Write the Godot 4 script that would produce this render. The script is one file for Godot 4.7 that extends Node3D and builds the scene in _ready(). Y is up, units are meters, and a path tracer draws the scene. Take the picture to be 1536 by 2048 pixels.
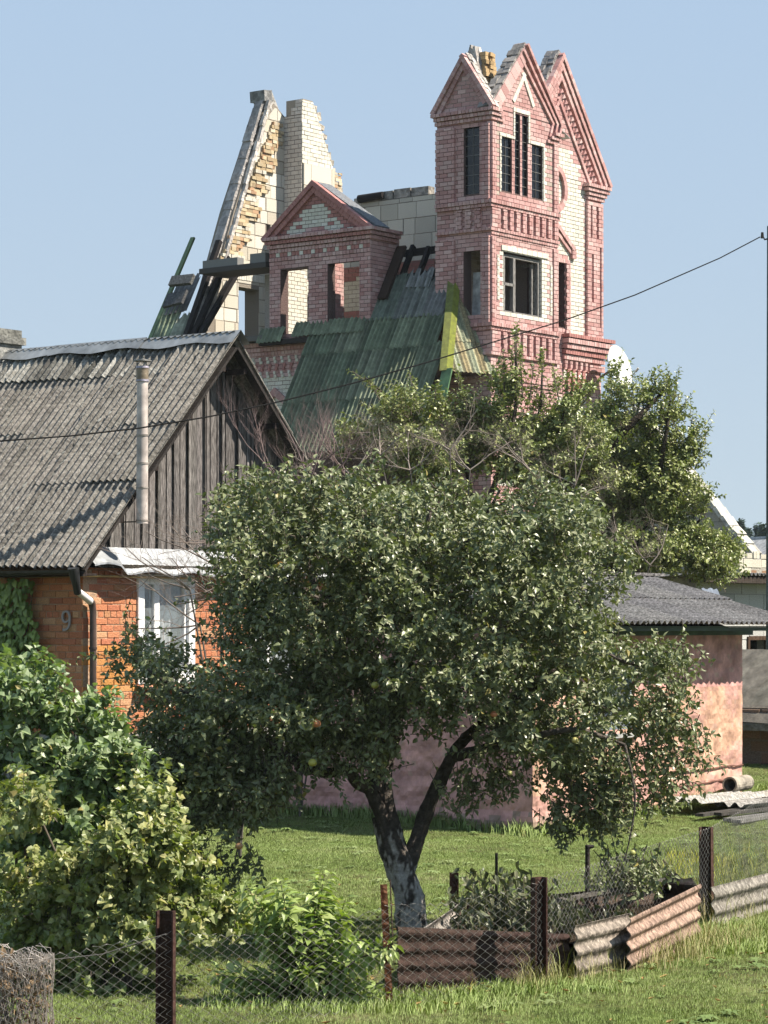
extends Node3D

const FOCAL := 5200.0
const EYE := 2.6
const TURN := 53.0          # every building of the village stands turned by this much

var rng := RandomNumberGenerator.new()
var M := {}
var used := {}
var camera_at := Vector3(0, EYE, 0)


# ------------------------------------------------------------------ mesh builder
class MB:
	var v := PackedVector3Array()
	var n := PackedVector3Array()
	var c := PackedColorArray()

	func tri(a: Vector3, b: Vector3, d: Vector3, col: Color) -> void:      # counter-clockwise seen from outside
		var nn := (b - a).cross(d - a)
		if nn.length_squared() < 1e-16:
			return
		nn = nn.normalized()
		v.append(a); v.append(d); v.append(b)
		n.append(nn); n.append(nn); n.append(nn)
		c.append(col); c.append(col); c.append(col)

	func quad(a: Vector3, b: Vector3, d: Vector3, e: Vector3, col: Color) -> void:
		tri(a, b, d, col)
		tri(a, d, e, col)

	func squad(a: Vector3, b: Vector3, d: Vector3, e: Vector3, na: Vector3, nb: Vector3, nd: Vector3, ne: Vector3, col: Color) -> void:
		v.append(a); v.append(d); v.append(b)
		v.append(a); v.append(e); v.append(d)
		n.append(na); n.append(nd); n.append(nb)
		n.append(na); n.append(ne); n.append(nd)
		for k in 6:
			c.append(col)

	func box(lo: Vector3, hi: Vector3, col: Color) -> void:
		obox(Transform3D(Basis.IDENTITY, (lo + hi) * 0.5), hi - lo, col)

	func obox(t: Transform3D, s: Vector3, col: Color) -> void:
		var h := s * 0.5
		var p := []
		for k in 8:
			p.append(t * Vector3(h.x if k & 1 else -h.x, h.y if k & 2 else -h.y, h.z if k & 4 else -h.z))
		quad(p[4], p[5], p[7], p[6], col)
		quad(p[1], p[0], p[2], p[3], col)
		quad(p[5], p[1], p[3], p[7], col)
		quad(p[0], p[4], p[6], p[2], col)
		quad(p[6], p[7], p[3], p[2], col)
		quad(p[0], p[1], p[5], p[4], col)

	func beam(a: Vector3, b: Vector3, w: float, h: float, col: Color, side := Vector3.UP) -> void:
		var y := (b - a).normalized()
		var x := y.cross(side)
		if x.length() < 0.01:
			x = y.cross(Vector3.RIGHT)
		x = x.normalized()
		obox(Transform3D(Basis(x, y, x.cross(y)), (a + b) * 0.5), Vector3(w, a.distance_to(b), h), col)

	func tube(pts: Array, rad: Array, sides: int, col: Color, caps := true) -> void:
		var prev: Array = []
		var pn: Array = []
		var x := Vector3.ZERO
		for i in pts.size():
			var d: Vector3 = (pts[min(i + 1, pts.size() - 1)] - pts[max(i - 1, 0)]).normalized()
			if x == Vector3.ZERO:
				x = d.cross(Vector3(0.31, 0.2, 0.93)).normalized()
			x = (x - d * d.dot(x)).normalized()
			var y := d.cross(x)
			var ring := []
			var rn := []
			for k in sides:
				var a := TAU * k / sides
				var o := x * cos(a) + y * sin(a)
				ring.append(pts[i] + o * float(rad[i]))
				rn.append(o)
			if i > 0:
				for k in sides:
					var k2 := (k + 1) % sides
					squad(prev[k], prev[k2], ring[k2], ring[k], pn[k], pn[k2], rn[k2], rn[k], col)
			if caps and i == 0:
				for k in range(1, sides - 1):
					tri(ring[0], ring[k + 1], ring[k], col)
			if caps and i == pts.size() - 1:
				for k in range(1, sides - 1):
					tri(ring[0], ring[k], ring[k + 1], col)
			prev = ring
			pn = rn

	func gquad(a: Vector3, b: Vector3, d: Vector3, e: Vector3, ca: Color, cb: Color, cd: Color, ce: Color) -> void:
		var i := c.size()
		quad(a, b, d, e, ca)
		if c.size() == i + 6:
			c[i + 1] = cd; c[i + 2] = cb
			c[i + 4] = ce; c[i + 5] = cd

	func mesh(m: Material) -> ArrayMesh:
		var am := ArrayMesh.new()
		if v.is_empty():
			return am
		var a := []
		a.resize(Mesh.ARRAY_MAX)
		a[Mesh.ARRAY_VERTEX] = v
		a[Mesh.ARRAY_NORMAL] = n
		a[Mesh.ARRAY_COLOR] = c
		am.add_surface_from_arrays(Mesh.PRIMITIVE_TRIANGLES, a)
		am.surface_set_material(0, m)
		return am


# ------------------------------------------------------------------ scene helpers
func at(x: float, y: float, d: float) -> Vector3:
	return Vector3((x - 768.0) / FOCAL * d, EYE + (1250.0 - y) / FOCAL * d, -d)

func numbered(called: String) -> String:
	if not used.has(called):
		used[called] = 0
		return called
	used[called] += 1
	return "%s_%03d" % [called, used[called]]

func tag(o: Node, label: String, category: String, group := "", kind := "") -> void:
	if label: o.set_meta("label", label)
	if category: o.set_meta("category", category)
	if group: o.set_meta("group", group)
	if kind: o.set_meta("kind", kind)

func thing(called: String, label: String, category: String, where := Vector3.ZERO, turn := 0.0, group := "") -> Node3D:
	var o := Node3D.new()
	o.name = numbered(called)
	add_child(o)
	o.position = where
	o.rotation_degrees.y = turn
	tag(o, label, category, group)
	return o

func build(called: String, mb: MB, m: Material, parent: Node = self) -> MeshInstance3D:
	var o := MeshInstance3D.new()
	o.mesh = mb.mesh(m)
	put(called, o, parent)
	return o

func put(called: String, o: Node3D, parent: Node = self) -> void:
	if parent == self:
		o.name = numbered(called)
	else:
		var key := "%d/%s" % [parent.get_instance_id(), called]
		used[key] = used.get(key, -1) + 1
		o.name = called if used[key] == 0 else "%s_%03d" % [called, used[key]]
	parent.add_child(o, true)

func inst(called: String, mesh: Mesh, t: Transform3D, parent: Node, m: Material = null) -> MeshInstance3D:
	var o := MeshInstance3D.new()
	o.mesh = mesh
	o.transform = t
	if m: o.material_override = m
	put(called, o, parent)
	return o

func lin(r: float, g: float, b: float, j := 0.0) -> Color:
	var k := 1.0 + rng.randf_range(-j, j)
	return Color(r * k, g * k * (1.0 + rng.randf_range(-j, j) * 0.15), b * k)

func vary(c: Color, j: float) -> Color:
	var k := 1.0 + rng.randf_range(-j, j)
	return Color(c.r * k, c.g * k, c.b * k)

func rnd(a: float, b: float) -> float:
	return rng.randf_range(a, b)

func ground_y(x: float, z: float) -> float:
	var d := -z
	var y := clampf((d - 32.0) * 0.045, 0.0, 0.5)
	if d > 70.0:
		y += (d - 70.0) * 0.004
	return y + 0.02 * sin(x * 1.3 + z * 0.7) * sin(z * 0.9 - x * 0.4)


# ------------------------------------------------------------------ textures and materials
func noise_tex(seed_: int, freq: float, lo: float, hi: float, octaves := 4, sx := 1.0, spots := 0.0) -> ImageTexture:
	var f := FastNoiseLite.new()
	f.seed = seed_
	f.noise_type = FastNoiseLite.TYPE_SIMPLEX_SMOOTH
	f.frequency = freq
	f.fractal_octaves = octaves
	f.fractal_gain = 0.6
	var f2 := FastNoiseLite.new()
	f2.seed = seed_ + 7
	f2.frequency = freq * 1.6
	f2.fractal_octaves = 3
	var s := 512
	var im := Image.create(s, s, true, Image.FORMAT_RGB8)
	for y in s:
		for x in s:
			# blend across the borders so that the tile closes
			var bx := float(x) / s
			var by := float(y) / s
			var wx := smoothstep(0.8, 1.0, bx)
			var wy := smoothstep(0.8, 1.0, by)
			var q := lerpf(lerpf(f.get_noise_2d(x * sx, y), f.get_noise_2d((x - s) * sx, y), wx), lerpf(f.get_noise_2d(x * sx, y - s), f.get_noise_2d((x - s) * sx, y - s), wx), wy)
			var g := clampf(lerpf(lo, hi, clampf(q * 0.9 + 0.5, 0.0, 1.0)), 0.0, 1.0)
			if spots > 0.0 and f2.get_noise_2d(x, y) > spots:
				g = minf(1.0, g * 1.45)
			im.set_pixel(x, y, Color(g, g, g))
	im.generate_mipmaps()
	return ImageTexture.create_from_image(im)

func bump_tex(seed_: int, freq: float, k: float) -> ImageTexture:
	var f := FastNoiseLite.new()
	f.seed = seed_
	f.frequency = freq
	f.fractal_octaves = 4
	var im: Image = f.get_seamless_image(256, 256)
	im.bump_map_to_normal_map(k)
	im.generate_mipmaps()
	return ImageTexture.create_from_image(im)

func mat(called: String, rough: float, tex: Texture2D = null, scale := 1.0, bump: Texture2D = null, bump_k := 1.0, spec := 0.5) -> StandardMaterial3D:
	var m := StandardMaterial3D.new()
	m.vertex_color_use_as_albedo = true
	m.roughness = rough
	m.metallic_specular = spec
	if tex:
		m.albedo_texture = tex
	if bump:
		m.normal_enabled = true
		m.normal_texture = bump
		m.normal_scale = bump_k
	if tex or bump:
		m.uv1_triplanar = true
		m.uv1_scale = Vector3.ONE * scale
	M[called] = m
	return m

func make_materials() -> void:
	var grain := noise_tex(1, 0.05, 0.8, 1.0, 5)
	var blotch := noise_tex(2, 0.012, 0.62, 1.0, 5)
	var lichen := noise_tex(3, 0.03, 0.5, 0.95, 5, 1.0, 0.28)
	var wood := noise_tex(4, 0.012, 0.45, 1.0, 4, 12.0)
	var stain := noise_tex(5, 0.016, 0.66, 1.0, 6)
	var rough_b := bump_tex(11, 0.06, 4.0)
	var fine_b := bump_tex(12, 0.12, 3.0)
	mat("brick", 0.85, grain, 1.3, rough_b, 0.5, 0.3)
	mat("mortar", 0.95, grain, 1.0, rough_b, 0.7, 0.2)
	mat("slate", 0.9, lichen, 0.7, fine_b, 0.6, 0.25)
	mat("green_slate", 0.75, stain, 0.35, fine_b, 0.4, 0.35)
	mat("wood", 0.9, wood, 0.7, null, 1.0, 0.2)
	mat("char", 0.8, grain, 2.0, rough_b, 1.0, 0.3)
	mat("plaster", 0.92, stain, 0.3, rough_b, 0.45, 0.25)
	mat("concrete", 0.92, blotch, 0.5, rough_b, 0.8, 0.25)
	mat("soil", 0.97, blotch, 0.25, rough_b, 1.0, 0.1)
	mat("paint", 0.45, blotch, 0.4, null, 1.0, 0.45)
	mat("white_paint", 0.4, null, 1.0, null, 1.0, 0.5)
	mat("zinc", 0.5, blotch, 0.35, fine_b, 0.3, 0.5).metallic = 0.35
	mat("rust", 0.85, stain, 0.9, rough_b, 0.8, 0.3)
	mat("wire", 0.55, null, 1.0, null, 1.0, 0.5).metallic = 0.5
	mat("bark", 0.95, stain, 1.6, rough_b, 1.6, 0.2)
	mat("twig", 0.9)
	mat("fruit", 0.4)
	mat("cloth", 0.9, blotch, 1.0)
	mat("cable", 0.8, null, 1.0, null, 1.0, 0.1)
	for spec in [["leaf", 0.38, 0.45, Color(0.24, 0.30, 0.07)], ["soft_leaf", 0.42, 0.5, Color(0.52, 0.62, 0.14)], ["grass", 0.6, 0.3, Color(0.22, 0.28, 0.04)], ["dry", 0.8, 0.2, Color(0.2, 0.17, 0.08)]]:
		var m := mat(spec[0], spec[1], null, 1.0, null, 1.0, spec[2])
		m.cull_mode = BaseMaterial3D.CULL_DISABLED
		m.backlight_enabled = true
		m.backlight = Color(spec[3].r, spec[3].g, spec[3].b).linear_to_srgb()
	var g := StandardMaterial3D.new()
	g.transparency = BaseMaterial3D.TRANSPARENCY_ALPHA
	g.albedo_color = Color(0.75, 0.8, 0.82, 0.12)
	g.roughness = 0.03
	M["glass"] = g
	var d := StandardMaterial3D.new()
	d.albedo_color = Color(0.03, 0.032, 0.035)
	d.roughness = 0.22
	M["dark_glass"] = d


# ------------------------------------------------------------------ masonry
# A frame is a plane of a building: origin, the direction to the right as seen from outside, up, and outwards.
func face_z(z: float) -> Dictionary:
	return {"o": Vector3(0, 0, z), "x": Vector3(1, 0, 0), "y": Vector3(0, 1, 0), "n": Vector3(0, 0, 1)}

func face_x(x: float) -> Dictionary:      # looks along -x, first coordinate is z
	return {"o": Vector3(x, 0, 0), "x": Vector3(0, 0, 1), "y": Vector3(0, 1, 0), "n": Vector3(-1, 0, 0)}

func on(fr: Dictionary, p: Vector2, d: float) -> Vector3:
	return fr.o + fr.x * p.x + fr.y * p.y + fr.n * d

func rect(x0: float, y0: float, x1: float, y1: float) -> PackedVector2Array:
	return PackedVector2Array([Vector2(x0, y0), Vector2(x1, y0), Vector2(x1, y1), Vector2(x0, y1)])

func clip(poly: PackedVector2Array, region: PackedVector2Array) -> PackedVector2Array:   # both convex and counter-clockwise
	var out := poly
	for i in region.size():
		var a := region[i]
		var e := region[(i + 1) % region.size()] - a
		var src := out
		out = PackedVector2Array()
		for k in src.size():
			var p := src[k]
			var q := src[(k + 1) % src.size()]
			var sp := e.cross(p - a)
			var sq := e.cross(q - a)
			if sp >= -1e-6:
				out.append(p)
			if (sp > 1e-6 and sq < -1e-6) or (sp < -1e-6 and sq > 1e-6):
				out.append(p.lerp(q, sp / (sp - sq)))
		if out.size() < 3:
			return PackedVector2Array()
	return out

func area(p: PackedVector2Array) -> float:
	var s := 0.0
	for i in p.size():
		s += p[i].cross(p[(i + 1) % p.size()])
	return s * 0.5

func prism(mb: MB, fr: Dictionary, poly: PackedVector2Array, d0: float, d1: float, col: Color, bevel := 0.0, back := false) -> void:
	var cnt := poly.size()
	var mid := Vector2.ZERO
	for p in poly:
		mid += p
	mid /= cnt
	var top := []
	for p in poly:
		if bevel > 0.0:
			var q: Vector2 = p - mid
			top.append(on(fr, mid + q - Vector2(signf(q.x) * minf(bevel, absf(q.x)), signf(q.y) * minf(bevel, absf(q.y))), d1))
		else:
			top.append(on(fr, p, d1))
	for i in range(1, cnt - 1):
		mb.tri(top[0], top[i], top[i + 1], col)
	for i in cnt:
		var j := (i + 1) % cnt
		var a := on(fr, poly[i], d0)
		var b := on(fr, poly[j], d0)
		if bevel > 0.0:
			var a1 := on(fr, poly[i], d1 - bevel)
			var b1 := on(fr, poly[j], d1 - bevel)
			mb.quad(a, b, b1, a1, col)
			mb.quad(a1, b1, top[j], top[i], col)
		else:
			mb.quad(a, b, top[j], top[i], col)
	if back:
		for i in range(1, cnt - 1):
			mb.tri(on(fr, poly[0], d0), on(fr, poly[i + 1], d0), on(fr, poly[i], d0), col)

# the body of a wall: a slab behind the brick faces, with its openings
func slab(mb: MB, fr: Dictionary, region: PackedVector2Array, holes: Array, thick: float, col: Color, front := -0.012) -> void:
	var ys := []
	var lo := region[0]
	var hi := region[0]
	for p in region:
		ys.append(p.y)
		lo = lo.min(p)
		hi = hi.max(p)
	for h in holes:
		ys.append(clampf(h.position.y, lo.y, hi.y))
		ys.append(clampf(h.end.y, lo.y, hi.y))
	ys.sort()
	for i in ys.size() - 1:
		if ys[i + 1] - ys[i] < 0.001:
			continue
		var ym: float = (ys[i] + ys[i + 1]) * 0.5
		var xs := []
		for h in holes:
			if h.position.y < ym and h.end.y > ym:
				xs.append([h.position.x, h.end.x])
		xs.sort()
		var x := lo.x - 1.0
		var spans := []
		for s in xs:
			spans.append([x, s[0]])
			x = s[1]
		spans.append([x, hi.x + 1.0])
		for s in spans:
			if s[1] - s[0] < 0.001:
				continue
			var q := clip(rect(s[0], ys[i], s[1], ys[i + 1]), region)
			for k in range(1, q.size() - 1):
				mb.tri(on(fr, q[0], front), on(fr, q[k], front), on(fr, q[k + 1], front), col)
				mb.tri(on(fr, q[0], -thick), on(fr, q[k + 1], -thick), on(fr, q[k], -thick), col)
	for i in region.size():
		var a := region[i]
		var b := region[(i + 1) % region.size()]
		mb.quad(on(fr, a, -thick), on(fr, b, -thick), on(fr, b, front), on(fr, a, front), col)
	for h in holes:
		var r := rect(h.position.x, h.position.y, h.end.x, h.end.y)
		for i in 4:
			mb.quad(on(fr, r[(i + 1) % 4], -thick), on(fr, r[i], -thick), on(fr, r[i], front), on(fr, r[(i + 1) % 4], front), col)

class Wall:
	var node: MeshInstance3D
	var mb: MB
	var pieces := []

var walls := []

func new_wall(called: String, parent: Node, body: MB, m: Material) -> Wall:
	var w := Wall.new()
	w.node = build(called, body, m, parent)
	w.mb = MB.new()
	walls.append(w)
	return w

func lay(w: Wall, fr: Dictionary, poly: PackedVector2Array, d0: float, d1: float, col: Color) -> void:
	if poly.size() >= 3 and area(poly) > 0.0004:
		w.pieces.append([fr, poly, d0, d1, col])

# courses of bricks; o: course, len, joint, depth, jit, header (every n-th course), tint (Callable x, y -> Color)
func bricks(w: Wall, fr: Dictionary, region: PackedVector2Array, holes: Array, o: Dictionary) -> void:
	var lo := region[0]
	var hi := region[0]
	for p in region:
		lo = lo.min(p)
		hi = hi.max(p)
	var ch: float = o.get("course", 0.122)
	var bl: float = o.get("len", 0.29)
	var jt: float = o.get("joint", 0.016)
	var dep: float = o.get("depth", 0.0)
	var jit: float = o.get("jit", 0.003)
	var wild: float = o.get("wild", 0.0)
	var tint: Callable = o.tint
	var simple := region.size() == 4 and absf(region[0].y - region[1].y) < 0.001 and absf(region[1].x - region[2].x) < 0.001
	var rows := int(ceil((hi.y - lo.y) / ch - 0.05))
	if o.has("fit"):
		ch = (hi.y - lo.y) / maxf(1.0, rows)
	for j in rows:
		var y0 := lo.y + j * ch
		var y1 := minf(y0 + ch, hi.y) - jt
		if y1 - y0 < 0.012:
			continue
		var ym := (y0 + y1) * 0.5
		var l := bl
		if o.has("header") and j % int(o.header) == int(o.header) - 1:
			l = bl * 0.5
		var cuts := []
		for h in holes:
			if h.position.y < ym and h.end.y > ym:
				cuts.append([h.position.x, h.end.x])
		cuts.sort()
		var spans := []
		var x := lo.x
		for c in cuts:
			spans.append([x, c[0]])
			x = c[1]
		spans.append([x, hi.x])
		for s in spans:
			if s[1] - s[0] < 0.02:
				continue
			var start: float = floor(s[0] / l) * l - (l * 0.5 if j % 2 == 1 else 0.0) - (l if wild > 0.0 else 0.0)
			var bx := start
			while bx < s[1]:
				var ll := l * (1.0 + rnd(-wild, wild))
				var x0 := maxf(bx, s[0])
				var x1 := minf(bx + ll, s[1]) - jt
				bx += ll
				if x1 - x0 < 0.025:
					continue
				var q := rect(x0 + rnd(-jit, jit) * 0.5, y0 + rnd(-jit, jit) * 0.5, x1 + rnd(-jit, jit) * 0.5, y1 + rnd(-jit, jit) * 0.5)
				if not simple:
					q = clip(q, region)
				if q.size() >= 3:
					lay(w, fr, q, -0.02, dep + rnd(-jit, jit), tint.call((x0 + x1) * 0.5, ym))

# a moulding of bricks laid along a line
func rib(w: Wall, fr: Dictionary, a: Vector2, b: Vector2, width: float, d1: float, tint: Callable, step := 0.125) -> void:
	var dir := (b - a).normalized()
	var nn := Vector2(-dir.y, dir.x) * width
	var cnt := maxi(1, int(round(a.distance_to(b) / step)))
	for i in cnt:
		var p := a.lerp(b, float(i) / cnt)
		var q := a.lerp(b, float(i + 1) / cnt) - dir * 0.008
		var poly := PackedVector2Array([p, q, q + nn, p + nn])
		if area(poly) < 0.0:
			poly.reverse()
		var m := (p + q) * 0.5
		lay(w, fr, poly, -0.03, d1 + rnd(-0.004, 0.004), tint.call(m.x, m.y))

# the largest pieces in view become parts, all others one mesh per wall
func flush_walls(limit: int, seen: Rect2, bevel: float, called := "brick") -> void:
	var scored := []
	for wi in walls.size():
		var w: Wall = walls[wi]
		var t := w.node.global_transform
		for pi in w.pieces.size():
			var p = w.pieces[pi]
			var mid := Vector2.ZERO
			for q in p[1]:
				mid += q
			mid /= p[1].size()
			var g: Vector3 = t * on(p[0], mid, p[3])
			var nn: Vector3 = t.basis * p[0].n
			var d := -g.z
			var facing := nn.dot((camera_at - g).normalized())
			var px := Vector2(768.0 + g.x / d * FOCAL, 1250.0 - (g.y - EYE) / d * FOCAL)
			if facing > 0.05 and seen.has_point(px):
				scored.append([-facing * area(p[1]) / (d * d), wi, pi])
	scored.sort()
	var chosen := {}
	for i in mini(limit, scored.size()):
		chosen[Vector2i(scored[i][1], scored[i][2])] = true
	for wi in walls.size():
		var w: Wall = walls[wi]
		for pi in w.pieces.size():
			var p = w.pieces[pi]
			if chosen.has(Vector2i(wi, pi)):
				var one := MB.new()
				prism(one, p[0], p[1], p[2], p[3], p[4], bevel)
				build(called, one, M.brick, w.node)
			else:
				prism(w.mb, p[0], p[1], p[2], p[3], p[4], bevel)
		if w.mb.v.size():
			var rest := build("brickwork", w.mb, M.brick, w.node)
			rest.set_meta("kind", "stuff")
	walls.clear()


# ------------------------------------------------------------------ corrugated sheet: x across, y up the slope, z outwards
func sheet(w: float, l: float, period: float, amp: float, col: Color, streak := 0.15, ragged := 0.0, rag_seed := 1, thick := 0.008, along := false) -> MB:
	var mb := MB.new()
	var r := RandomNumberGenerator.new()
	r.seed = rag_seed
	var per := 6
	var nx := int(round(w / period * per))
	var ny := 5 if ragged > 0.0 else 3
	var cols := []
	for i in nx / per + 2:
		cols.append(1.0 + r.randf_range(-streak, streak))
	var tops := []
	for i in nx + 1:
		tops.append(l - (r.randf() * r.randf() * ragged if ragged > 0.0 else 0.0))
	var sag := r.randf_range(-0.008, 0.008)
	var P := func(i: int, j: int) -> Vector3:
		var x := w * i / nx
		var y: float = tops[i] * j / ny
		return Vector3(x, y, amp * sin(TAU * x / period) + sag * sin(PI * j / ny))
	for i in nx:
		for j in ny:
			var x0 := w * i / nx
			var x1 := w * (i + 1) / nx
			var n0 := Vector3(-amp * TAU / period * cos(TAU * x0 / period), 0, 1).normalized()
			var n1 := Vector3(-amp * TAU / period * cos(TAU * x1 / period), 0, 1).normalized()
			var f: float = cols[(i + per / 4) / per] * (1.0 + r.randf_range(-0.06, 0.06))
			var c := Color(col.r * f, col.g * f, col.b * f)
			var a: Vector3 = P.call(i, j)
			var b: Vector3 = P.call(i + 1, j)
			var d: Vector3 = P.call(i + 1, j + 1)
			var e: Vector3 = P.call(i, j + 1)
			mb.squad(a, b, d, e, n0, n1, n1, n0, c)
			var k := Vector3(0, 0, -thick)
			mb.squad(b + k, a + k, e + k, d + k, -n1, -n0, -n0, -n1, c)
			if j == 0:
				mb.quad(a + k, b + k, b, a, c)
			if j == ny - 1:
				mb.quad(d + k, e + k, e, d, c)
	for s in [0, nx]:
		for j in ny:
			var a: Vector3 = P.call(s, j)
			var e: Vector3 = P.call(s, j + 1)
			var k := Vector3(0, 0, -thick)
			if s == 0:
				mb.quad(a + k, a, e, e + k, col)
			else:
				mb.quad(a, a + k, e + k, e, col)
	return mb

# a frame for sheets: lower left corner, direction across, direction up the slope
func slope(o: Vector3, across: Vector3, up: Vector3) -> Transform3D:
	var x := across.normalized()
	var y := up.normalized()
	return Transform3D(Basis(x, y, x.cross(y).normalized()), o)


# ------------------------------------------------------------------ foliage
# a leaf along +y with its stem end at the origin, upper side +z
func leaf_mesh(l: float, w: float, fold: float, curl: float, m: Material, lobes := false) -> ArrayMesh:
	var mb := MB.new()
	var white := Color.WHITE
	if lobes:
		var out := [Vector2(0, 0.05), Vector2(0.40, -0.06), Vector2(0.42, 0.18), Vector2(0.64, 0.40), Vector2(0.44, 0.52), Vector2(0.38, 0.76), Vector2(0, 1.0), Vector2(-0.38, 0.76), Vector2(-0.44, 0.52), Vector2(-0.64, 0.40), Vector2(-0.42, 0.18), Vector2(-0.40, -0.06)]
		var pts := []
		for p in out:
			pts.append(Vector3(p.x * w, p.y * l, fold * absf(p.x) * w - curl * p.y * p.y * l))
		var mid := Vector3(0, 0.38 * l, 0)
		for i in pts.size():
			mb.tri(mid, pts[i], pts[(i + 1) % pts.size()], white)
		return mb.mesh(m)
	var st := [0.0, 0.3, 0.62, 1.0]
	var ww := [0.04, 0.5, 0.42, 0.0]
	var mids := []
	var le := []
	var ri := []
	for i in 4:
		var y: float = st[i]
		var mid := Vector3(0, y * l, -curl * y * y * l)
		mids.append(mid)
		le.append(mid + Vector3(-ww[i] * w, 0, fold * ww[i] * w))
		ri.append(mid + Vector3(ww[i] * w, 0, fold * ww[i] * w))
	for i in 3:
		mb.quad(mids[i], mids[i + 1], le[i + 1], le[i], white)
		mb.quad(ri[i], ri[i + 1], mids[i + 1], mids[i], white)
	return mb.mesh(m)

func leaf_basis(dir: Vector3, up: Vector3, s: float) -> Basis:
	var y := dir.normalized()
	var x := y.cross(up)
	if x.length() < 0.05:
		x = y.cross(Vector3(0.3, 0.1, 0.9))
	x = x.normalized()
	return Basis(x * s, y * s, x.cross(y) * s)

func rand_dir() -> Vector3:
	return Vector3(rng.randfn(), rng.randfn(), rng.randfn()).normalized()

class Crown:
	var xf := []
	var col := []
	var twigs := MB.new()

# clumps: [px, py, rx, ry, depth of centre, half depth]; leafy twigs fill them
func fill(cr: Crown, clumps: Array, o: Dictionary) -> void:
	var mid: Vector3 = o.mid
	for c in clumps:
		var d: float = c[4]
		var k := d / FOCAL
		var centre := at(c[0], c[1], d)
		var r := Vector3(c[2] * k, c[3] * k, c[5])
		var cnt := int(float(o.density) * (r.x * r.y + r.x * r.z + r.y * r.z) * 4.0)
		var left := 0
		var spray := Vector3.ZERO
		for i in cnt:
			if left <= 0:       # twigs grow in sprays with gaps between them
				left = rng.randi_range(5, 16)
				var q := rand_dir() * pow(rng.randf(), 0.42)
				spray = centre + Vector3(q.x * r.x, q.y * r.y, q.z * r.z)
			left -= 1
			var p: Vector3 = spray + Vector3(rng.randfn(), rng.randfn() * 0.7, rng.randfn()) * float(o.get("spread", 0.1))
			var outw := ((p - mid).normalized() * 0.5 + (p - centre).normalized() * 0.5)
			var dir: Vector3 = (outw * float(o.get("out", 0.8)) + Vector3.UP * float(o.get("up", 0.2)) + rand_dir() * 0.55).normalized()
			twig(cr, p, dir, rnd(o.len[0], o.len[1]), o)

func twig(cr: Crown, p: Vector3, dir: Vector3, length: float, o: Dictionary) -> void:
	var gap: float = o.gap
	var n := int(length / gap)
	var pos := p - dir * length * 0.6
	var pts := [pos]
	var d := dir
	var spin := rnd(0, TAU)
	var bend: float = o.get("droop", 0.12)
	var tone := rng.randf()
	for i in n:
		d = (d + Vector3.DOWN * bend * 0.15 + rand_dir() * 0.08).normalized()
		pos += d * gap
		pts.append(pos)
		if i < 1:
			continue
		spin += 2.4
		var side := d.cross(Vector3(0.2, 0.9, 0.35)).normalized()
		var around := side.rotated(d, spin)
		var ld := (d * 0.55 + around * 0.85 + Vector3.UP * rnd(-0.25, 0.2)).normalized()
		var up := (Vector3.UP * 0.8 + d * 0.3 + rand_dir() * 0.75).normalized()
		cr.xf.append(Transform3D(leaf_basis(ld, up, rnd(0.5, 1.25)), pos))
		cr.col.append(leaf_colour(o.tones, tone))
	var last := pts.size() - 1
	if last >= 2 and o.get("wood", 1.0) > rng.randf():
		var a: float = o.get("twig_r", 0.004)
		cr.twigs.tube([pts[0], pts[last / 2], pts[last]], [a, a * 0.7, a * 0.4], 3, o.get("twig_col", Color(0.10, 0.08, 0.06)), false)

func leaf_colour(tones: Array, tone: float) -> Color:
	var t := clampf(tone * 0.6 + rng.randf() * 0.4, 0.0, 0.999) * (tones.size() - 1)
	var i := int(t)
	var c: Color = tones[i].lerp(tones[i + 1], t - i)
	if rng.randf() < 0.006:
		c = Color(0.30, 0.25, 0.08)
	return vary(c, 0.18)

# leaves of a plant: the nearest ones as parts, the others as one part
func hang(cr: Crown, parent: Node3D, mesh: Mesh, single: int, sub := "leaf", name_all := "foliage") -> void:
	var order := []
	var inv := parent.global_transform.affine_inverse()
	for i in cr.xf.size():
		order.append([(cr.xf[i].origin - camera_at).length_squared(), i])
	if single > 0:
		order.sort()
	var few := mini(single, order.size())
	var tones := {}
	for k in few:
		# every other of the nearest ones, so that the single leaves spread over the front
		var i: int = order[k][1]
		var c: Color = cr.col[i]
		var key := Vector3i(int(c.r * 40.0), int(c.g * 40.0), int(c.b * 40.0))
		if not tones.has(key):
			var base: StandardMaterial3D = mesh.surface_get_material(0).duplicate()
			base.albedo_color = Color(c.r, c.g, c.b).linear_to_srgb()
			tones[key] = base
		inst(sub, mesh, inv * cr.xf[i], parent, tones[key])
	var mm := MultiMesh.new()
	mm.transform_format = MultiMesh.TRANSFORM_3D
	mm.use_colors = true
	mm.mesh = mesh
	mm.instance_count = order.size() - few
	for k in range(few, order.size()):
		var i: int = order[k][1]
		mm.set_instance_transform(k - few, inv * cr.xf[i])
		mm.set_instance_color(k - few, cr.col[i])
	var o := MultiMeshInstance3D.new()
	o.multimesh = mm
	o.set_meta("kind", "stuff")
	put(name_all, o, parent)

# wood in world coordinates hung under a thing that stands elsewhere
func wood_part(called: String, mb: MB, m: Material, parent: Node3D) -> MeshInstance3D:
	var inv := parent.global_transform.affine_inverse()
	for i in mb.v.size():
		mb.v[i] = inv * mb.v[i]
	return build(called, mb, m, parent)

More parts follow.
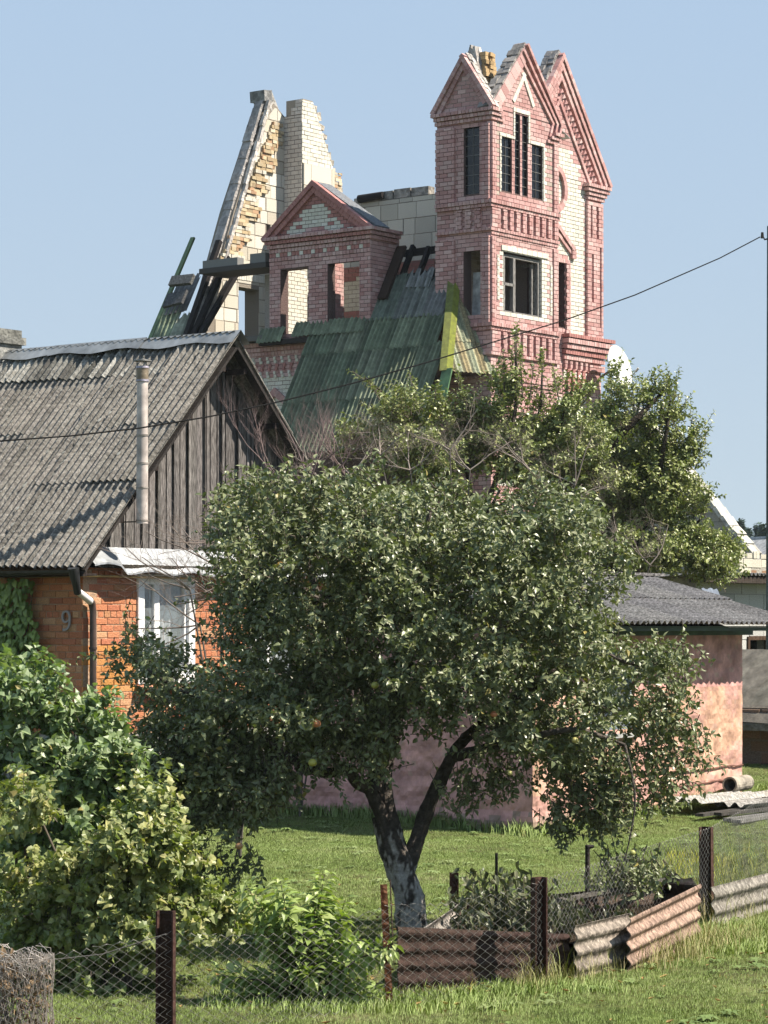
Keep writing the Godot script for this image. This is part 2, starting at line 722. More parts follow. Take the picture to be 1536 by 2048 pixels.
# a gnarled limb through points
func limb(mb: MB, pts: Array, r0: float, r1: float, col: Color, seed_: int, sides := 9, white_below := -99.0) -> void:
	var f := FastNoiseLite.new()
	f.seed = seed_
	f.frequency = 1.0
	var cur := Curve3D.new()
	cur.bake_interval = 0.03
	for i in pts.size():
		var tan_: Vector3 = (pts[min(i + 1, pts.size() - 1)] - pts[max(i - 1, 0)]) * 0.18
		cur.add_point(pts[i], -tan_, tan_)
	var total := cur.get_baked_length()
	var rings := maxi(3, int(total / maxf(0.022, r0 * 0.16)))
	var prev := []
	var prev_c := []
	var x := Vector3.ZERO
	for i in rings + 1:
		var u := float(i) / rings
		var p := cur.sample_baked(u * total)
		var d := (cur.sample_baked(minf(u * total + 0.02, total)) - cur.sample_baked(maxf(u * total - 0.02, 0.0))).normalized()
		if x == Vector3.ZERO:
			x = d.cross(Vector3(0.3, 0.2, 0.9)).normalized()
		x = (x - d * d.dot(x)).normalized()
		var y := d.cross(x)
		var ring := []
		var tone := []
		for k in sides:
			var a := TAU * k / sides
			var o := x * cos(a) + y * sin(a)
			var rr := lerpf(r0, r1, u)
			rr *= 1.0 + 0.28 * f.get_noise_3d(p.x * 5.0 + o.x * 1.2, p.y * 3.0, p.z * 5.0 + o.z * 1.2) + 0.12 * f.get_noise_3d(p.x * 19.0 + o.x * 3.0, p.y * 10.0, p.z * 19.0 + o.z * 3.0)
			var q := p + o * rr
			ring.append(q)
			var c := Color(col.r, col.g, col.b)
			var g := 1.0 + 0.5 * f.get_noise_3d(q.x * 12.0, q.y * 4.0, q.z * 12.0)
			c = Color(c.r * g, c.g * g, c.b * g)
			if q.y < white_below:
				var lime := f.get_noise_3d(q.x * 7.0, q.y * 3.0, q.z * 7.0) + 0.7 * f.get_noise_3d(q.x * 26.0, q.y * 8.0, q.z * 26.0) - 0.6 * (q.y - 0.62)
				c = c.lerp(Color(0.60, 0.57, 0.52), smoothstep(-0.02, 0.10, lime))
			tone.append(c)
		if i > 0:
			for k in sides:
				var k2 := (k + 1) % sides
				mb.gquad(prev[k], prev[k2], ring[k2], ring[k], prev_c[k], prev_c[k2], tone[k2], tone[k])
		prev = ring
		prev_c = tone

# bare branching twigs
func bare(mb: MB, p: Vector3, dir: Vector3, length: float, r: float, depth: int, col: Color, spread := 0.6, upness := 0.15) -> void:
	var segs := 4
	var pts := [p]
	var rads := [r]
	var d := dir
	for i in segs:
		d = (d + rand_dir() * 0.22 + Vector3.UP * upness * 0.3).normalized()
		p += d * length / segs
		pts.append(p)
		rads.append(r * (1.0 - 0.55 * float(i + 1) / segs))
	mb.tube(pts, rads, 4 if r > 0.006 else 3, vary(col, 0.2), false)
	if depth <= 0:
		return
	for i in rng.randi_range(3, 5):
		var k := rng.randi_range(1, segs)
		var nd := (d * 0.6 + rand_dir() * spread + Vector3.UP * upness).normalized()
		bare(mb, pts[k], nd, length * rnd(0.45, 0.75), rads[k] * 0.6, depth - 1, col, spread, upness)


# ------------------------------------------------------------------ wire mesh between two posts: zigzag wires
func mesh_panel(mb: MB, a: Vector3, b: Vector3, top_a: float, top_b: float, bottom: float, cell: float, r: float, sag := 0.0) -> void:
	var flat := Vector3(b.x - a.x, 0, b.z - a.z)
	var n := int(flat.length() / cell)
	var col := Color(0.26, 0.245, 0.225)
	var nrm := flat.normalized().cross(Vector3.UP)
	for i in n:
		var u := (i + 0.5) / n
		var base := a.lerp(b, u)
		var top := lerpf(top_a, top_b, u) - sag * sin(PI * u)
		var pts := []
		var rad := []
		var h := bottom
		var k := 0
		while h < top + cell * 0.5:
			var s := 1.0 if (k + i) % 2 == 0 else -1.0
			var wob := 0.006 * sin(h * 9.0 + i * 0.35)
			pts.append(Vector3(base.x, base.y + minf(h, top), base.z) + flat.normalized() * s * cell * 0.52 + nrm * (0.004 * s + wob))
			rad.append(r)
			h += cell * 0.62
			k += 1
		if pts.size() > 1:
			mb.tube(pts, rad, 3, vary(col, 0.2), false)


func _ready() -> void:
	# camera, sky, sun, exposure
	var cam := Camera3D.new()
	cam.name = "camera"
	cam.projection = Camera3D.PROJECTION_FRUSTUM
	cam.near = 0.2
	cam.far = 4000.0
	cam.size = 0.2 * 2048.0 / FOCAL
	cam.frustum_offset = Vector2(0, 0.2 * 226.0 / FOCAL)
	cam.position = camera_at
	add_child(cam)
	cam.current = true
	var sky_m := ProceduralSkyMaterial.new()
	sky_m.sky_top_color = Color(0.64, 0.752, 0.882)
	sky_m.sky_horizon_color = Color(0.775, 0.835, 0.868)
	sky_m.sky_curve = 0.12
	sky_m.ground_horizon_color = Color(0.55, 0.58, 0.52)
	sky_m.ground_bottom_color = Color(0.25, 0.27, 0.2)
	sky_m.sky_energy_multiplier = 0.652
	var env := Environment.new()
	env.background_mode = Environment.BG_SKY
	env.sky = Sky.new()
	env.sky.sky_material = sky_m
	env.tonemap_mode = Environment.TONE_MAPPER_LINEAR
	env.tonemap_exposure = 2.75
	env.fog_enabled = true
	env.fog_density = 0.00015
	env.fog_light_color = Color(0.80, 0.86, 0.90)
	env.sdfgi_enabled = true
	env.ssao_enabled = true
	env.ssil_enabled = true
	var we := WorldEnvironment.new()
	we.name = "world_environment"
	we.environment = env
	add_child(we)
	var sun := DirectionalLight3D.new()
	sun.name = "sun"
	sun.light_energy = 1.2
	sun.light_color = Color(1.0, 0.96, 0.90)
	sun.light_angular_distance = 0.5
	sun.shadow_enabled = true
	add_child(sun)
	sun.look_at_from_position(Vector3(0.648, 0.755, 0.103) * 50.0, Vector3.ZERO, Vector3.UP)

	rng.seed = 4242
	make_materials()
	make_ground()
	brick_house()
	plaster_house()
	mansion()
	far_things()
	yard_things()
	fence_and_bed()
	apple_tree()
	back_trees()
	bushes()
	lawn()


# ------------------------------------------------------------------ ground
func make_ground() -> void:
	var mb := MB.new()
	var xs := []
	var zs := []
	for i in 61:
		xs.append(-15.0 + i * 0.5)
	for i in 70:
		zs.append(-8.0 - i * 0.6)
	xs = [-1500.0, -300.0, -80.0, -35.0] + xs + [35.0, 80.0, 300.0, 1500.0]
	zs = [60.0, 5.0] + zs + [-60.0, -80.0, -110.0, -200.0, -400.0, -1000.0, -2500.0]
	var f := FastNoiseLite.new()
	f.frequency = 0.35
	for i in xs.size() - 1:
		for j in zs.size() - 1:
			var p := []
			for k in [[0, 0], [1, 0], [1, 1], [0, 1]]:
				var x: float = xs[i + k[0]]
				var z: float = zs[j + k[1]]
				p.append(Vector3(x, minf(ground_y(x, z), 2.0), z))
			var g := f.get_noise_2d(p[0].x, p[0].z)
			var c := Color(0.105, 0.13, 0.042).lerp(Color(0.155, 0.14, 0.075), clampf(0.35 + g, 0.0, 1.0))
			mb.quad(p[0], p[1], p[2], p[3], c)
	tag(build("ground", mb, M.soil), "mown grassy yard ground rising gently towards the houses", "ground", "", "structure")


# ------------------------------------------------------------------ brick house on the left
func brick_house() -> void:
	var h := thing("brick_house", "orange brick house with mossy corrugated roof and grey plank gable", "house", Vector3(-4.29, 0.0, -37.0), TURN)
	var tint := func(x: float, y: float) -> Color:
		var c: Color = [Color(0.53, 0.215, 0.11), Color(0.49, 0.19, 0.10), Color(0.56, 0.24, 0.125), Color(0.55, 0.27, 0.14), Color(0.51, 0.205, 0.105), Color(0.46, 0.17, 0.095), Color(0.57, 0.32, 0.18)][rng.randi() % 7]
		if y < 2.3 and y > 1.6 and x > 0.0 and x < 1.2:
			c = c.lerp(Color(0.60, 0.29, 0.07), rnd(0.3, 0.8))      # a yellower patch of wall
		return vary(c, 0.14)
	var mort := Color(0.46, 0.31, 0.21)
	# lit gable wall
	var win := [Rect2(1.16, 1.74, 1.21, 1.6), Rect2(3.7, 1.74, 1.21, 1.6)]
	var mb := MB.new()
	var fz := face_z(0.0)
	var reg := rect(0.02, 0.1, 5.8, 3.62)
	slab(mb, fz, reg, win, 0.3, mort)
	mb.box(Vector3(-0.03, -0.2, -0.3), Vector3(5.83, 1.02, 0.05), Color(0.30, 0.29, 0.27))
	var w := new_wall("gable_wall", h, mb, M.mortar)
	bricks(w, fz, rect(0.0, 1.05, 5.8, 3.62), win, {"course": 0.0975, "len": 0.262, "joint": 0.012, "jit": 0.007, "header": 6, "tint": tint})
	# shaded wall with the number
	var fx := face_x(0.0)
	mb = MB.new()
	var swin := [Rect2(-2.75, 1.8, 1.15, 1.42)]
	slab(mb, fx, rect(-9.0, 0.1, 0.0, 3.4), swin, 0.3, mort)
	mb.box(Vector3(-0.05, -0.2, -9.0), Vector3(0.3, 1.02, 0.03), Color(0.30, 0.29, 0.27))
	w = new_wall("side_wall", h, mb, M.mortar)
	bricks(w, fx, rect(-4.2, 1.05, 0.0, 3.4), swin, {"course": 0.0975, "len": 0.262, "joint": 0.012, "jit": 0.007, "header": 6, "tint": tint})
	flush_walls(300, Rect2(20, 1100, 420, 400), 0.005)
	# the two walls out of sight
	mb = MB.new()
	mb.box(Vector3(5.5, 0, -9.0), Vector3(5.78, 3.4, -0.32), Color(0.4, 0.16, 0.08))
	mb.box(Vector3(0.31, 0, -9.0), Vector3(5.49, 3.4, -8.7), Color(0.4, 0.16, 0.08))
	build("rear_wall", mb, M.brick, h)
	mb = MB.new()
	mb.box(Vector3(0.31, 3.25, -8.69), Vector3(5.49, 3.38, -0.31), Color(0.3, 0.22, 0.15))
	build("ceiling", mb, M.wood, h)
	# windows
	for k in 2:
		var r: Rect2 = win[k]
		house_window(h, r, -0.06, Color(0.80, 0.80, 0.80), true)
	mb = MB.new()
	var sr: Rect2 = swin[0]
	for b in [[sr.position.x, sr.position.y, sr.end.x, sr.position.y + 0.09], [sr.position.x, sr.end.y - 0.09, sr.end.x, sr.end.y], [sr.position.x, sr.position.y + 0.09, sr.position.x + 0.08, sr.end.y - 0.09], [sr.end.x - 0.08, sr.position.y + 0.09, sr.end.x, sr.end.y - 0.09]]:
		mb.box(Vector3(0.02, b[1], b[0]), Vector3(0.1, b[3], b[2]), Color(0.30, 0.36, 0.33))
	var sw := build("window", mb, M.paint, h)
	mb = MB.new()
	mb.box(Vector3(0.06, sr.position.y + 0.09, sr.position.x + 0.08), Vector3(0.07, sr.end.y - 0.09, sr.end.x - 0.08), Color.WHITE)
	build("pane", mb, M.dark_glass, sw)
	# sill under the near window
	mb = MB.new()
	mb.obox(Transform3D(Basis(Vector3(1, 0, 0), 0.25), Vector3(1.77, 1.70, 0.07)), Vector3(1.34, 0.03, 0.2), Color(0.5, 0.2, 0.1))
	build("window_sill", mb, M.paint, h)
	# plank gable
	var planks := MB.new()
	planks.tri(Vector3(0.1, 3.66, -0.07), Vector3(5.7, 3.66, -0.07), Vector3(2.9, 6.75, -0.07), Color(0.02, 0.018, 0.016))
	planks.tri(Vector3(0.1, 3.66, -0.1), Vector3(2.9, 6.75, -0.1), Vector3(5.7, 3.66, -0.1), Color(0.02, 0.018, 0.016))
	var gable := build("plank_gable", planks, M.wood, h)
	var x := 0.05
	while x < 5.75:
		var pw := rnd(0.12, 0.2)
		var c := vary(Color(0.25, 0.23, 0.22), 0.3)
		var tops := []
		for xx in [x, x + pw]:
			tops.append(6.80 - absf(xx - 2.9) * 1.036 + rnd(-0.03, 0.01))
		var poly := PackedVector2Array([Vector2(x, 3.66 + rnd(-0.05, 0.03)), Vector2(x + pw, 3.66 + rnd(-0.05, 0.03)), Vector2(x + pw, tops[1]), Vector2(x, tops[0])])
		if area(poly) > 0.003 and tops[0] > 3.7 and tops[1] > 3.7:
			mb = MB.new()
			var off := rnd(-0.025, 0.02)
			prism(mb, face_z(0.0), poly, -0.05 + off, -0.02 + off, c, 0.004)
			build("plank", mb, M.wood, gable)
		x += pw + rnd(0.008, 0.03)
	# battens over some of the joints
	x = 0.55
	while x < 5.3:
		mb = MB.new()
		var bt := 6.72 - absf(x + 0.03 - 2.9) * 1.036
		mb.box(Vector3(x, 3.70, 0.0), Vector3(x + 0.055, bt, 0.022), vary(Color(0.27, 0.25, 0.238), 0.3))
		build("batten", mb, M.wood, gable)
		x += rnd(0.3, 0.42)
	# roof: purlins, rafters and sheets
	mb = MB.new()
	for s in [-1, 1]:
		for k in 5:
			var u := 0.25 + k * 0.75
			mb.box(Vector3(2.9 + s * u - 0.04, 6.76 - u * 1.036 - 0.11, -8.9), Vector3(2.9 + s * u + 0.04, 6.76 - u * 1.036 - 0.03, 0.38), Color(0.06, 0.05, 0.045))
	build("purlins", mb, M.wood, h)
	var shared := []
	for k in 4:
		shared.append(sheet(1.08, 1.85, 0.135, 0.031, [Color(0.27, 0.252, 0.225), Color(0.24, 0.225, 0.20), Color(0.29, 0.27, 0.24), Color(0.25, 0.232, 0.205)][k], 0.2, 0.0, 20 + k).mesh(M.slate))
	var shared_top := []
	for k in 3:
		shared_top.append(sheet(1.08, 0.8, 0.135, 0.026, Color(0.30, 0.29, 0.26), 0.7, 0.0, 40 + k).mesh(M.slate))
	var rows := [0.0, 1.70, 2.92, 4.14]
	var dl := Vector3(3.35, 3.47, 0).normalized()
	var dr := Vector3(-3.35, 3.47, 0).normalized()
	var nl := Vector3(-3.47, 3.35, 0).normalized()
	var nr := Vector3(3.47, 3.35, 0).normalized()
	for j in 4:
		for i in 9:
			var o: Vector3 = Vector3(-0.45, 3.42, 0.42 - (i + 1) * 1.04) + dl * rows[j] + nl * (0.018 * j + rnd(-0.006, 0.012))
			o.y += 0.03 * sin(i * 1.1 + j)
			inst("roof_sheet", shared_top[(i * 2 + 1) % 3] if j == 3 else shared[(i * 3 + j * 5) % 4], slope(o, Vector3(0, 0, 1), dl + Vector3(0, 0, rnd(-0.004, 0.004))), h)
			if i < 9:
				var q: Vector3 = Vector3(6.25, 3.42, 0.42 - i * 1.04) + dr * rows[j] + nr * 0.018 * j
				inst("roof_sheet", shared_top[(i * 2) % 3] if j == 3 else shared[(i + j * 3) % 4], slope(q, Vector3(0, 0, -1), dr), h)
	# pale lichen spots on the crests of the sheets
	var spot := MB.new()
	for k in 7:
		var a0 := TAU * k / 7.0
		var a1 := TAU * (k + 1) / 7.0
		spot.tri(Vector3(0, 0, 0.35), Vector3(cos(a0), sin(a0) * 1.3, 0), Vector3(cos(a1), sin(a1) * 1.3, 0), Color.WHITE)
	var mm := MultiMesh.new()
	mm.transform_format = MultiMesh.TRANSFORM_3D
	mm.use_colors = true
	mm.mesh = spot.mesh(M.concrete)
	mm.instance_count = 900
	for i in 900:
		var u := pow(rng.randf(), 1.2) * 4.7
		var col_i := rng.randi() % 6
		var z := 0.42 - (col_i + 1) * 1.04 + (0.25 + rng.randi() % 7) * 0.135 + rnd(-0.02, 0.02)
		var row := 0 if u < 1.7 else (1 if u < 2.92 else (2 if u < 4.14 else 3))
		var s := rnd(0.006, 0.02) * (1.8 if rng.randf() < 0.1 else 1.0)
		var pb := Basis(Vector3(0, 0, 1), dl, nl)
		mm.set_instance_transform(i, Transform3D(pb.scaled_local(Vector3(s, s, 0.006)), Vector3(-0.45, 3.42 + 0.03 * sin(col_i * 1.1 + row), z) + dl * u + nl * (0.018 * row + 0.033)))
		mm.set_instance_color(i, vary(Color(0.48, 0.46, 0.40), 0.25))
	var lich := MultiMeshInstance3D.new()
	lich.multimesh = mm
	lich.set_meta("kind", "stuff")
	put("lichen", lich, h)
	# ridge flashing in lengths
	for k in 5:
		mb = MB.new()
		var z1 := 0.5 - k * 1.9
		var z0 := z1 - 1.96
		var c := vary(Color(0.40, 0.41, 0.41), 0.12)
		var y := 7.03 + 0.012 * (k % 2) + rnd(-0.01, 0.015)
		for s in [-1, 1]:
			var n := 8
			for i in n:
				var za := lerpf(z0, z1, float(i) / n)
				var zb := lerpf(z0, z1, float(i + 1) / n)
				var e0 := 0.19 + 0.03 * sin(za * 5.0 + k)
				var e1 := 0.19 + 0.03 * sin(zb * 5.0 + k)
				var a := Vector3(2.9, y, za)
				var b := Vector3(2.9, y, zb)
				var d := Vector3(2.9 + s * e1, y - e1 * 0.97, zb)
				var e := Vector3(2.9 + s * e0, y - e0 * 0.97, za)
				if s > 0:
					mb.quad(a, b, d, e, c)
				else:
					mb.quad(b, a, e, d, c)
		build("ridge_cap", mb, M.zinc, h)
	# verge boards on the gable
	mb = MB.new()
	mb.beam(Vector3(-0.40, 3.36, 0.36), Vector3(2.88, 6.76, 0.36), 0.04, 0.15, Color(0.07, 0.06, 0.055), Vector3(0, 0, 1))
	mb.beam(Vector3(6.20, 3.36, 0.36), Vector3(2.92, 6.76, 0.36), 0.04, 0.15, Color(0.07, 0.06, 0.055), Vector3(0, 0, 1))
	build("verge_board", mb, M.wood, h)
	# metal flashing under the planks, in lengths
	var fx0 := -0.06
	for k in 5:
		mb = MB.new()
		var l := [1.35, 0.95, 1.3, 1.1, 1.2][k] as float
		var a0 := 0.0 if k > 0 else 0.02
		var n := 10
		for i in n:
			var xa := fx0 + l * i / n
			var xb := fx0 + l * (i + 1) / n
			var ya := 3.37 + 0.025 * sin(xa * 7.0) + (0.1 if k == 0 and i < 5 else 0.0)
			var yb := 3.37 + 0.025 * sin(xb * 7.0) + (0.1 if k == 0 and i < 4 else 0.0)
			var off := 0.006 * (k % 2)
			mb.quad(Vector3(xa, ya, 0.30 + off), Vector3(xb, yb, 0.30 + off), Vector3(xb, 3.72, 0.025 + off), Vector3(xa, 3.72, 0.025 + off), vary(Color(0.44, 0.46, 0.48), 0.08))
			mb.quad(Vector3(xa, ya - 0.025, 0.302 + off), Vector3(xb, yb - 0.025, 0.302 + off), Vector3(xb, yb, 0.30 + off), Vector3(xa, ya, 0.30 + off), Color(0.45, 0.47, 0.5))
		build("flashing", mb, M.zinc, h)
		fx0 += l
	# soffit, gutter, downpipe
	mb = MB.new()
	mb.box(Vector3(-0.42, 3.30, -8.9), Vector3(-0.02, 3.33, 0.3), Color(0.06, 0.05, 0.045))
	mb.box(Vector3(0.0, 3.42, 0.001), Vector3(5.8, 3.47, 0.26), Color(0.07, 0.06, 0.05))
	build("soffit", mb, M.wood, h)
	mb = MB.new()
	var gut := []
	for i in 7:
		var a := PI * i / 6.0
		gut.append(Vector2(-cos(a) * 0.065, -sin(a) * 0.065))
	for i in 6:
		var p: Vector2 = gut[i]
		var q: Vector2 = gut[i + 1]
		mb.quad(Vector3(-0.50 + p.x, 3.37 + p.y, -8.5), Vector3(-0.50 + p.x, 3.37 + p.y, 0.36), Vector3(-0.50 + q.x, 3.37 + q.y, 0.36), Vector3(-0.50 + q.x, 3.37 + q.y, -8.5), Color(0.05, 0.045, 0.045))
	build("gutter", mb, M.paint, h)
	mb = MB.new()
	mb.tube([Vector3(-0.50, 3.40, 0.30), Vector3(-0.46, 3.25, 0.30), Vector3(-0.42, 3.16, 0.28), Vector3(-0.35, 3.05, 0.24)], [0.085, 0.07, 0.055, 0.055], 12, Color(0.035, 0.032, 0.035))
	var dp := build("downpipe", mb, M.paint, h)
	mb = MB.new()
	mb.tube([Vector3(-0.37, 3.08, 0.25), Vector3(0.06, 2.93, 0.11)], [0.052, 0.052], 12, Color(0.72, 0.72, 0.72))
	build("white_length", mb, M.white_paint, dp)
	mb = MB.new()
	mb.tube([Vector3(0.03, 2.95, 0.12), Vector3(0.09, 2.90, 0.10), Vector3(0.11, 2.80, 0.10), Vector3(0.11, 0.35, 0.10)], [0.055, 0.055, 0.05, 0.05], 12, Color(0.10, 0.068, 0.058))
	build("brown_length", mb, M.paint, dp)
	for y in [2.25, 1.3, 0.7]:
		mb = MB.new()
		mb.tube([Vector3(0.11, y, 0.10), Vector3(0.11, y + 0.035, 0.10)], [0.06, 0.06], 12, Color(0.06, 0.045, 0.04))
		build("bracket", mb, M.paint, dp)
	# gas pipe along the wall
	mb = MB.new()
	mb.tube([Vector3(-0.12, 3.30, 0.10), Vector3(2.0, 3.30, 0.10), Vector3(5.8, 3.285, 0.10)], [0.017, 0.017, 0.017], 8, Color(0.60, 0.42, 0.16))
	mb.tube([Vector3(-0.10, 3.30, 0.10), Vector3(-0.10, 3.30, -1.4)], [0.017, 0.017], 8, Color(0.60, 0.42, 0.16))
	build("gas_pipe", mb, M.paint, h)
	# stove pipe
	mb = MB.new()
	mb.tube([Vector3(0.64, 4.05, 0.56), Vector3(0.64, 4.30, 0.56), Vector3(0.645, 6.10, 0.56)], [0.085, 0.085, 0.08], 20, Color(0.66, 0.58, 0.53))
	var sp := build("stove_pipe", mb, M.paint, h)
	mb = MB.new()
	mb.tube([Vector3(0.645, 6.08, 0.56), Vector3(0.645, 6.30, 0.56)], [0.088, 0.088], 20, Color(0.30, 0.24, 0.17))
	for y in [6.08, 6.27]:
		mb.tube([Vector3(0.645, y, 0.56), Vector3(0.645, y + 0.03, 0.56)], [0.094, 0.094], 20, Color(0.5, 0.47, 0.56))
	build("collar", mb, M.zinc, sp)
	mb = MB.new()
	mb.tube([Vector3(0.645, 6.37, 0.56), Vector3(0.645, 6.38, 0.56), Vector3(0.645, 6.41, 0.56)], [0.135, 0.135, 0.02], 20, Color(0.34, 0.33, 0.31))
	for a in 3:
		mb.beam(Vector3(0.645 + 0.08 * cos(a * 2.1), 6.29, 0.56 + 0.08 * sin(a * 2.1)), Vector3(0.645 + 0.08 * cos(a * 2.1), 6.375, 0.56 + 0.08 * sin(a * 2.1)), 0.012, 0.012, Color(0.3, 0.3, 0.28))
	build("rain_cap", mb, M.zinc, sp)
	for y in [4.08, 4.55, 4.9, 5.3]:
		mb = MB.new()
		mb.tube([Vector3(0.64, y, 0.56), Vector3(0.64, y + 0.025, 0.56)], [0.091, 0.091], 20, Color(0.45, 0.40, 0.36))
		if y < 4.2:
			mb.beam(Vector3(0.64, y, 0.48), Vector3(0.64, y, 0.0), 0.02, 0.02, Color(0.2, 0.18, 0.16))
		build("clamp", mb, M.zinc, sp)
	# chimney on the ridge, at the left edge of the picture
	mb = MB.new()
	mb.box(Vector3(2.66, 6.3, -4.98), Vector3(3.22, 7.14, -4.42), Color(0.33, 0.33, 0.31))
	var ch := build("chimney", mb, M.concrete, h)
	mb = MB.new()
	mb.box(Vector3(2.61, 7.141, -5.03), Vector3(3.27, 7.26, -4.37), Color(0.25, 0.25, 0.23))
	mb.box(Vector3(2.66, 7.261, -4.98), Vector3(3.22, 7.38, -4.42), Color(0.21, 0.21, 0.19))
	build("chimney_cap", mb, M.concrete, ch)
	# the house number
	var tm := TextMesh.new()
	tm.text = "9"
	var sf := SystemFont.new()
	sf.font_names = PackedStringArray(["Droid Sans"])
	tm.font = sf
	tm.font_size = 64
	tm.pixel_size = 0.0062
	tm.depth = 0.02
	tm.curve_step = 1.0
	var num := StandardMaterial3D.new()
	num.albedo_color = Color(0.55, 0.53, 0.53)
	num.roughness = 0.6
	inst("house_number", tm, Transform3D(Basis(Vector3(0, 0, 1), Vector3(0, 1, 0), Vector3(-1, 0, 0)), Vector3(-0.03, 2.66, -0.29)), h, num)

func house_window(h: Node3D, r: Rect2, z: float, c: Color, curtain: bool) -> void:
	var mb := MB.new()
	var x0 := r.position.x
	var x1 := r.end.x
	var y0 := r.position.y
	var y1 := r.end.y
	# outer casing proud of the wall, then two sashes
	var t := 0.11
	mb.box(Vector3(x0 - 0.02, y0, z), Vector3(x0 + t, y1, 0.035), c)
	mb.box(Vector3(x1 - t, y0, z), Vector3(x1 + 0.02, y1, 0.035), c)
	mb.box(Vector3(x0 + t, y1 - t * 0.8, z), Vector3(x1 - t, y1, 0.033), c)
	mb.box(Vector3(x0 + t, y0, z), Vector3(x1 - t, y0 + t, 0.033), c)
	var f := build("window", mb, M.white_paint, h)
	var mid := x0 + (x1 - x0) * 0.36
	for s in [[x0 + t, mid], [mid, x1 - t]]:
		mb = MB.new()
		var b := 0.055
		mb.box(Vector3(s[0] + 0.002, y0 + t, z - 0.02), Vector3(s[0] + b, y1 - t * 0.8, z + 0.045), c)
		mb.box(Vector3(s[1] - b, y0 + t, z - 0.02), Vector3(s[1] - 0.002, y1 - t * 0.8, z + 0.045), c)
		mb.box(Vector3(s[0] + b, y0 + t, z - 0.02), Vector3(s[1] - b, y0 + t + b, z + 0.043), c)
		mb.box(Vector3(s[0] + b, y1 - t * 0.8 - b, z - 0.02), Vector3(s[1] - b, y1 - t * 0.8, z + 0.043), c)
		build("sash", mb, M.white_paint, f)
		mb = MB.new()
		mb.box(Vector3(s[0] + b, y0 + t + b, z), Vector3(s[1] - b, y1 - t * 0.8 - b, z + 0.006), Color.WHITE)
		build("pane", mb, M.glass, f)
	if curtain:
		mb = MB.new()
		var n := 40
		for i in n:
			var xa := lerpf(x0, x1, float(i) / n)
			var xb := lerpf(x0, x1, float(i + 1) / n)
			var za := z - 0.16 + 0.025 * sin(xa * 40.0)
			var zb := z - 0.16 + 0.025 * sin(xb * 40.0)
			if i > 12 and i < 17:
				continue
			mb.quad(Vector3(xa, y0 + 0.02, za), Vector3(xb, y0 + 0.02, zb), Vector3(xb, y1, zb), Vector3(xa, y1, za), Color(0.62, 0.64, 0.66))
		build("curtain", mb, M.cloth, f)


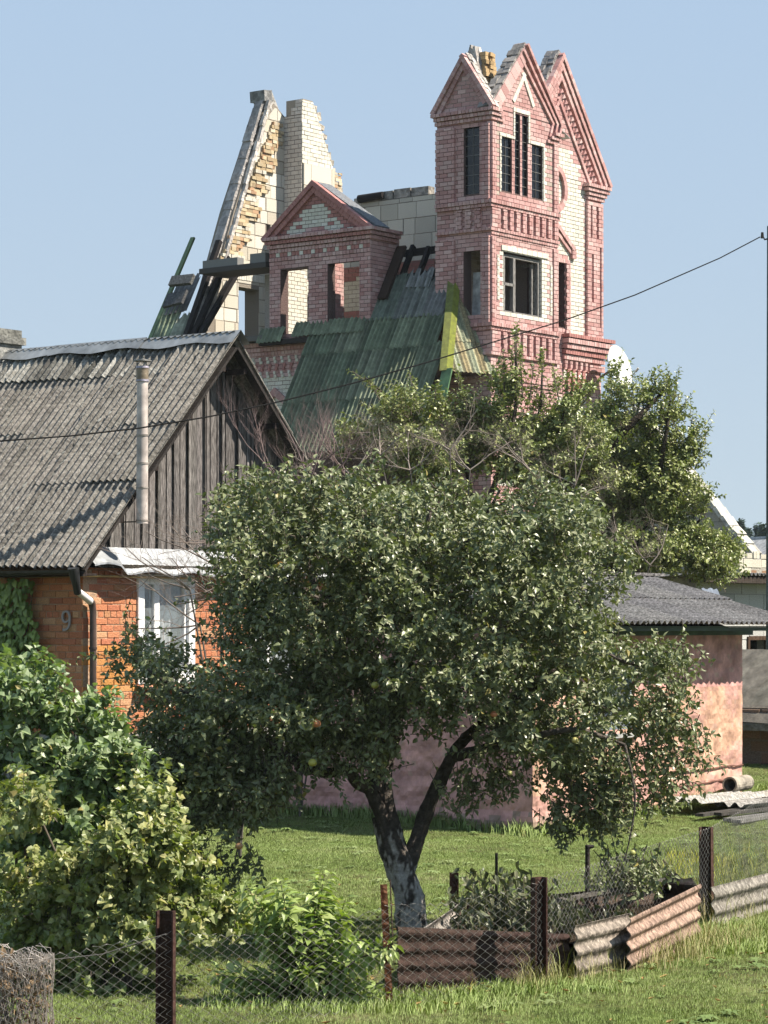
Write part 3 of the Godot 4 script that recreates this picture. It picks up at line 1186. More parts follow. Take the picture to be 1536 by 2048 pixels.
# ------------------------------------------------------------------ low plastered house
func plaster_house() -> void:
	var h := thing("plaster_house", "low pink and peach plastered house under grey corrugated roof", "house", Vector3(1.845, 0.0, -32.3), TURN)
	var f := FastNoiseLite.new()
	f.seed = 3
	f.frequency = 0.9
	f.fractal_octaves = 4
	# plaster skin as a fine grid, so that the old limewash shows in patches and the face is uneven
	var wins := [Rect2(1.33, 1.19, 1.07, 1.11)]
	for side in 2:
		var fr := face_z(0.0) if side == 0 else face_x(0.0)
		var lo := 0.0 if side == 0 else -3.9
		var hi := 5.3 if side == 0 else 0.0
		var mb := MB.new()
		var sx := 0.06
		var nx := int((hi - lo) / sx)
		var ny := 44
		var holes: Array = wins if side == 0 else []
		var pts := func(i: int, j: int) -> Vector3:
			var x := lo + (hi - lo) * i / nx
			var y := -0.3 + 2.82 * j / ny
			var d := 0.018 * f.get_noise_2d(x * 2.5 + side * 40.0, y * 5.0) + 0.012 * f.get_noise_2d(x * 9.0 + side * 70.0, y * 14.0)
			if y < 0.75:
				d += 0.012 * sin(y * 17.0 + 1.2 * f.get_noise_2d(x * 1.5, y))
			if i == 0 or i == nx:
				d *= 0.3
			return on(fr, Vector2(x, y), d)
		for i in nx:
			for j in ny:
				var xm := lo + (hi - lo) * (i + 0.5) / nx
				var ym := -0.3 + 2.82 * (j + 0.5) / ny
				var skip := false
				for r in holes:
					if r.grow(-0.02).has_point(Vector2(xm, ym)):
						skip = true
				if skip:
					continue
				var q := f.get_noise_2d(xm * 0.9 + side * 30.0, ym * 1.3)
				var p := f.get_noise_2d(xm * 5.0, ym * 6.0 + side * 11.0)
				var c := Color(0.72, 0.415, 0.355).lerp(Color(0.74, 0.455, 0.32), smoothstep(-0.35, 0.35, q + (0.12 if ym < 1.9 and ym > 0.5 else -0.12) + 0.4 * p))
				if ym > 1.75 or side == 1:
					c = c.lerp(Color(0.76, 0.41, 0.385), 0.75)  # brighter pink painted in to lift the shade under eave and on side
				if p > 0.42:
					c = c.lerp(Color(0.70, 0.47, 0.38), 0.7)
				if ym < 0.18 + 0.2 * p:
					c = Color(0.46, 0.32, 0.26)
				mb.quad(pts.call(i, j), pts.call(i + 1, j), pts.call(i + 1, j + 1), pts.call(i, j + 1), vary(c, 0.05))
		for r in holes:
			var rr := rect(r.position.x, r.position.y, r.end.x, r.end.y)
			for i in 4:
				mb.quad(on(fr, rr[(i + 1) % 4], -0.25), on(fr, rr[i], -0.25), on(fr, rr[i], 0.0), on(fr, rr[(i + 1) % 4], 0.0), Color(0.55, 0.27, 0.22))
		build("front_wall" if side == 0 else "side_wall", mb, M.plaster, h)
	var mb := MB.new()
	mb.box(Vector3(5.05, -0.3, -3.9), Vector3(5.29, 2.5, -0.02), Color(0.5, 0.26, 0.2))
	mb.box(Vector3(0.02, -0.3, -3.9), Vector3(5.05, 2.5, -3.7), Color(0.5, 0.26, 0.2))
	mb.box(Vector3(0.05, 2.38, -3.69), Vector3(5.04, 2.5, -0.26), Color(0.3, 0.28, 0.25))
	build("rear_wall", mb, M.plaster, h)
	# cracks along the lower courses, as thin lips of plaster
	for k in 3:
		mb = MB.new()
		var y := [0.62, 0.42, 0.2][k] as float
		var x := [2.6, 3.3, 4.2][k] as float
		while x < 5.2:
			var nxt := x + rnd(0.1, 0.25)
			var y2 := y + rnd(-0.012, 0.018)
			mb.beam(Vector3(x, y, 0.012), Vector3(nxt, y2, 0.012), 0.014, 0.02, Color(0.25, 0.13, 0.1), Vector3(0, 0, 1))
			y = y2
			x = nxt
		build("crack", mb, M.plaster, h)
	# green fascia
	mb = MB.new()
	mb.box(Vector3(-0.05, 2.46, 0.02), Vector3(5.5, 2.56, 0.06), Color(0.03, 0.085, 0.035))
	mb.box(Vector3(-0.05, 2.52, 0.40), Vector3(5.6, 2.57, 0.47), Color(0.022, 0.06, 0.028))
	mb.box(Vector3(-0.05, 2.571, 0.0), Vector3(5.6, 2.585, 0.5), Color(0.03, 0.07, 0.03))
	build("fascia", mb, M.paint, h)
	# window with grey-blue frame
	mb = MB.new()
	var r: Rect2 = wins[0]
	var c := Color(0.33, 0.40, 0.46)
	var z := -0.1
	for b in [[r.position.x, r.position.y, r.position.x + 0.08, r.end.y], [r.end.x - 0.08, r.position.y, r.end.x, r.end.y], [r.position.x + 0.08, r.position.y, r.end.x - 0.08, r.position.y + 0.08], [r.position.x + 0.08, r.end.y - 0.08, r.end.x - 0.08, r.end.y], [r.position.x + 0.5, r.position.y + 0.08, r.position.x + 0.57, r.end.y - 0.08]]:
		mb.box(Vector3(b[0], b[1], z), Vector3(b[2], b[3], z + 0.07), c)
	mb.box(Vector3(r.position.x + 0.57, r.end.y - 0.42, z), Vector3(r.end.x - 0.08, r.end.y - 0.36, z + 0.06), c)
	mb.box(Vector3(r.position.x - 0.05, r.position.y - 0.06, -0.1), Vector3(r.end.x + 0.05, r.position.y - 0.001, 0.06), Color(0.6, 0.6, 0.58))
	var w := build("window", mb, M.paint, h)
	for s in [[r.position.x + 0.08, r.position.x + 0.5], [r.position.x + 0.57, r.end.x - 0.08]]:
		mb = MB.new()
		mb.box(Vector3(s[0], r.position.y + 0.08, z + 0.02), Vector3(s[1], r.end.y - 0.08, z + 0.026), Color.WHITE)
		build("pane", mb, M.glass, w)
	mb = MB.new()
	mb.box(Vector3(r.position.x, r.position.y, -0.24), Vector3(r.end.x, r.position.y + 0.62, -0.235), Color(0.6, 0.6, 0.58))
	build("curtain", mb, M.cloth, w)
	# roof sheets: three rows a side
	var up := Vector3(0, 0.255, -1.0).normalized()
	var dn := Vector3(0, 0.255, 1.0).normalized()
	var kinds := []
	for k in 4:
		kinds.append(sheet(1.12, 1.42, 0.14, 0.026, [Color(0.23, 0.225, 0.225), Color(0.20, 0.195, 0.195), Color(0.25, 0.245, 0.24), Color(0.215, 0.21, 0.215)][k], 0.12, 0.0, 60 + k).mesh(M.slate))
	for j in 2:
		for i in 6:
			var o: Vector3 = Vector3(-0.5 + i * 1.08, 2.63, 0.64) + up * (1.24 * j) + Vector3(0, 0.02 * j + rnd(-0.004, 0.01), 0)
			inst("roof_sheet", kinds[(i + j * 2) % 4], slope(o, Vector3(1, rnd(-0.006, 0.006), 0), up), h)
			o = Vector3(-0.5 + (i + 1) * 1.08, 2.63, -4.48) + dn * (1.24 * j) + Vector3(0, 0.02 * j, 0)
			inst("roof_sheet", kinds[(i * 2 + j) % 4], slope(o, Vector3(-1, 0, 0), dn), h)
	mb = MB.new()
	for k in 6:
		mb.box(Vector3(-0.4 + k * 1.1, 3.32, -2.04), Vector3(0.71 + k * 1.1, 3.36, -1.80), vary(Color(0.26, 0.25, 0.25), 0.1))
	build("ridge_cap", mb, M.slate, h)
	mb = MB.new()
	for xx in [-0.25, 5.75]:
		mb.beam(Vector3(xx, 2.56, 0.58), Vector3(xx, 3.17, -1.9), 0.06, 0.1, Color(0.1, 0.075, 0.06))
		mb.beam(Vector3(xx, 2.56, -4.4), Vector3(xx, 3.17, -1.9), 0.06, 0.1, Color(0.1, 0.075, 0.06))
	for k in 4:
		var zz := 0.2 - k * 0.65
		mb.box(Vector3(-0.4, 2.56 + (0.58 - zz) * 0.255, zz - 0.04), Vector3(5.85, 2.60 + (0.58 - zz) * 0.255, zz), Color(0.12, 0.085, 0.065))
	build("roof_timber", mb, M.wood, h)
	# gable infill under the roof
	for xx in [0.03, 5.25]:
		mb = MB.new()
		mb.tri(Vector3(xx, 2.5, -3.9), Vector3(xx, 2.5, 0.0), Vector3(xx, 3.12, -1.9), Color(0.2, 0.16, 0.13))
		mb.tri(Vector3(xx + 0.03, 2.5, 0.0), Vector3(xx + 0.03, 2.5, -3.9), Vector3(xx + 0.03, 3.12, -1.9), Color(0.2, 0.16, 0.13))
		build("gable_boards", mb, M.wood, h)


# ------------------------------------------------------------------ the burnt brick mansion
func mansion() -> void:
	var h := thing("ruined_mansion", "roofless burnt pink and white brick mansion with a gabled tower", "mansion", Vector3(3.045, 0.0, -74.0), TURN)
	var pinks := [Color(0.60, 0.36, 0.342), Color(0.555, 0.318, 0.302), Color(0.635, 0.40, 0.38), Color(0.58, 0.342, 0.326), Color(0.665, 0.455, 0.43), Color(0.50, 0.27, 0.254)]
	var whites := [Color(0.76, 0.735, 0.64), Color(0.72, 0.695, 0.60), Color(0.79, 0.77, 0.69), Color(0.74, 0.71, 0.62)]
	var age := FastNoiseLite.new()
	age.seed = 17
	age.frequency = 0.45
	age.fractal_octaves = 4
	var pink := func(x: float, y: float) -> Color:
		var c := vary(pinks[rng.randi() % 6], 0.10)
		var q := age.get_noise_2d(x * 1.7, y * 0.6)       # streaks of grime and of paler, salted brick
		return c.lerp(Color(0.30, 0.19, 0.175), clampf(q * 0.6, 0.0, 0.3)) if q > 0.0 else c.lerp(Color(0.70, 0.53, 0.50), clampf(-q * 0.9, 0.0, 0.5))
	var white := func(_x: float, _y: float) -> Color: return vary(whites[rng.randi() % 4], 0.06)
	var rose := func(_x: float, _y: float) -> Color: return vary(Color(0.47, 0.225, 0.205), 0.12)
	var mort := Color(0.15, 0.105, 0.095)
	var P := {"tint": pink}
	var W := {"tint": white}

	# ---- tower, lit front
	var fz := face_z(0.0)
	var top := 17.36
	var cross := [Rect2(0.53, 15.05, 0.53, 1.53), Rect2(1.22, 15.05, 0.26, 2.33), Rect2(1.60, 15.05, 0.28, 2.33), Rect2(2.10, 15.05, 0.56, 1.53)]
	var low_win := Rect2(0.64, 11.58, 1.98, 1.75)
	var ground_win := Rect2(0.64, 6.7, 1.98, 1.75)
	var holes := cross + [low_win, ground_win]
	var body := MB.new()
	var front := rect(0.02, 0.0, 3.45, top)
	var gabB := PackedVector2Array([Vector2(-0.02, top), Vector2(3.52, top), Vector2(1.74, 19.42)])
	slab(body, fz, front, holes, 0.38, mort)
	slab(body, fz, gabB, [], 0.38, Color(0.36, 0.33, 0.30))
	var w := new_wall("tower_front", h, body, M.mortar)
	var white_zone := func(x: float, y: float) -> Color:
		var in_cross := (x > 0.43 and x < 2.78 and y > 14.95 and y < 16.70) or (x > 1.12 and x < 2.0 and y > 14.95 and y < 17.52)
		if in_cross and y > 15.0 and not (x > 1.05 and x < 1.23 and y < 16.7) and not (x > 1.87 and x < 2.11 and y < 16.7) and not (x > 1.47 and x < 1.61):
			return white.call(x, y)
		if x > 0.5 and x < 2.92 and y > 11.5 and y < 13.48:
			return white.call(x, y)
		if x > 0.5 and x < 2.92 and y > 6.6 and y < 8.6:
			return white.call(x, y)
		if (absf(x - 0.3) < 0.06 or absf(x - 3.08) < 0.05) and y > 14.8 and y < 17.0:
			return vary(Color(0.5, 0.42, 0.36), 0.1)
		return pink.call(x, y)
	var lay_front := {"tint": white_zone}
	bricks(w, fz, rect(0, 5.5, 3.45, top), holes, lay_front)
	# reveals of the lower window: white brick on the right jamb is the body; give it bricks
	var jamb := {"o": Vector3(low_win.end.x, 0, 0), "x": Vector3(0, 0, 1), "y": Vector3(0, 1, 0), "n": Vector3(-1, 0, 0)}
	bricks(w, jamb, rect(-0.36, 11.58, -0.005, 13.33), [], {"tint": white, "depth": 0.012, "len": 0.18})
	bricks(w, fz, gabB, [], {"tint": pink})
	# white pane-frame proud of the wall
	for b in [[0.43, 15.0, 0.52, 16.68], [2.68, 15.0, 2.78, 16.68], [0.43, 16.60, 1.12, 16.70], [1.98, 16.60, 2.78, 16.70], [1.12, 16.60, 1.21, 17.5], [1.89, 16.60, 1.99, 17.5], [1.12, 17.40, 1.99, 17.53]]:
		bricks(w, fz, rect(b[0], b[1], b[2], b[3]), [], {"tint": white, "depth": 0.025, "course": 0.1 if b[3] - b[1] > 0.3 else b[3] - b[1], "len": 0.25})
	# soldier lintel and side stripes of the lower window
	bricks(w, fz, rect(0.48, 13.34, 2.94, 13.50), [], {"tint": white, "depth": 0.03, "course": 0.16, "len": 0.26})
	bricks(w, fz, rect(0.30, 11.9, 0.42, 13.2), [], {"tint": white, "depth": 0.02, "len": 0.12})
	bricks(w, fz, rect(3.05, 11.7, 3.17, 13.2), [], {"tint": white, "depth": 0.02, "len": 0.12})
	# string courses and the upright ribs between them
	for b in [[14.62, 0.12, 0.10], [14.52, 0.1, 0.06], [13.84, 0.1, 0.06], [13.74, 0.1, 0.03], [11.12, 0.12, 0.10], [11.02, 0.1, 0.05], [10.30, 0.1, 0.07], [9.62, 0.1, 0.07], [9.52, 0.1, 0.04], [8.75, 0.1, 0.07]]:
		bricks(w, fz, rect(-b[2], b[0], 3.45 + b[2], b[0] + b[1]), [], {"tint": pink, "depth": b[2], "course": b[1], "len": 0.13})
	for b in [[13.95, 14.51], [10.41, 11.0]]:
		for k in 9:
			var x := 0.52 + k * 0.335
			bricks(w, fz, rect(x, b[0], x + 0.21, b[1]), [], {"tint": pink, "depth": 0.075, "len": 0.22})
		bricks(w, fz, rect(0.0, b[0], 0.44, b[1]), [], {"tint": pink, "depth": 0.05})
	for b in [[0.0, 0.22], [3.2, 3.45]]:
		bricks(w, fz, rect(b[0], 14.75, b[1], 16.95), [], {"tint": pink, "depth": 0.06, "len": 0.2})
		bricks(w, fz, rect(b[0], 11.25, b[1], 13.7), [], {"tint": pink, "depth": 0.05, "len": 0.2})
	# stepped corner cornices
	for k in 3:
		bricks(w, fz, rect(-0.05 - 0.05 * k, 17.0 + 0.12 * k, 0.62 - 0.1 * k, 17.11 + 0.12 * k), [], {"tint": pink, "depth": 0.06 + 0.05 * k, "course": 0.11, "len": 0.13})
		bricks(w, fz, rect(2.86 + 0.14 * k, 16.75 + 0.12 * k, 3.5 + 0.05 * k, 16.86 + 0.12 * k), [], {"tint": pink, "depth": 0.06 + 0.05 * k, "course": 0.11, "len": 0.13})
	# gable mouldings
	var apex := Vector2(1.74, 19.42)
	rib(w, fz, Vector2(-0.05, top + 0.02), apex + Vector2(0, 0.03), -0.34, 0.05, pink, 0.26)
	for k in 3:
		var o := Vector2(-0.155 * k, -0.21 * k)
		rib(w, fz, apex + Vector2(0, 0.03) + o * 0.9, Vector2(3.56, top + 0.02) + Vector2(-0.17 * k, -0.02), -0.09, 0.14 - 0.04 * k, pink, 0.14)
	for k in 3:
		rib(w, fz, Vector2(3.56 - 0.17 * k, top + 0.02), Vector2(3.40 - 0.19 * k, 16.95 - 0.02 * k), -0.09, 0.14 - 0.04 * k, pink, 0.14)
	rib(w, fz, Vector2(1.06, 17.72), Vector2(1.66, 18.62), -0.13, 0.03, white, 0.3)
	rib(w, fz, Vector2(1.66, 18.62), Vector2(2.22, 17.72), -0.13, 0.03, white, 0.3)
	# rough broken top of the gable: cement and rubble on the slopes
	rubble(h, [Vector3(-0.05, top, -0.19), Vector3(1.74, 19.44, -0.19)], 0.42, 0.09, Color(0.36, 0.34, 0.32), 5)
	rubble(h, [Vector3(3.5, top, -0.19), Vector3(1.74, 19.44, -0.19)], 0.40, 0.05, Color(0.44, 0.36, 0.33), 6)
	# leaded windows: dark glass and thin bars
	for c in cross:
		pane_grid(h, fz, c, 0.27, -0.07)
	open_casement(h, low_win)
	var mb := MB.new()
	mb.box(Vector3(0.64, 6.7, -0.3), Vector3(2.62, 8.45, -0.28), Color(0.4, 0.4, 0.4))
	var gw := build("lower_window", mb, M.dark_glass, h)
	mb = MB.new()
	for b in [[0.64, 6.7, 0.74, 8.45], [1.3, 6.7, 1.38, 8.45], [2.52, 6.7, 2.62, 8.45], [0.74, 8.35, 2.52, 8.45], [0.74, 7.9, 2.52, 7.97]]:
		mb.box(Vector3(b[0], b[1], -0.28), Vector3(b[2], b[3], -0.2), Color(0.55, 0.55, 0.53))
	build("frame", mb, M.paint, gw)

	# ---- tower, shaded left face
	var fx := face_x(0.0)
	var sh := [Rect2(-0.94, 14.93, 0.54, 1.96), Rect2(-0.95, 11.45, 0.58, 1.9), Rect2(-0.95, 7.0, 0.58, 1.5)]
	body = MB.new()
	slab(body, fx, rect(-1.9, 0.0, -0.012, top), sh, 0.38, mort)
	var gabA := PackedVector2Array([Vector2(-1.98, top), Vector2(0.08, top), Vector2(-0.93, 18.92)])
	slab(body, fx, gabA, [], 0.3, Color(0.36, 0.33, 0.30))
	w = new_wall("tower_side", h, body, M.mortar)
	bricks(w, fx, rect(-1.9, 5.5, -0.005, top), sh, P)
	bricks(w, fx, gabA, [], P)
	for b in [[-1.9, -1.22], [-0.26, -0.005]]:
		bricks(w, fx, rect(b[0], 11.2, b[1], 13.7), [], {"tint": pink, "depth": 0.09})
		bricks(w, fx, rect(b[0], 14.75, b[1], 16.9), [], {"tint": pink, "depth": 0.09})
	for b in [[14.62, 0.12, 0.12], [14.52, 0.1, 0.08], [13.84, 0.1, 0.08], [11.12, 0.12, 0.10], [11.02, 0.1, 0.05], [10.30, 0.1, 0.07], [9.62, 0.1, 0.07]]:
		bricks(w, fx, rect(-1.9, b[0], b[2], b[0] + b[1]), [], {"tint": pink, "depth": b[2], "course": b[1], "len": 0.13})
	for k in 3:
		bricks(w, fx, rect(-1.18 + k * 0.33, 13.95, -0.96 + k * 0.33, 14.5), [], {"tint": pink, "depth": 0.08, "len": 0.22})
		bricks(w, fx, rect(-1.94 - 0.04 * k, 17.0 + 0.12 * k, 0.05 + 0.05 * k, 17.11 + 0.12 * k), [], {"tint": pink, "depth": 0.06 + 0.05 * k, "course": 0.11, "len": 0.13})
	for k in 2:
		rib(w, fx, Vector2(-2.06 + 0.2 * k, top + 0.02), Vector2(-0.93, 18.98 - 0.22 * k), -0.13, 0.13 - 0.06 * k, pink, 0.14)
		rib(w, fx, Vector2(-0.93, 18.98 - 0.22 * k), Vector2(0.16 - 0.2 * k, top + 0.02), -0.13, 0.13 - 0.06 * k, pink, 0.14)
	pane_grid(h, fx, sh[0], 0.28, -0.10)
	rubble(h, [Vector3(0.2, top, 0.1), Vector3(0.2, 18.98, -0.93)], 0.27, 0.05, Color(0.60, 0.56, 0.52), 7)
	rubble(h, [Vector3(0.2, top, -2.0), Vector3(0.2, 18.98, -0.93)], 0.27, 0.05, Color(0.45, 0.40, 0.38), 8)
	# white board left standing in the lower opening
	mb = MB.new()
	mb.obox(Transform3D(Basis(Vector3(0, 0, 1), -0.05), Vector3(0.42, 12.1, -0.62)), Vector3(0.04, 1.3, 0.6), Color(0.55, 0.55, 0.55))
	build("loose_board", mb, M.paint, h)
	# tower floors, back walls and the stumps of its rear gables
	mb = MB.new()
	mb.box(Vector3(0.39, 14.1, -1.59), Vector3(3.06, 14.3, -0.39), Color(0.2, 0.19, 0.18))
	mb.box(Vector3(0.39, 10.9, -1.59), Vector3(3.06, 11.1, -0.39), Color(0.2, 0.19, 0.18))
	build("floor_slab", mb, M.concrete, h)
	body = MB.new()
	slab(body, face_z(-1.6), rect(0.38, 6.0, 3.08, 16.9), [], 0.3, Color(0.5, 0.45, 0.4))
	slab(body, face_x(0.0), rect(-2.0, 0.0, -1.9, 8.0), [], 0.3, mort)
	body.box(Vector3(3.08, 6.0, -1.89), Vector3(3.44, 17.0, -0.79), Color(0.42, 0.36, 0.32))
	w = new_wall("tower_back", h, body, M.mortar)
	bricks(w, face_z(-1.6), rect(0.38, 11.1, 3.06, 14.1), [], {"tint": func(_x, _y): return vary(Color(0.42, 0.33, 0.29), 0.25)})
	var peak := MB.new()
	prism(peak, face_x(1.0), PackedVector2Array([Vector2(-2.05, 16.6), Vector2(-0.75, 16.6), Vector2(-1.24, 19.3), Vector2(-1.46, 19.42)]), -0.3, 0.0, Color(0.55, 0.5, 0.46), 0.0, true)
	build("rear_gable_stump", peak, M.concrete, h)
	rubble(h, [Vector3(1.15, 17.0, -2.0), Vector3(1.15, 19.45, -1.42)], 0.30, 0.05, Color(0.62, 0.59, 0.56), 9)
	rubble(h, [Vector3(1.15, 17.0, -0.88), Vector3(1.15, 19.40, -1.30)], 0.30, 0.05, Color(0.66, 0.63, 0.60), 10)
	for k in 19:
		var wid := 0.95 - k * 0.025
		for q in 3:
			var mbk := MB.new()
			mbk.box(Vector3(1.18 + q * wid / 3.0 + rnd(-0.02, 0.02), 17.0 + k * 0.12, -1.45 + rnd(-0.05, 0.05)), Vector3(1.18 + (q + 1) * wid / 3.0 - 0.012, 17.11 + k * 0.12, -1.0 + rnd(-0.06, 0.06)), vary(Color(0.52, 0.37, 0.20), 0.25))
			build("yellow_brick", mbk, M.brick, h)

	# ---- facade with the big gable, right of the tower
	var ff := face_z(-0.4)
	var slot := Rect2(4.06, 11.5, 0.4, 1.9)
	var fin := Vector2(4.14, 19.6)
	body = MB.new()
	slab(body, ff, rect(3.0, 0.0, 6.5, 16.0), [slot], 0.38, mort)
	var gabC := PackedVector2Array([Vector2(1.55, 16.0), Vector2(6.72, 16.0), fin])
	slab(body, ff, gabC, [], 0.38, Color(0.38, 0.35, 0.33))
	w = new_wall("gable_facade", h, body, M.mortar)
	var zone := func(x: float, y: float) -> Color:
		if x > 5.55 or (x < 4.62 and y > 11.2 and y < 13.65):
			return pink.call(x, y)
		if y < 9.45 or (y > 11.2 and y < 15.8):
			return white.call(x, y)
		if (x < 4.9 and y > 11.2 and y < 16.9) or (x < 5.25 and y > 11.2 and y < 16.5):
			return white.call(x, y)
		return pink.call(x, y)
	bricks(w, ff, rect(3.42, 5.5, 6.5, 16.0), [slot], {"tint": zone})
	bricks(w, ff, gabC, [], {"tint": zone})
	for b in [[5.6, 6.5]]:
		bricks(w, ff, rect(b[0], 11.3, b[1], 15.45), [Rect2(5.78, 14.4, 0.09, 0.95), Rect2(6.12, 14.4, 0.09, 0.95), Rect2(5.85, 12.4, 0.09, 1.5), Rect2(6.3, 11.7, 0.08, 2.4)], {"tint": pink, "depth": 0.09})
		bricks(w, ff, rect(5.75, 5.5, 6.5, 9.5), [], {"tint": pink, "depth": 0.06})
	for k in 4:
		bricks(w, ff, rect(5.62 - 0.06 * k, 15.5 + 0.12 * k, 6.56 + 0.08 * k, 15.61 + 0.12 * k), [], {"tint": pink, "depth": 0.1 + 0.045 * k, "course": 0.11, "len": 0.13})
		bricks(w, ff, rect(4.30, 10.55 + 0.16 * k, 6.58 + 0.08 * k, 10.70 + 0.16 * k), [], {"tint": pink if k != 1 else rose, "depth": 0.1 + 0.05 * k, "course": 0.15, "len": 0.13})
	bricks(w, ff, rect(4.28, 11.2, 6.9, 11.32), [], {"tint": rose, "depth": 0.28, "course": 0.12, "len": 0.13})
	bricks(w, ff, rect(5.75, 10.3, 6.6, 10.5), [], {"tint": pink, "depth": 0.08})
	for k in 5:
		bricks(w, ff, rect(4.35 + 0.28 * k, 10.30, 4.49 + 0.28 * k, 10.52), [], {"tint": pink, "depth": 0.1, "len": 0.14})
		bricks(w, ff, rect(4.35 + 0.28 * k, 10.02, 4.49 + 0.28 * k, 10.22), [], {"tint": white, "depth": 0.05, "len": 0.14})
		bricks(w, ff, rect(4.49 + 0.28 * k, 9.62, 4.66 + 0.28 * k, 10.28), [], {"tint": rose, "depth": 0.09, "len": 0.17})
	# three ribs, teeth and an inner rib on the slope
	for s in [1.0, -1.0]:
		for k in 3:
			var foot := Vector2(4.14 + s * (2.72 - 0.20 * k), 16.02)
			var tp := fin + Vector2(0, 0.05 - 0.30 * k)
			if s > 0.0:
				rib(w, ff, tp, foot, -0.12, 0.20 - 0.045 * k, pink, 0.14)
			else:
				rib(w, ff, foot, tp, -0.12, 0.20 - 0.045 * k, pink, 0.14)
		rib(w, ff, (fin + Vector2(0, -1.25)) if s > 0.0 else Vector2(4.14 - 1.72, 16.02), Vector2(4.14 + 1.72, 16.02) if s > 0.0 else fin + Vector2(0, -1.25), -0.11, 0.05, pink, 0.16)
	var ta := fin + Vector2(0.03, -0.97)
	var tb := Vector2(4.14 + 2.0, 16.08)
	for k in 17:
		var p := ta.lerp(tb, (k + 0.2) / 17.0)
		var q := ta.lerp(tb, (k + 0.85) / 17.0)
		var dir := (q - p).normalized()
		var nn := Vector2(-dir.y, dir.x)
		var poly := PackedVector2Array([p, q, (p + q) * 0.5 - nn * 0.17])
		if area(poly) < 0.0:
			poly.reverse()
		lay(w, ff, poly, -0.03, 0.09, pink.call(0, 0))
	# half roundel, hood and slot frame
	var prev := Vector2.ZERO
	for k in 15:
		var a := -PI * 0.5 + PI * k / 14.0
		var p := Vector2(3.86 + 0.62 * cos(a), 15.58 + 0.72 * sin(a))
		if k > 0:
			rib(w, ff, prev, p, 0.16, 0.10, pink, 0.3)
		prev = p
	rib(w, ff, Vector2(3.9, 14.62), Vector2(4.92, 13.92), -0.13, 0.10, pink, 0.2)
	rib(w, ff, Vector2(3.9, 14.40), Vector2(4.80, 13.80), -0.10, 0.06, pink, 0.2)
	bricks(w, ff, rect(4.74, 13.6, 4.98, 13.9), [], {"tint": pink, "depth": 0.1})
	bricks(w, ff, rect(4.47, 11.2, 4.72, 13.45), [], {"tint": pink, "depth": 0.06, "len": 0.25})
	bricks(w, ff, rect(4.0, 13.42, 4.72, 13.55), [], {"tint": pink, "depth": 0.06, "course": 0.13, "len": 0.13})
	rib(w, ff, Vector2(3.6, 9.45), Vector2(4.9, 8.55), -0.16, 0.06, pink, 0.25)
	mb = MB.new()
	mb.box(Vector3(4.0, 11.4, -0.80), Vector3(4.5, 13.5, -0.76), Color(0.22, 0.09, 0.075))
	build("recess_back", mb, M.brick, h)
	rubble(h, [Vector3(1.5, 16.0, -0.59), Vector3(4.14, 19.68, -0.59)], 0.44, 0.12, Color(0.40, 0.38, 0.37), 11)
	rubble(h, [Vector3(6.82, 16.0, -0.59), Vector3(4.14, 19.68, -0.59)], 0.42, 0.03, Color(0.45, 0.30, 0.27), 12)
	# return wall of the facade wing
	mb = MB.new()
	mb.box(Vector3(6.14, 0.0, -7.0), Vector3(6.49, 15.6, -0.79), Color(0.45, 0.23, 0.2))
	build("wing_wall", mb, M.brick, h)
	# piece of tin caught between the two gables
	mb = MB.new()
	mb.obox(Transform3D(Basis(Vector3(0, 0, 1), -0.35), Vector3(3.75, 17.15, -0.1)), Vector3(0.62, 0.02, 0.35), Color(0.4, 0.4, 0.4))
	build("tin_scrap", mb, M.zinc, h)

	mansion_house(h, pink, white, rose, mort)
	flush_walls(300, Rect2(300, 60, 950, 720), 0.0)


# broken masonry along a slope: many lumps of cement and brick joined in one piece
func rubble(h: Node3D, line: Array, thick: float, up: float, col: Color, seed_: int) -> void:
	var r := RandomNumberGenerator.new()
	r.seed = seed_
	var mb := MB.new()
	var a: Vector3 = line[0]
	var b: Vector3 = line[1]
	var d := (b - a).normalized()
	var n := int(a.distance_to(b) / 0.16)
	var side := Vector3(0, 0, 1) if absf(d.z) < 0.1 else Vector3(1, 0, 0)
	var nrm := d.cross(side).normalized()
	if nrm.y < 0.0:
		nrm = -nrm
	for i in n:
		var p := a.lerp(b, (i + 0.5) / n)
		for q in 2:
			var s := Vector3(thick * r.randf_range(0.42, 0.54), 0.2 + r.randf() * 0.05, up * r.randf_range(0.6, 1.8))
			var o := p + side * thick * (q - 0.5) * 0.5 + nrm * r.randf_range(-0.02, 0.03)
			var f := r.randf_range(0.7, 1.2)
			var bs := Basis(side, d, side.cross(d)).rotated(nrm, r.randf_range(-0.12, 0.12)).rotated(side, r.randf_range(-0.1, 0.1))
			mb.obox(Transform3D(bs, o), s, Color(col.r * f, col.g * f, col.b * f))
	build("broken_coping", mb, M.concrete, h)

func pane_grid(h: Node3D, fr: Dictionary, c: Rect2, cell: float, d: float) -> void:
	var mb := MB.new()
	var q := rect(c.position.x - 0.01, c.position.y - 0.01, c.end.x + 0.01, c.end.y + 0.01)
	prism(mb, fr, q, d - 0.02, d, Color.WHITE, 0.0, true)
	var o := build("leaded_window", mb, M.dark_glass, h)
	mb = MB.new()
	var rows := int(round(c.size.y / cell))
	for k in range(1, rows):
		var y := c.position.y + c.size.y * k / rows
		prism(mb, fr, rect(c.position.x, y - 0.006, c.end.x, y + 0.006), d, d + 0.02, Color(0.25, 0.24, 0.23))
	if c.size.x > 0.4:
		prism(mb, fr, rect(c.get_center().x - 0.009, c.position.y, c.get_center().x + 0.003, c.end.y), d, d + 0.018, Color(0.22, 0.21, 0.2))
	build("glazing_bars", mb, M.paint, o)

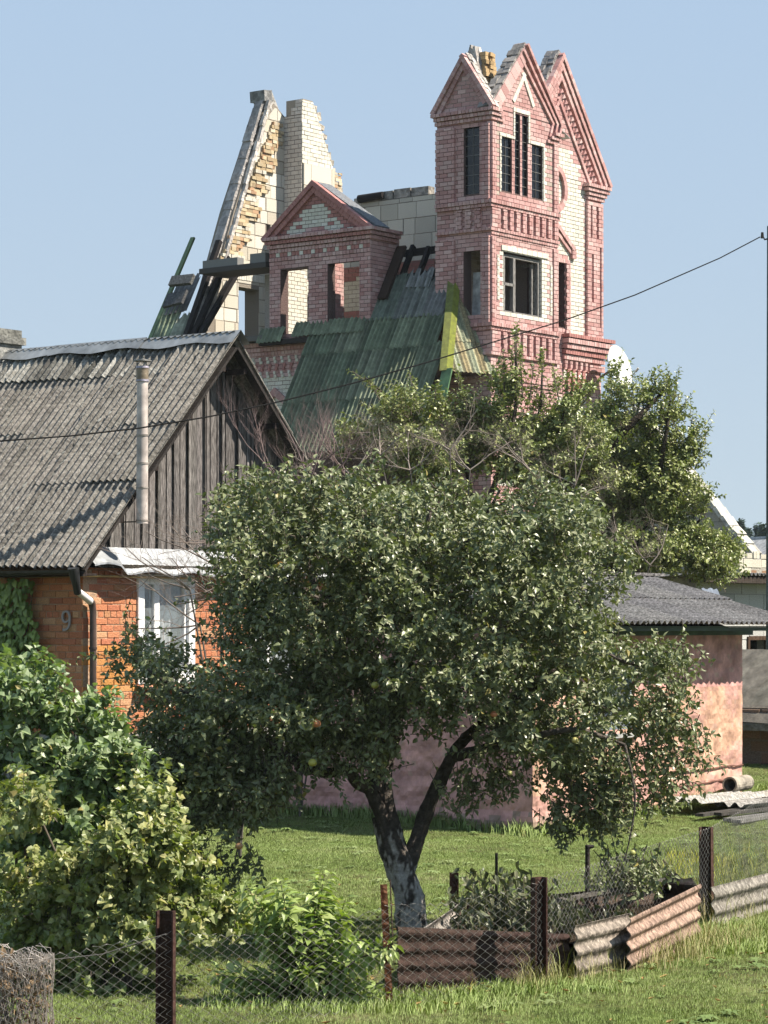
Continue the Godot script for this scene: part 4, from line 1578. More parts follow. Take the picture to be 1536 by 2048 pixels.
func open_casement(h: Node3D, r: Rect2) -> void:
	var c := Color(0.40, 0.385, 0.37)
	var mb := MB.new()
	var z := -0.20
	var x0 := r.position.x
	var x1 := r.end.x
	var y0 := r.position.y
	var y1 := r.end.y - 0.06
	for b in [[x0, y0, x0 + 0.07, y1], [x1 - 0.1, y0, x1, y1], [x0, y1 - 0.09, x1, y1], [x0 + 0.07, y0, x1 - 0.1, y0 + 0.06], [x0 + 0.62, y0 + 0.06, x0 + 0.72, y1 - 0.09]]:
		mb.box(Vector3(b[0], b[1], z), Vector3(b[2], b[3], z + 0.12 + (0.001 if b[0] == x0 else 0.0)), c)
	var f := build("open_window", mb, M.wood, h)
	mb = MB.new()
	for b in [[x0 + 0.07, y0 + 0.78, x0 + 0.62, y0 + 0.86], [x0 + 0.07, y0 + 0.06, x0 + 0.14, y1 - 0.09], [x0 + 0.55, y0 + 0.06, x0 + 0.62, y1 - 0.09]]:
		mb.box(Vector3(b[0] + 0.001, b[1], z + 0.03), Vector3(b[2] - 0.001, b[3], z + 0.15), vary(c, 0.1))
	build("sash", mb, M.wood, f)
	mb = MB.new()
	mb.beam(Vector3(x1 - 0.2, y0 + 0.08, z - 0.05), Vector3(x1 - 0.2, y1 - 0.12, z - 0.05), 0.06, 0.08, vary(c, 0.1), Vector3(0, 0, 1))
	mb.beam(Vector3(x1 - 0.2, y0 + 0.08, z - 0.7), Vector3(x1 - 0.2, y1 - 0.12, z - 0.7), 0.06, 0.08, vary(c, 0.1), Vector3(0, 0, 1))
	mb.beam(Vector3(x1 - 0.2, y1 - 0.15, z - 0.09), Vector3(x1 - 0.2, y1 - 0.15, z - 0.66), 0.06, 0.08, vary(c, 0.1))
	mb.beam(Vector3(x1 - 0.2, y0 + 0.1, z - 0.09), Vector3(x1 - 0.2, y0 + 0.1, z - 0.66), 0.06, 0.08, vary(c, 0.1))
	build("open_sash", mb, M.wood, f)


func mansion_house(h: Node3D, pink: Callable, white: Callable, rose: Callable, mort: Color) -> void:
	var mb: MB
	var block := func(_x: float, _y: float) -> Color:
		var c: Color = [Color(0.70, 0.665, 0.57), Color(0.66, 0.62, 0.53), Color(0.74, 0.71, 0.62), Color(0.61, 0.56, 0.46)][rng.randi() % 4]
		return vary(c, 0.1)
	var yellow := func(_x: float, _y: float) -> Color:
		var c: Color = [Color(0.53, 0.41, 0.25), Color(0.59, 0.48, 0.31), Color(0.48, 0.31, 0.19), Color(0.64, 0.55, 0.41), Color(0.46, 0.35, 0.22)][rng.randi() % 5]
		return vary(c, 0.2)
	# ---- far gable wall, its inner face in the sun
	var zg := -10.8
	var fg := face_z(zg)
	var open := Rect2(1.68, 11.75, 1.0, 1.5)
	var body := MB.new()
	slab(body, fg, rect(-0.1, 0.0, 7.9, 11.7), [], 0.6, Color(0.5, 0.46, 0.4))
	var lowpart := PackedVector2Array([Vector2(-0.1, 11.7), Vector2(7.9, 11.7), Vector2(7.9, 15.6), Vector2(1.45, 15.6)])
	slab(body, fg, lowpart, [open, Rect2(3.05, 15.1, 0.2, 0.45), Rect2(3.42, 15.1, 0.2, 0.45)], 0.6, Color(0.30, 0.265, 0.22))
	var uppart := PackedVector2Array([Vector2(1.45, 15.6), Vector2(7.35, 15.6), Vector2(6.45, 17.4), Vector2(3.42, 19.3), Vector2(3.0, 18.9)])
	slab(body, fg, uppart, [], 0.6, Color(0.30, 0.265, 0.22))
	var w := new_wall("far_gable", h, body, M.mortar)
	var big := {"tint": block, "course": 0.42, "len": 0.56, "wild": 0.35, "joint": 0.028, "jit": 0.012, "depth": 0.0}
	bricks(w, fg, PackedVector2Array([Vector2(0.55, 11.7), Vector2(4.3, 11.7), Vector2(4.3, 13.5), Vector2(1.2, 13.5)]), [open], big)
	bricks(w, fg, PackedVector2Array([Vector2(1.0, 13.72), Vector2(4.34, 13.72), Vector2(4.34, 18.6), Vector2(3.5, 19.2), Vector2(3.1, 18.8)]), [Rect2(3.05, 15.1, 0.2, 0.45), Rect2(3.42, 15.1, 0.2, 0.45)], big)
	bricks(w, fg, rect(0.9, 13.48, 4.3, 13.72), [], {"tint": white, "course": 0.24, "len": 0.12, "depth": 0.02})
	# coarse yellow brick lining along the slope, standing proud and ragged
	for q in 42:
		var y := 13.75 + q * 0.118
		var xl := 0.74 + (y - 13.9) * 0.555
		var wid := 0.95 - (y - 13.75) * 0.07 + 0.16 * sin(q * 0.9) + 0.1 * sin(q * 2.3) + rnd(-0.1, 0.08)
		bricks(w, fg, rect(xl + rnd(-0.08, 0.05), y, xl + wid, y + 0.115), [], {"tint": yellow if rng.randf() > 0.16 else block, "course": 0.115, "len": 0.24, "depth": rnd(0.05, 0.11), "jit": 0.02, "wild": 0.3, "joint": 0.008})
	# lower white brick stepping in the right half and the slope
	bricks(w, fg, PackedVector2Array([Vector2(5.0, 15.4), Vector2(7.45, 15.4), Vector2(6.5, 17.35), Vector2(5.4, 18.3), Vector2(5.0, 18.3)]), [], big)
	# sloping coping of the left side
	rubble_slab(h, Vector3(-0.30, 11.4, zg - 0.3), Vector3(3.02, 19.35, zg - 0.24), 0.34, 0.13, Color(0.52, 0.49, 0.47), 31)
	rubble_slab(h, Vector3(-0.12, 11.45, zg + 0.06), Vector3(3.12, 19.30, zg + 0.06), 0.12, 0.12, Color(0.70, 0.65, 0.60), 32)
	rubble_slab(h, Vector3(3.9, 18.45, zg - 0.3), Vector3(3.15, 19.62, zg - 0.3), 0.55, 0.4, Color(0.58, 0.56, 0.52), 33)
	mb = MB.new()
	mb.obox(Transform3D(Basis(Vector3(0, 0, 1), 0.1), Vector3(3.14, 19.5, zg - 0.3)), Vector3(0.4, 0.35, 0.6), Color(0.32, 0.32, 0.31))
	build("apex_block", mb, M.concrete, h)
	# pier in front of the wall, white brick on its shaded face
	var pier := MB.new()
	slab(pier, face_x(3.92), rect(-10.79, 12.0, -10.09, 18.95), [], 0.9, Color(0.24, 0.21, 0.19))
	w = new_wall("pier", h, pier, M.mortar)
	var pale := func(_x: float, _y: float) -> Color: return vary(Color(0.70, 0.64, 0.58), 0.1)
	bricks(w, face_x(3.92), rect(-10.79, 12.0, -10.05, 18.95), [], {"tint": pale, "course": 0.14, "len": 0.3, "joint": 0.02})
	bricks(w, face_x(3.92), rect(-10.5, 18.96, -10.05, 19.2), [], {"tint": pale, "course": 0.12, "len": 0.22})
	bricks(w, face_x(3.92), rect(-10.32, 19.2, -10.05, 19.44), [], {"tint": pale, "course": 0.12, "len": 0.27})
	var fp := face_z(-10.05)
	body = MB.new()
	var pf := PackedVector2Array([Vector2(3.98, 11.8), Vector2(6.32, 11.8), Vector2(6.12, 16.3), Vector2(4.47, 19.45), Vector2(3.98, 19.45)])
	slab(body, fp, pf, [], 0.7, Color(0.36, 0.32, 0.27))
	w = new_wall("pier_front", h, body, M.mortar)
	bricks(w, fp, PackedVector2Array([Vector2(3.93, 17.4), Vector2(5.54, 17.4), Vector2(4.48, 19.42), Vector2(3.93, 19.42)]), [], {"tint": white, "course": 0.13, "len": 0.3, "jit": 0.01})
	bricks(w, fp, rect(3.97, 15.3, 5.57, 17.4), [], {"tint": block, "course": 0.7, "len": 0.9, "wild": 0.2, "joint": 0.02, "depth": 0.05})
	bricks(w, fp, rect(5.57, 15.3, 6.12, 16.6), [], {"tint": block, "course": 0.5, "len": 0.5, "wild": 0.2, "joint": 0.02})
	bricks(w, fp, rect(5.59, 16.6, 6.02, 17.35), [], {"tint": yellow, "course": 0.11, "len": 0.24, "depth": 0.0, "jit": 0.03, "wild": 0.3})
	# jagged blocks left on the broken slope of the pier
	for k in 11:
		var u := (k + 0.5) / 11.0
		mb = MB.new()
		mb.obox(Transform3D(Basis(Vector3(0, 0, 1), rnd(-0.25, 0.25)), Vector3(lerpf(4.5, 6.2, u) + rnd(-0.08, 0.1), lerpf(19.4, 16.35, u) + rnd(-0.1, 0.12), -10.35)), Vector3(rnd(0.2, 0.42), rnd(0.14, 0.34), 0.5), vary(Color(0.62, 0.56, 0.47), 0.18))
		build("broken_block", mb, M.concrete, h)
	for k in 7:
		mb = MB.new()
		mb.obox(Transform3D(Basis(Vector3(0, 0, 1), rnd(-0.3, 0.3)), Vector3(6.5 + 0.2 * k, 17.3 - 0.28 * k + rnd(-0.1, 0.1), -11.05)), Vector3(rnd(0.25, 0.5), rnd(0.2, 0.4), 0.5), vary(Color(0.60, 0.54, 0.46), 0.18))
		build("broken_block", mb, M.concrete, h)
	# inner block wall behind dormer and tower
	body = MB.new()
	var bw := face_x(3.3)
	var breg := rect(-10.0, 8.0, -1.5, 15.75)
	slab(body, bw, breg, [], 0.35, Color(0.24, 0.21, 0.18))
	w = new_wall("inner_wall", h, body, M.mortar)
	var grey := func(_x: float, _y: float) -> Color: return vary(Color(0.60, 0.56, 0.47), 0.16)
	bricks(w, bw, rect(-9.9, 8.6, -1.6, 15.75), [], {"tint": grey, "course": 0.5, "len": 0.62, "wild": 0.3, "joint": 0.022, "jit": 0.012})
	var z := -9.8
	while z < -2.0:
		var l := rnd(0.3, 0.7)
		if rng.randf() > 0.25:
			mb = MB.new()
			mb.box(Vector3(3.32, 15.76, z), Vector3(3.64, 15.85 + rnd(0.05, 0.28), z + l - 0.05), vary(Color(0.40, 0.37, 0.33), 0.2))
			build("loose_block", mb, M.concrete, h)
		z += l
	for k in 3:
		mb = MB.new()
		var zz: float = [-7.2, -3.6, -2.6][k]
		mb.tube([Vector3(3.2, 15.85, zz), Vector3(3.25, 15.9, zz + 0.9)], [0.13, 0.11], 8, Color(0.02, 0.018, 0.017))
		build("charred_beam", mb, M.char, h)
	# cross wall and inner screen seen through the dormer
	body = MB.new()
	slab(body, face_z(-8.3), rect(0.3, 8.0, 3.3, 13.3), [], 0.3, Color(0.4, 0.36, 0.32))
	w = new_wall("cross_wall", h, body, M.mortar)
	var mix := func(x: float, y: float) -> Color: return white.call(x, y) if rng.randf() > 0.22 else pink.call(x, y)
	bricks(w, face_z(-8.3), rect(0.3, 10.5, 3.3, 13.3), [], {"tint": mix, "course": 0.12, "len": 0.3})
	body = MB.new()
	var scr := Rect2(-5.2, 12.7, 0.3, 0.3)
	slab(body, face_x(1.7), rect(-7.0, 8.0, -3.2, 13.5), [scr], 0.3, Color(0.36, 0.3, 0.26))
	w = new_wall("screen_wall", h, body, M.mortar)
	var patchy := func(x: float, y: float) -> Color: return white.call(x, y) if sin(y * 4.1) + 0.4 * sin(x * 2.0) > -0.35 else rose.call(x, y)
	bricks(w, face_x(1.7), rect(-7.0, 10.6, -3.2, 13.5), [scr], {"tint": patchy, "course": 0.13, "len": 0.3})
	for k in 2:
		mb = MB.new()
		mb.beam(Vector3(0.6 + 0.5 * k, 11.2, -7.6 + 0.6 * k), Vector3(1.5 + 0.3 * k, 13.4, -8.0 + 0.6 * k), 0.05, 0.16, Color(0.4, 0.37, 0.33))
		build("leaning_plank", mb, M.wood, h)

	# ---- long wall under the roof
	var fl := face_x(-0.32)
	body = MB.new()
	slab(body, fl, rect(-11.4, 0.0, -1.9, 11.15), [Rect2(-7.7, 7.5, 0.7, 1.4)], 0.4, mort)
	w = new_wall("long_wall", h, body, M.mortar)
	var lower := func(x: float, y: float) -> Color:
		if y < 10.05:
			return white.call(x, y)
		return pink.call(x, y)
	bricks(w, fl, rect(-9.6, 8.0, -5.6, 11.15), [], {"tint": lower})
	for b in [[11.0, 0.14, 0.12], [10.86, 0.13, 0.08], [10.74, 0.11, 0.04]]:
		bricks(w, fl, rect(-10.5, b[0], -2.0, b[0] + b[1]), [], {"tint": pink, "depth": b[2], "course": b[1], "len": 0.13})
	for k in 14:
		for q in 3:
			bricks(w, fl, rect(-9.4 + 0.28 * k + 0.07 * (q % 2), 10.05 + 0.22 * q, -9.27 + 0.28 * k + 0.07 * (q % 2), 10.26 + 0.22 * q), [], {"tint": white if q % 2 == 0 else rose, "depth": 0.05, "len": 0.14, "course": 0.105})
	rib(w, fl, Vector2(-8.55, 9.05), Vector2(-7.65, 9.75), -0.2, 0.09, pink, 0.13)
	rib(w, fl, Vector2(-7.65, 9.75), Vector2(-6.75, 9.05), -0.2, 0.09, pink, 0.13)
	bricks(w, fl, rect(-8.0, 8.1, -7.75, 9.1), [], {"tint": pink, "depth": 0.05, "len": 0.25})

	# ---- dormer
	var fd := face_x(-0.5)
	var wins := [Rect2(-7.32, 11.3, 1.06, 1.95), Rect2(-5.52, 11.3, 1.18, 2.02)]
	body = MB.new()
	slab(body, fd, rect(-7.75, 11.1, -3.95, 14.2), wins, 0.36, mort)
	var ped := PackedVector2Array([Vector2(-7.85, 14.2), Vector2(-3.88, 14.2), Vector2(-6.0, 15.72)])
	slab(body, fd, ped, [], 0.36, mort)
	w = new_wall("dormer_front", h, body, M.mortar)
	bricks(w, fd, rect(-7.75, 11.1, -3.93, 13.52), wins, {"tint": pink, "course": 0.115, "len": 0.26})
	var ci := 0
	for y in [13.52, 13.645, 13.77]:
		var header := func(x: float, _y: float) -> Color:
			return white.call(0, 0) if ci % 2 == 1 and int(floor(x / 0.145)) % 3 == 0 else pink.call(0, 0)
		if ci == 1:
			bricks(w, fd, rect(-7.75, y, -3.93, y + 0.13), [], {"tint": func(x: float, _y: float) -> Color: return (white.call(0, 0) if posmod(int(floor((x + 8.0) / 0.15)), 3) == 0 else rose.call(0, 0)), "course": 0.13, "len": 0.15})
		else:
			bricks(w, fd, rect(-7.75, y, -3.93, y + 0.12), [], {"tint": pink, "depth": 0.02, "course": 0.12, "len": 0.13})
		ci += 1
	for k in 3:
		bricks(w, fd, rect(-7.8 - 0.06 * k, 13.9 + 0.12 * k, -3.88 + 0.06 * k, 14.01 + 0.12 * k), [], {"tint": rose if k == 1 else pink, "depth": 0.07 + 0.06 * k, "course": 0.11, "len": 0.14})
	var steps := func(x: float, y: float) -> Color:
		var u := absf(x + 6.0)
		var s := 15.2 - u * 0.72
		if y > s or (u > 0.25 and posmod(int(floor(u / 0.17)), 3) == 0 and y > s - 0.42):
			return rose.call(0, 0)
		if y < 14.42 and u < 0.5 - (y - 14.2):
			return pink.call(0, 0)
		return white.call(0, 0)
	bricks(w, fd, ped, [], {"tint": steps, "course": 0.112, "len": 0.24})
	for k in 2:
		rib(w, fd, Vector2(-7.98 + 0.25 * k, 14.22), Vector2(-6.0, 15.80 - 0.20 * k), -0.14, 0.16 - 0.06 * k, rose, 0.14)
		rib(w, fd, Vector2(-6.0, 15.80 - 0.20 * k), Vector2(-3.78 - 0.25 * k, 14.22), -0.14, 0.16 - 0.06 * k, rose, 0.14)
	# right cheek of the dormer
	var cheek := face_z(-3.93)
	body = MB.new()
	slab(body, cheek, rect(-0.49, 10.8, 0.9, 14.2), [], 0.3, mort)
	w = new_wall("dormer_cheek", h, body, M.mortar)
	bricks(w, cheek, rect(-0.5, 11.1, 0.9, 14.2), [], {"tint": pink, "course": 0.115, "len": 0.26})
	for k in 3:
		bricks(w, cheek, rect(-0.57 - 0.06 * k, 13.9 + 0.12 * k, 0.86, 14.01 + 0.12 * k), [], {"tint": pink, "depth": 0.07 + 0.06 * k, "course": 0.11, "len": 0.14})
	var left_cheek := MB.new()
	left_cheek.box(Vector3(-0.14, 11.1, -7.74), Vector3(0.9, 14.19, -7.42), Color(0.22, 0.18, 0.16))
	left_cheek.box(Vector3(-0.135, 11.1, -6.2), Vector3(0.35, 13.4, -5.58), Color(0.40, 0.34, 0.30))
	w = new_wall("dormer_inner", h, left_cheek, M.mortar)
	bricks(w, face_z(-7.42), rect(-0.13, 11.1, 0.9, 14.1), [], {"tint": white, "course": 0.12, "len": 0.28, "depth": 0.012, "joint": 0.016})
	bricks(w, face_z(-5.58), rect(-0.13, 11.1, 0.35, 13.4), [], {"tint": pink, "course": 0.12, "len": 0.26, "depth": 0.012, "joint": 0.016})
	# roof slopes of the dormer: grey slabs
	mb = MB.new()
	mb.beam(Vector3(-0.06, 15.74, -6.0), Vector3(-0.06, 14.26, -3.82), 0.66, 0.07, Color(0.25, 0.26, 0.28), Vector3(1, 0, 0).cross(Vector3(0, -1.48, 2.18)).normalized())
	mb.beam(Vector3(-0.06, 15.76, -6.0), Vector3(-0.06, 14.26, -7.95), 0.66, 0.07, Color(0.25, 0.26, 0.28), Vector3(1, 0, 0).cross(Vector3(0, -1.5, -1.95)).normalized())
	build("dormer_roof", mb, M.slate, h)
	# dark canopy slab between dormer and far gable
	mb = MB.new()
	mb.box(Vector3(-0.45, 13.40, -10.6), Vector3(0.75, 13.56, -7.95), Color(0.09, 0.08, 0.075))
	mb.box(Vector3(-0.40, 13.565, -10.5), Vector3(-0.1, 13.80, -9.1), Color(0.25, 0.25, 0.24))
	mb.box(Vector3(-0.40, 13.565, -8.6), Vector3(-0.1, 13.85, -8.0), Color(0.25, 0.25, 0.24))
	build("charred_slab", mb, M.char, h)
	mb = MB.new()
	mb.box(Vector3(-0.7, 11.16, -11.3), Vector3(-0.2, 11.32, -7.9), Color(0.16, 0.15, 0.14))
	mb.box(Vector3(-0.72, 11.0, -8.0), Vector3(-0.5, 11.15, -6.1), Color(0.04, 0.035, 0.03))
	build("wall_plate", mb, M.char, h)

	# ---- roof sheets, slope of 60 degrees towards the yard
	var up := Vector3(1, 1.7, 0).normalized()
	var nrm := Vector3(-1.7, 1, 0).normalized()
	var on_roof := func(y: float, z_: float) -> Vector3: return Vector3(-0.5 + (y - 11.4) / 1.7, y, z_)
	var green := [Color(0.205, 0.245, 0.155), Color(0.23, 0.265, 0.172), Color(0.185, 0.225, 0.145), Color(0.25, 0.275, 0.185)]
	# two lower rows run from the left verge to the hip
	for j in 3:
		var y0: float = [7.55, 9.06, 10.55][j]
		var l: float = [1.85, 1.85, 1.15][j]
		var z0 := -6.1
		var k := 0
		while z0 < -0.5:
			var hip := -0.38 - (y0 + 1.2 - 8.8) * 0.28
			var wd := minf(1.12, hip - z0)
			if wd > 0.3:
				var o: Vector3 = on_roof.call(y0, z0) + nrm * (0.02 * j + rnd(-0.005, 0.008))
				build_sheet("green_roof_sheet", sheet(wd, l, 0.16, 0.042, green[(k + j) % 4], 0.35, 0.0, 100 + j * 10 + k), slope(o, Vector3(0, 0, 1), up), h, M.green_slate)
			z0 += 1.08
			k += 1
	# upper burnt row to the right of the dormer
	for k in 3:
		var z0 := -4.15 + k * 1.02
		var o: Vector3 = on_roof.call(11.45, z0) + nrm * 0.06
		build_sheet("burnt_roof_sheet", sheet(1.06 if k < 2 else 0.75, [1.75, 1.5, 1.35][k], 0.16, 0.032, [Color(0.16, 0.19, 0.148), Color(0.20, 0.213, 0.19), Color(0.26, 0.262, 0.25)][k], 0.3, [0.6, 0.35, 0.5][k], 140 + k), slope(o, Vector3(0, 0, 1), up), h, M.green_slate)
		o = on_roof.call(11.45 + [0.9, 0.95, 0.95][k], z0 + 0.1) + nrm * 0.09
		if k > 0:
			build_sheet("burnt_roof_sheet", sheet(0.85, 0.75, 0.16, 0.032, Color(0.27, 0.275, 0.27), 0.4, 0.45, 150 + k), slope(o, Vector3(0, rnd(-0.1, 0.1), 1), up), h, M.green_slate)
	# short strips left under the dormer
	for b in [[-8.05, 0.95], [-6.75, 1.0], [-5.8, 1.0], [-4.85, 0.8]]:
		var o: Vector3 = on_roof.call(10.98 + (0.04 if b[0] < -8.0 else 0.15), b[0]) + nrm * 0.09
		build_sheet("green_roof_sheet", sheet(b[1], 0.55, 0.16, 0.03, green[1], 0.2, 0.06, 160 + int(b[0] * -10.0)), slope(o, Vector3(0, rnd(-0.03, 0.03), 1), up), h, M.green_slate)
	# left verge of the roof and battens under it
	mb = MB.new()
	for y in [8.3, 9.4, 10.4, 11.2]:
		var p: Vector3 = on_roof.call(y, -6.0) - nrm * 0.09
		mb.box(p + Vector3(-0.03, -0.04, 0), p + Vector3(0.03, 0.04, 5.2), Color(0.07, 0.06, 0.05))
	mb.beam(on_roof.call(7.6, -5.95) - nrm * 0.12, on_roof.call(11.3, -5.95) - nrm * 0.12, 0.06, 0.12, Color(0.08, 0.07, 0.06))
	build("roof_batten", mb, M.char, h)
	# charred rafters in the burnt hole
	for k in 4:
		mb = MB.new()
		var z_ := -3.55 + k * 0.62
		mb.beam(on_roof.call(11.3, z_) - nrm * 0.15, on_roof.call(13.9 - 0.1 * k, z_) - nrm * 0.15, 0.11, 0.16, Color(0.012, 0.011, 0.011), nrm)
		build("charred_rafter", mb, M.char, h)
	mb = MB.new()
	mb.beam(on_roof.call(13.75, -3.9) - nrm * 0.25, on_roof.call(13.8, -1.9) - nrm * 0.25, 0.16, 0.2, Color(0.012, 0.011, 0.011))
	mb.beam(on_roof.call(13.0, -3.9) - nrm * 0.28, on_roof.call(13.1, -1.9) - nrm * 0.28, 0.10, 0.14, Color(0.014, 0.012, 0.011))
	build("charred_purlin", mb, M.char, h)
	mb = MB.new()
	mb.obox(slope(on_roof.call(12.9, -3.72) + nrm * 0.12, Vector3(0, 0, 1), up), Vector3(0.32, 1.9, 0.1), Color(0.05, 0.03, 0.022))
	build("scorched_board", mb, M.char, h)
	# ---- hip end: lit sheets, yellow capping, green verge board
	var hip_top := Vector3(0.02, 12.34, -1.30)
	var hip_low := Vector3(-1.52, 9.74, -0.50)
	var e1 := Vector3(0.10, 9.74, 0.16)
	var e0 := Vector3(-1.52, 9.74, -0.42)
	var hip_up := ((hip_top + Vector3(0.02, 0, 0.05)) - (e0 + (e1 - e0) * 0.85)).normalized()
	for k in 2:
		# two sheets cut along the hip: built as strips of corrugation that end on the hip line
		build("hip_sheet", hip_sheet(e0, e1, hip_top + Vector3(0.05, -0.02, 0.03), k), M.slate, h)
	mb = MB.new()
	var yc := Color(0.235, 0.26, 0.03)
	var off := Vector3(-0.10, 0.02, 0.10)
	var q0 := hip_top + Vector3(0.1, 0.28, -0.06) + off * 0.5
	var q1 := hip_low + off
	var sa := Vector3(0.17, -0.02, 0.09)
	var sb := Vector3(-0.10, -0.02, -0.17)
	mb.quad(q1, q1 + sa, q0 + sa, q0, yc)
	mb.quad(q1 + sb, q1, q0, q0 + sb, Color(0.20, 0.22, 0.05))  # flank away from the sun gets a darker yellow, shade put into colour
	mb.quad(q1 + sa - off * 0.1, q1 - off * 0.1, q0 - off * 0.1, q0 + sa - off * 0.1, yc)
	mb.quad(q1 - off * 0.1, q1 + sb - off * 0.1, q0 + sb - off * 0.1, q0 - off * 0.1, yc)
	build("yellow_hip_cap", mb, M.cloth, h)
	mb = MB.new()
	mb.beam(hip_low + Vector3(-0.05, 0.05, 0.1), Vector3(-2.06, 8.78, -0.30), 0.05, 0.34, Color(0.11, 0.22, 0.09), Vector3(0, 0, 1))
	build("green_verge_board", mb, M.paint, h)
	# ---- what is left of the roof beyond the far gable
	var gl := Vector3(-0.55, 11.3, -12.2)
	for k in 2:
		build_sheet("left_roof_sheet", sheet(0.75, [3.0, 2.5][k], 0.2, 0.038, [Color(0.30, 0.36, 0.24), Color(0.36, 0.385, 0.30)][k], 0.25, 0.3, 170 + k), slope(Vector3(-1.2, 10.2, -12.58 + 0.72 * k), Vector3(0, 0, 1), up), h, M.green_slate)
	mb = MB.new()
	mb.beam(Vector3(-1.35, 9.95, -12.66), Vector3(1.62, 14.95, -12.66), 0.07, 0.16, Color(0.13, 0.20, 0.07), Vector3(0, 0, 1))
	build("green_verge", mb, M.paint, h)
	build_sheet("fallen_sheet", sheet(0.9, 1.5, 0.2, 0.015, Color(0.16, 0.16, 0.165), 0.3, 0.4, 175), slope(Vector3(0.0, 12.3, -12.45), Vector3(0.05, 0.1, 1), up), h, M.green_slate)
	mb = MB.new()
	mb.obox(slope(Vector3(0.05, 13.35, -11.75), Vector3(0, 0, 1), up), Vector3(0.9, 0.35, 0.12), Color(0.17, 0.17, 0.165))
	mb.obox(slope(Vector3(-0.2, 12.75, -11.8), Vector3(0, 0.1, 1), up), Vector3(0.8, 0.5, 0.1), Color(0.14, 0.14, 0.145))
	build("fallen_board", mb, M.slate, h)
	for k in 3:
		mb = MB.new()
		mb.beam(Vector3(-0.75 + 0.12 * k, 11.3 + 0.1 * k, -10.95 + 0.22 * k), Vector3(0.85 + 0.2 * k, 14.6 - 0.5 * k, -10.9 + 0.18 * k), 0.14, 0.18, Color(0.02, 0.018, 0.017), Vector3(0, 0, 1))
		build("charred_rafter", mb, M.char, h)


func build_sheet(called: String, mb: MB, t: Transform3D, h: Node3D, m: Material) -> void:
	inst(called, mb.mesh(m), t, h)

func rubble_slab(h: Node3D, a: Vector3, b: Vector3, wide: float, thick: float, col: Color, seed_: int) -> void:
	var r := RandomNumberGenerator.new()
	r.seed = seed_
	var mb := MB.new()
	var d := (b - a).normalized()
	var nrm := Vector3(0, 0, 1).cross(d).normalized()
	var n := int(a.distance_to(b) / 0.3)
	for i in n:
		var p := a.lerp(b, (i + 0.5) / n) + nrm * r.randf_range(-0.02, 0.04)
		var f := r.randf_range(0.75, 1.15)
		mb.obox(Transform3D(Basis(d.cross(Vector3(0, 0, 1)).normalized(), d, Vector3(0, 0, 1)).rotated(d, r.randf_range(-0.06, 0.06)), p), Vector3(thick, 0.33, wide * r.randf_range(0.92, 1.04)), Color(col.r * f, col.g * f, col.b * f))
	build("sloping_coping", mb, M.concrete, h)

# corrugated triangle between eave and hip
func hip_sheet(e0: Vector3, e1: Vector3, top: Vector3, half: int) -> MB:
	var mb := MB.new()
	var across := (e1 - e0).normalized()
	var n := across.cross(top - e0).normalized()
	var up := n.cross(across)
	var w := e0.distance_to(e1)
	var tx := (top - e0).dot(across)
	var ty := (top - e0).dot(up)
	var per := 0.15
	var cnt := int(w / per * 8.0)
	for i in cnt:
		var xs := [w * i / cnt, w * (i + 1) / cnt]
		var ymid := 0.62 * ty
		var pts := []
		var ok := true
		for x in xs:
			var lim: float = ty * x / tx if x < tx else ty * (w - x) / maxf(0.01, w - tx)
			var lo := 0.0 if half == 0 else minf(ymid * 0.6 - 0.06, lim)
			var hi := minf(ymid * 0.6, lim) if half == 0 else lim
			if hi <= lo:
				ok = ok and half == 1 and hi > lo
			var d := 0.022 * sin(TAU * x / per) + 0.02 * half
			pts.append(e0 + across * x + up * lo + n * d)
			pts.append(e0 + across * x + up * maxf(hi, lo + 0.001) + n * d)
		if not ok:
			continue
		var nn := (pts[2] - pts[0]).cross(pts[1] - pts[0]).normalized() as Vector3
		var f := 1.0 + 0.25 * sin(i * 0.35) + rnd(-0.05, 0.05)
		var c := Color(0.40, 0.43, 0.30).lerp(Color(0.44, 0.30, 0.14), clampf(0.5 + 0.7 * sin(i * 0.21 + half), 0.0, 1.0) * 0.6)
		mb.squad(pts[0], pts[2], pts[3], pts[1], nn, nn, nn, nn, Color(c.r * f, c.g * f, c.b * f))
		mb.squad(pts[2] - n * 0.008, pts[0] - n * 0.008, pts[1] - n * 0.008, pts[3] - n * 0.008, -nn, -nn, -nn, -nn, c)
	return mb


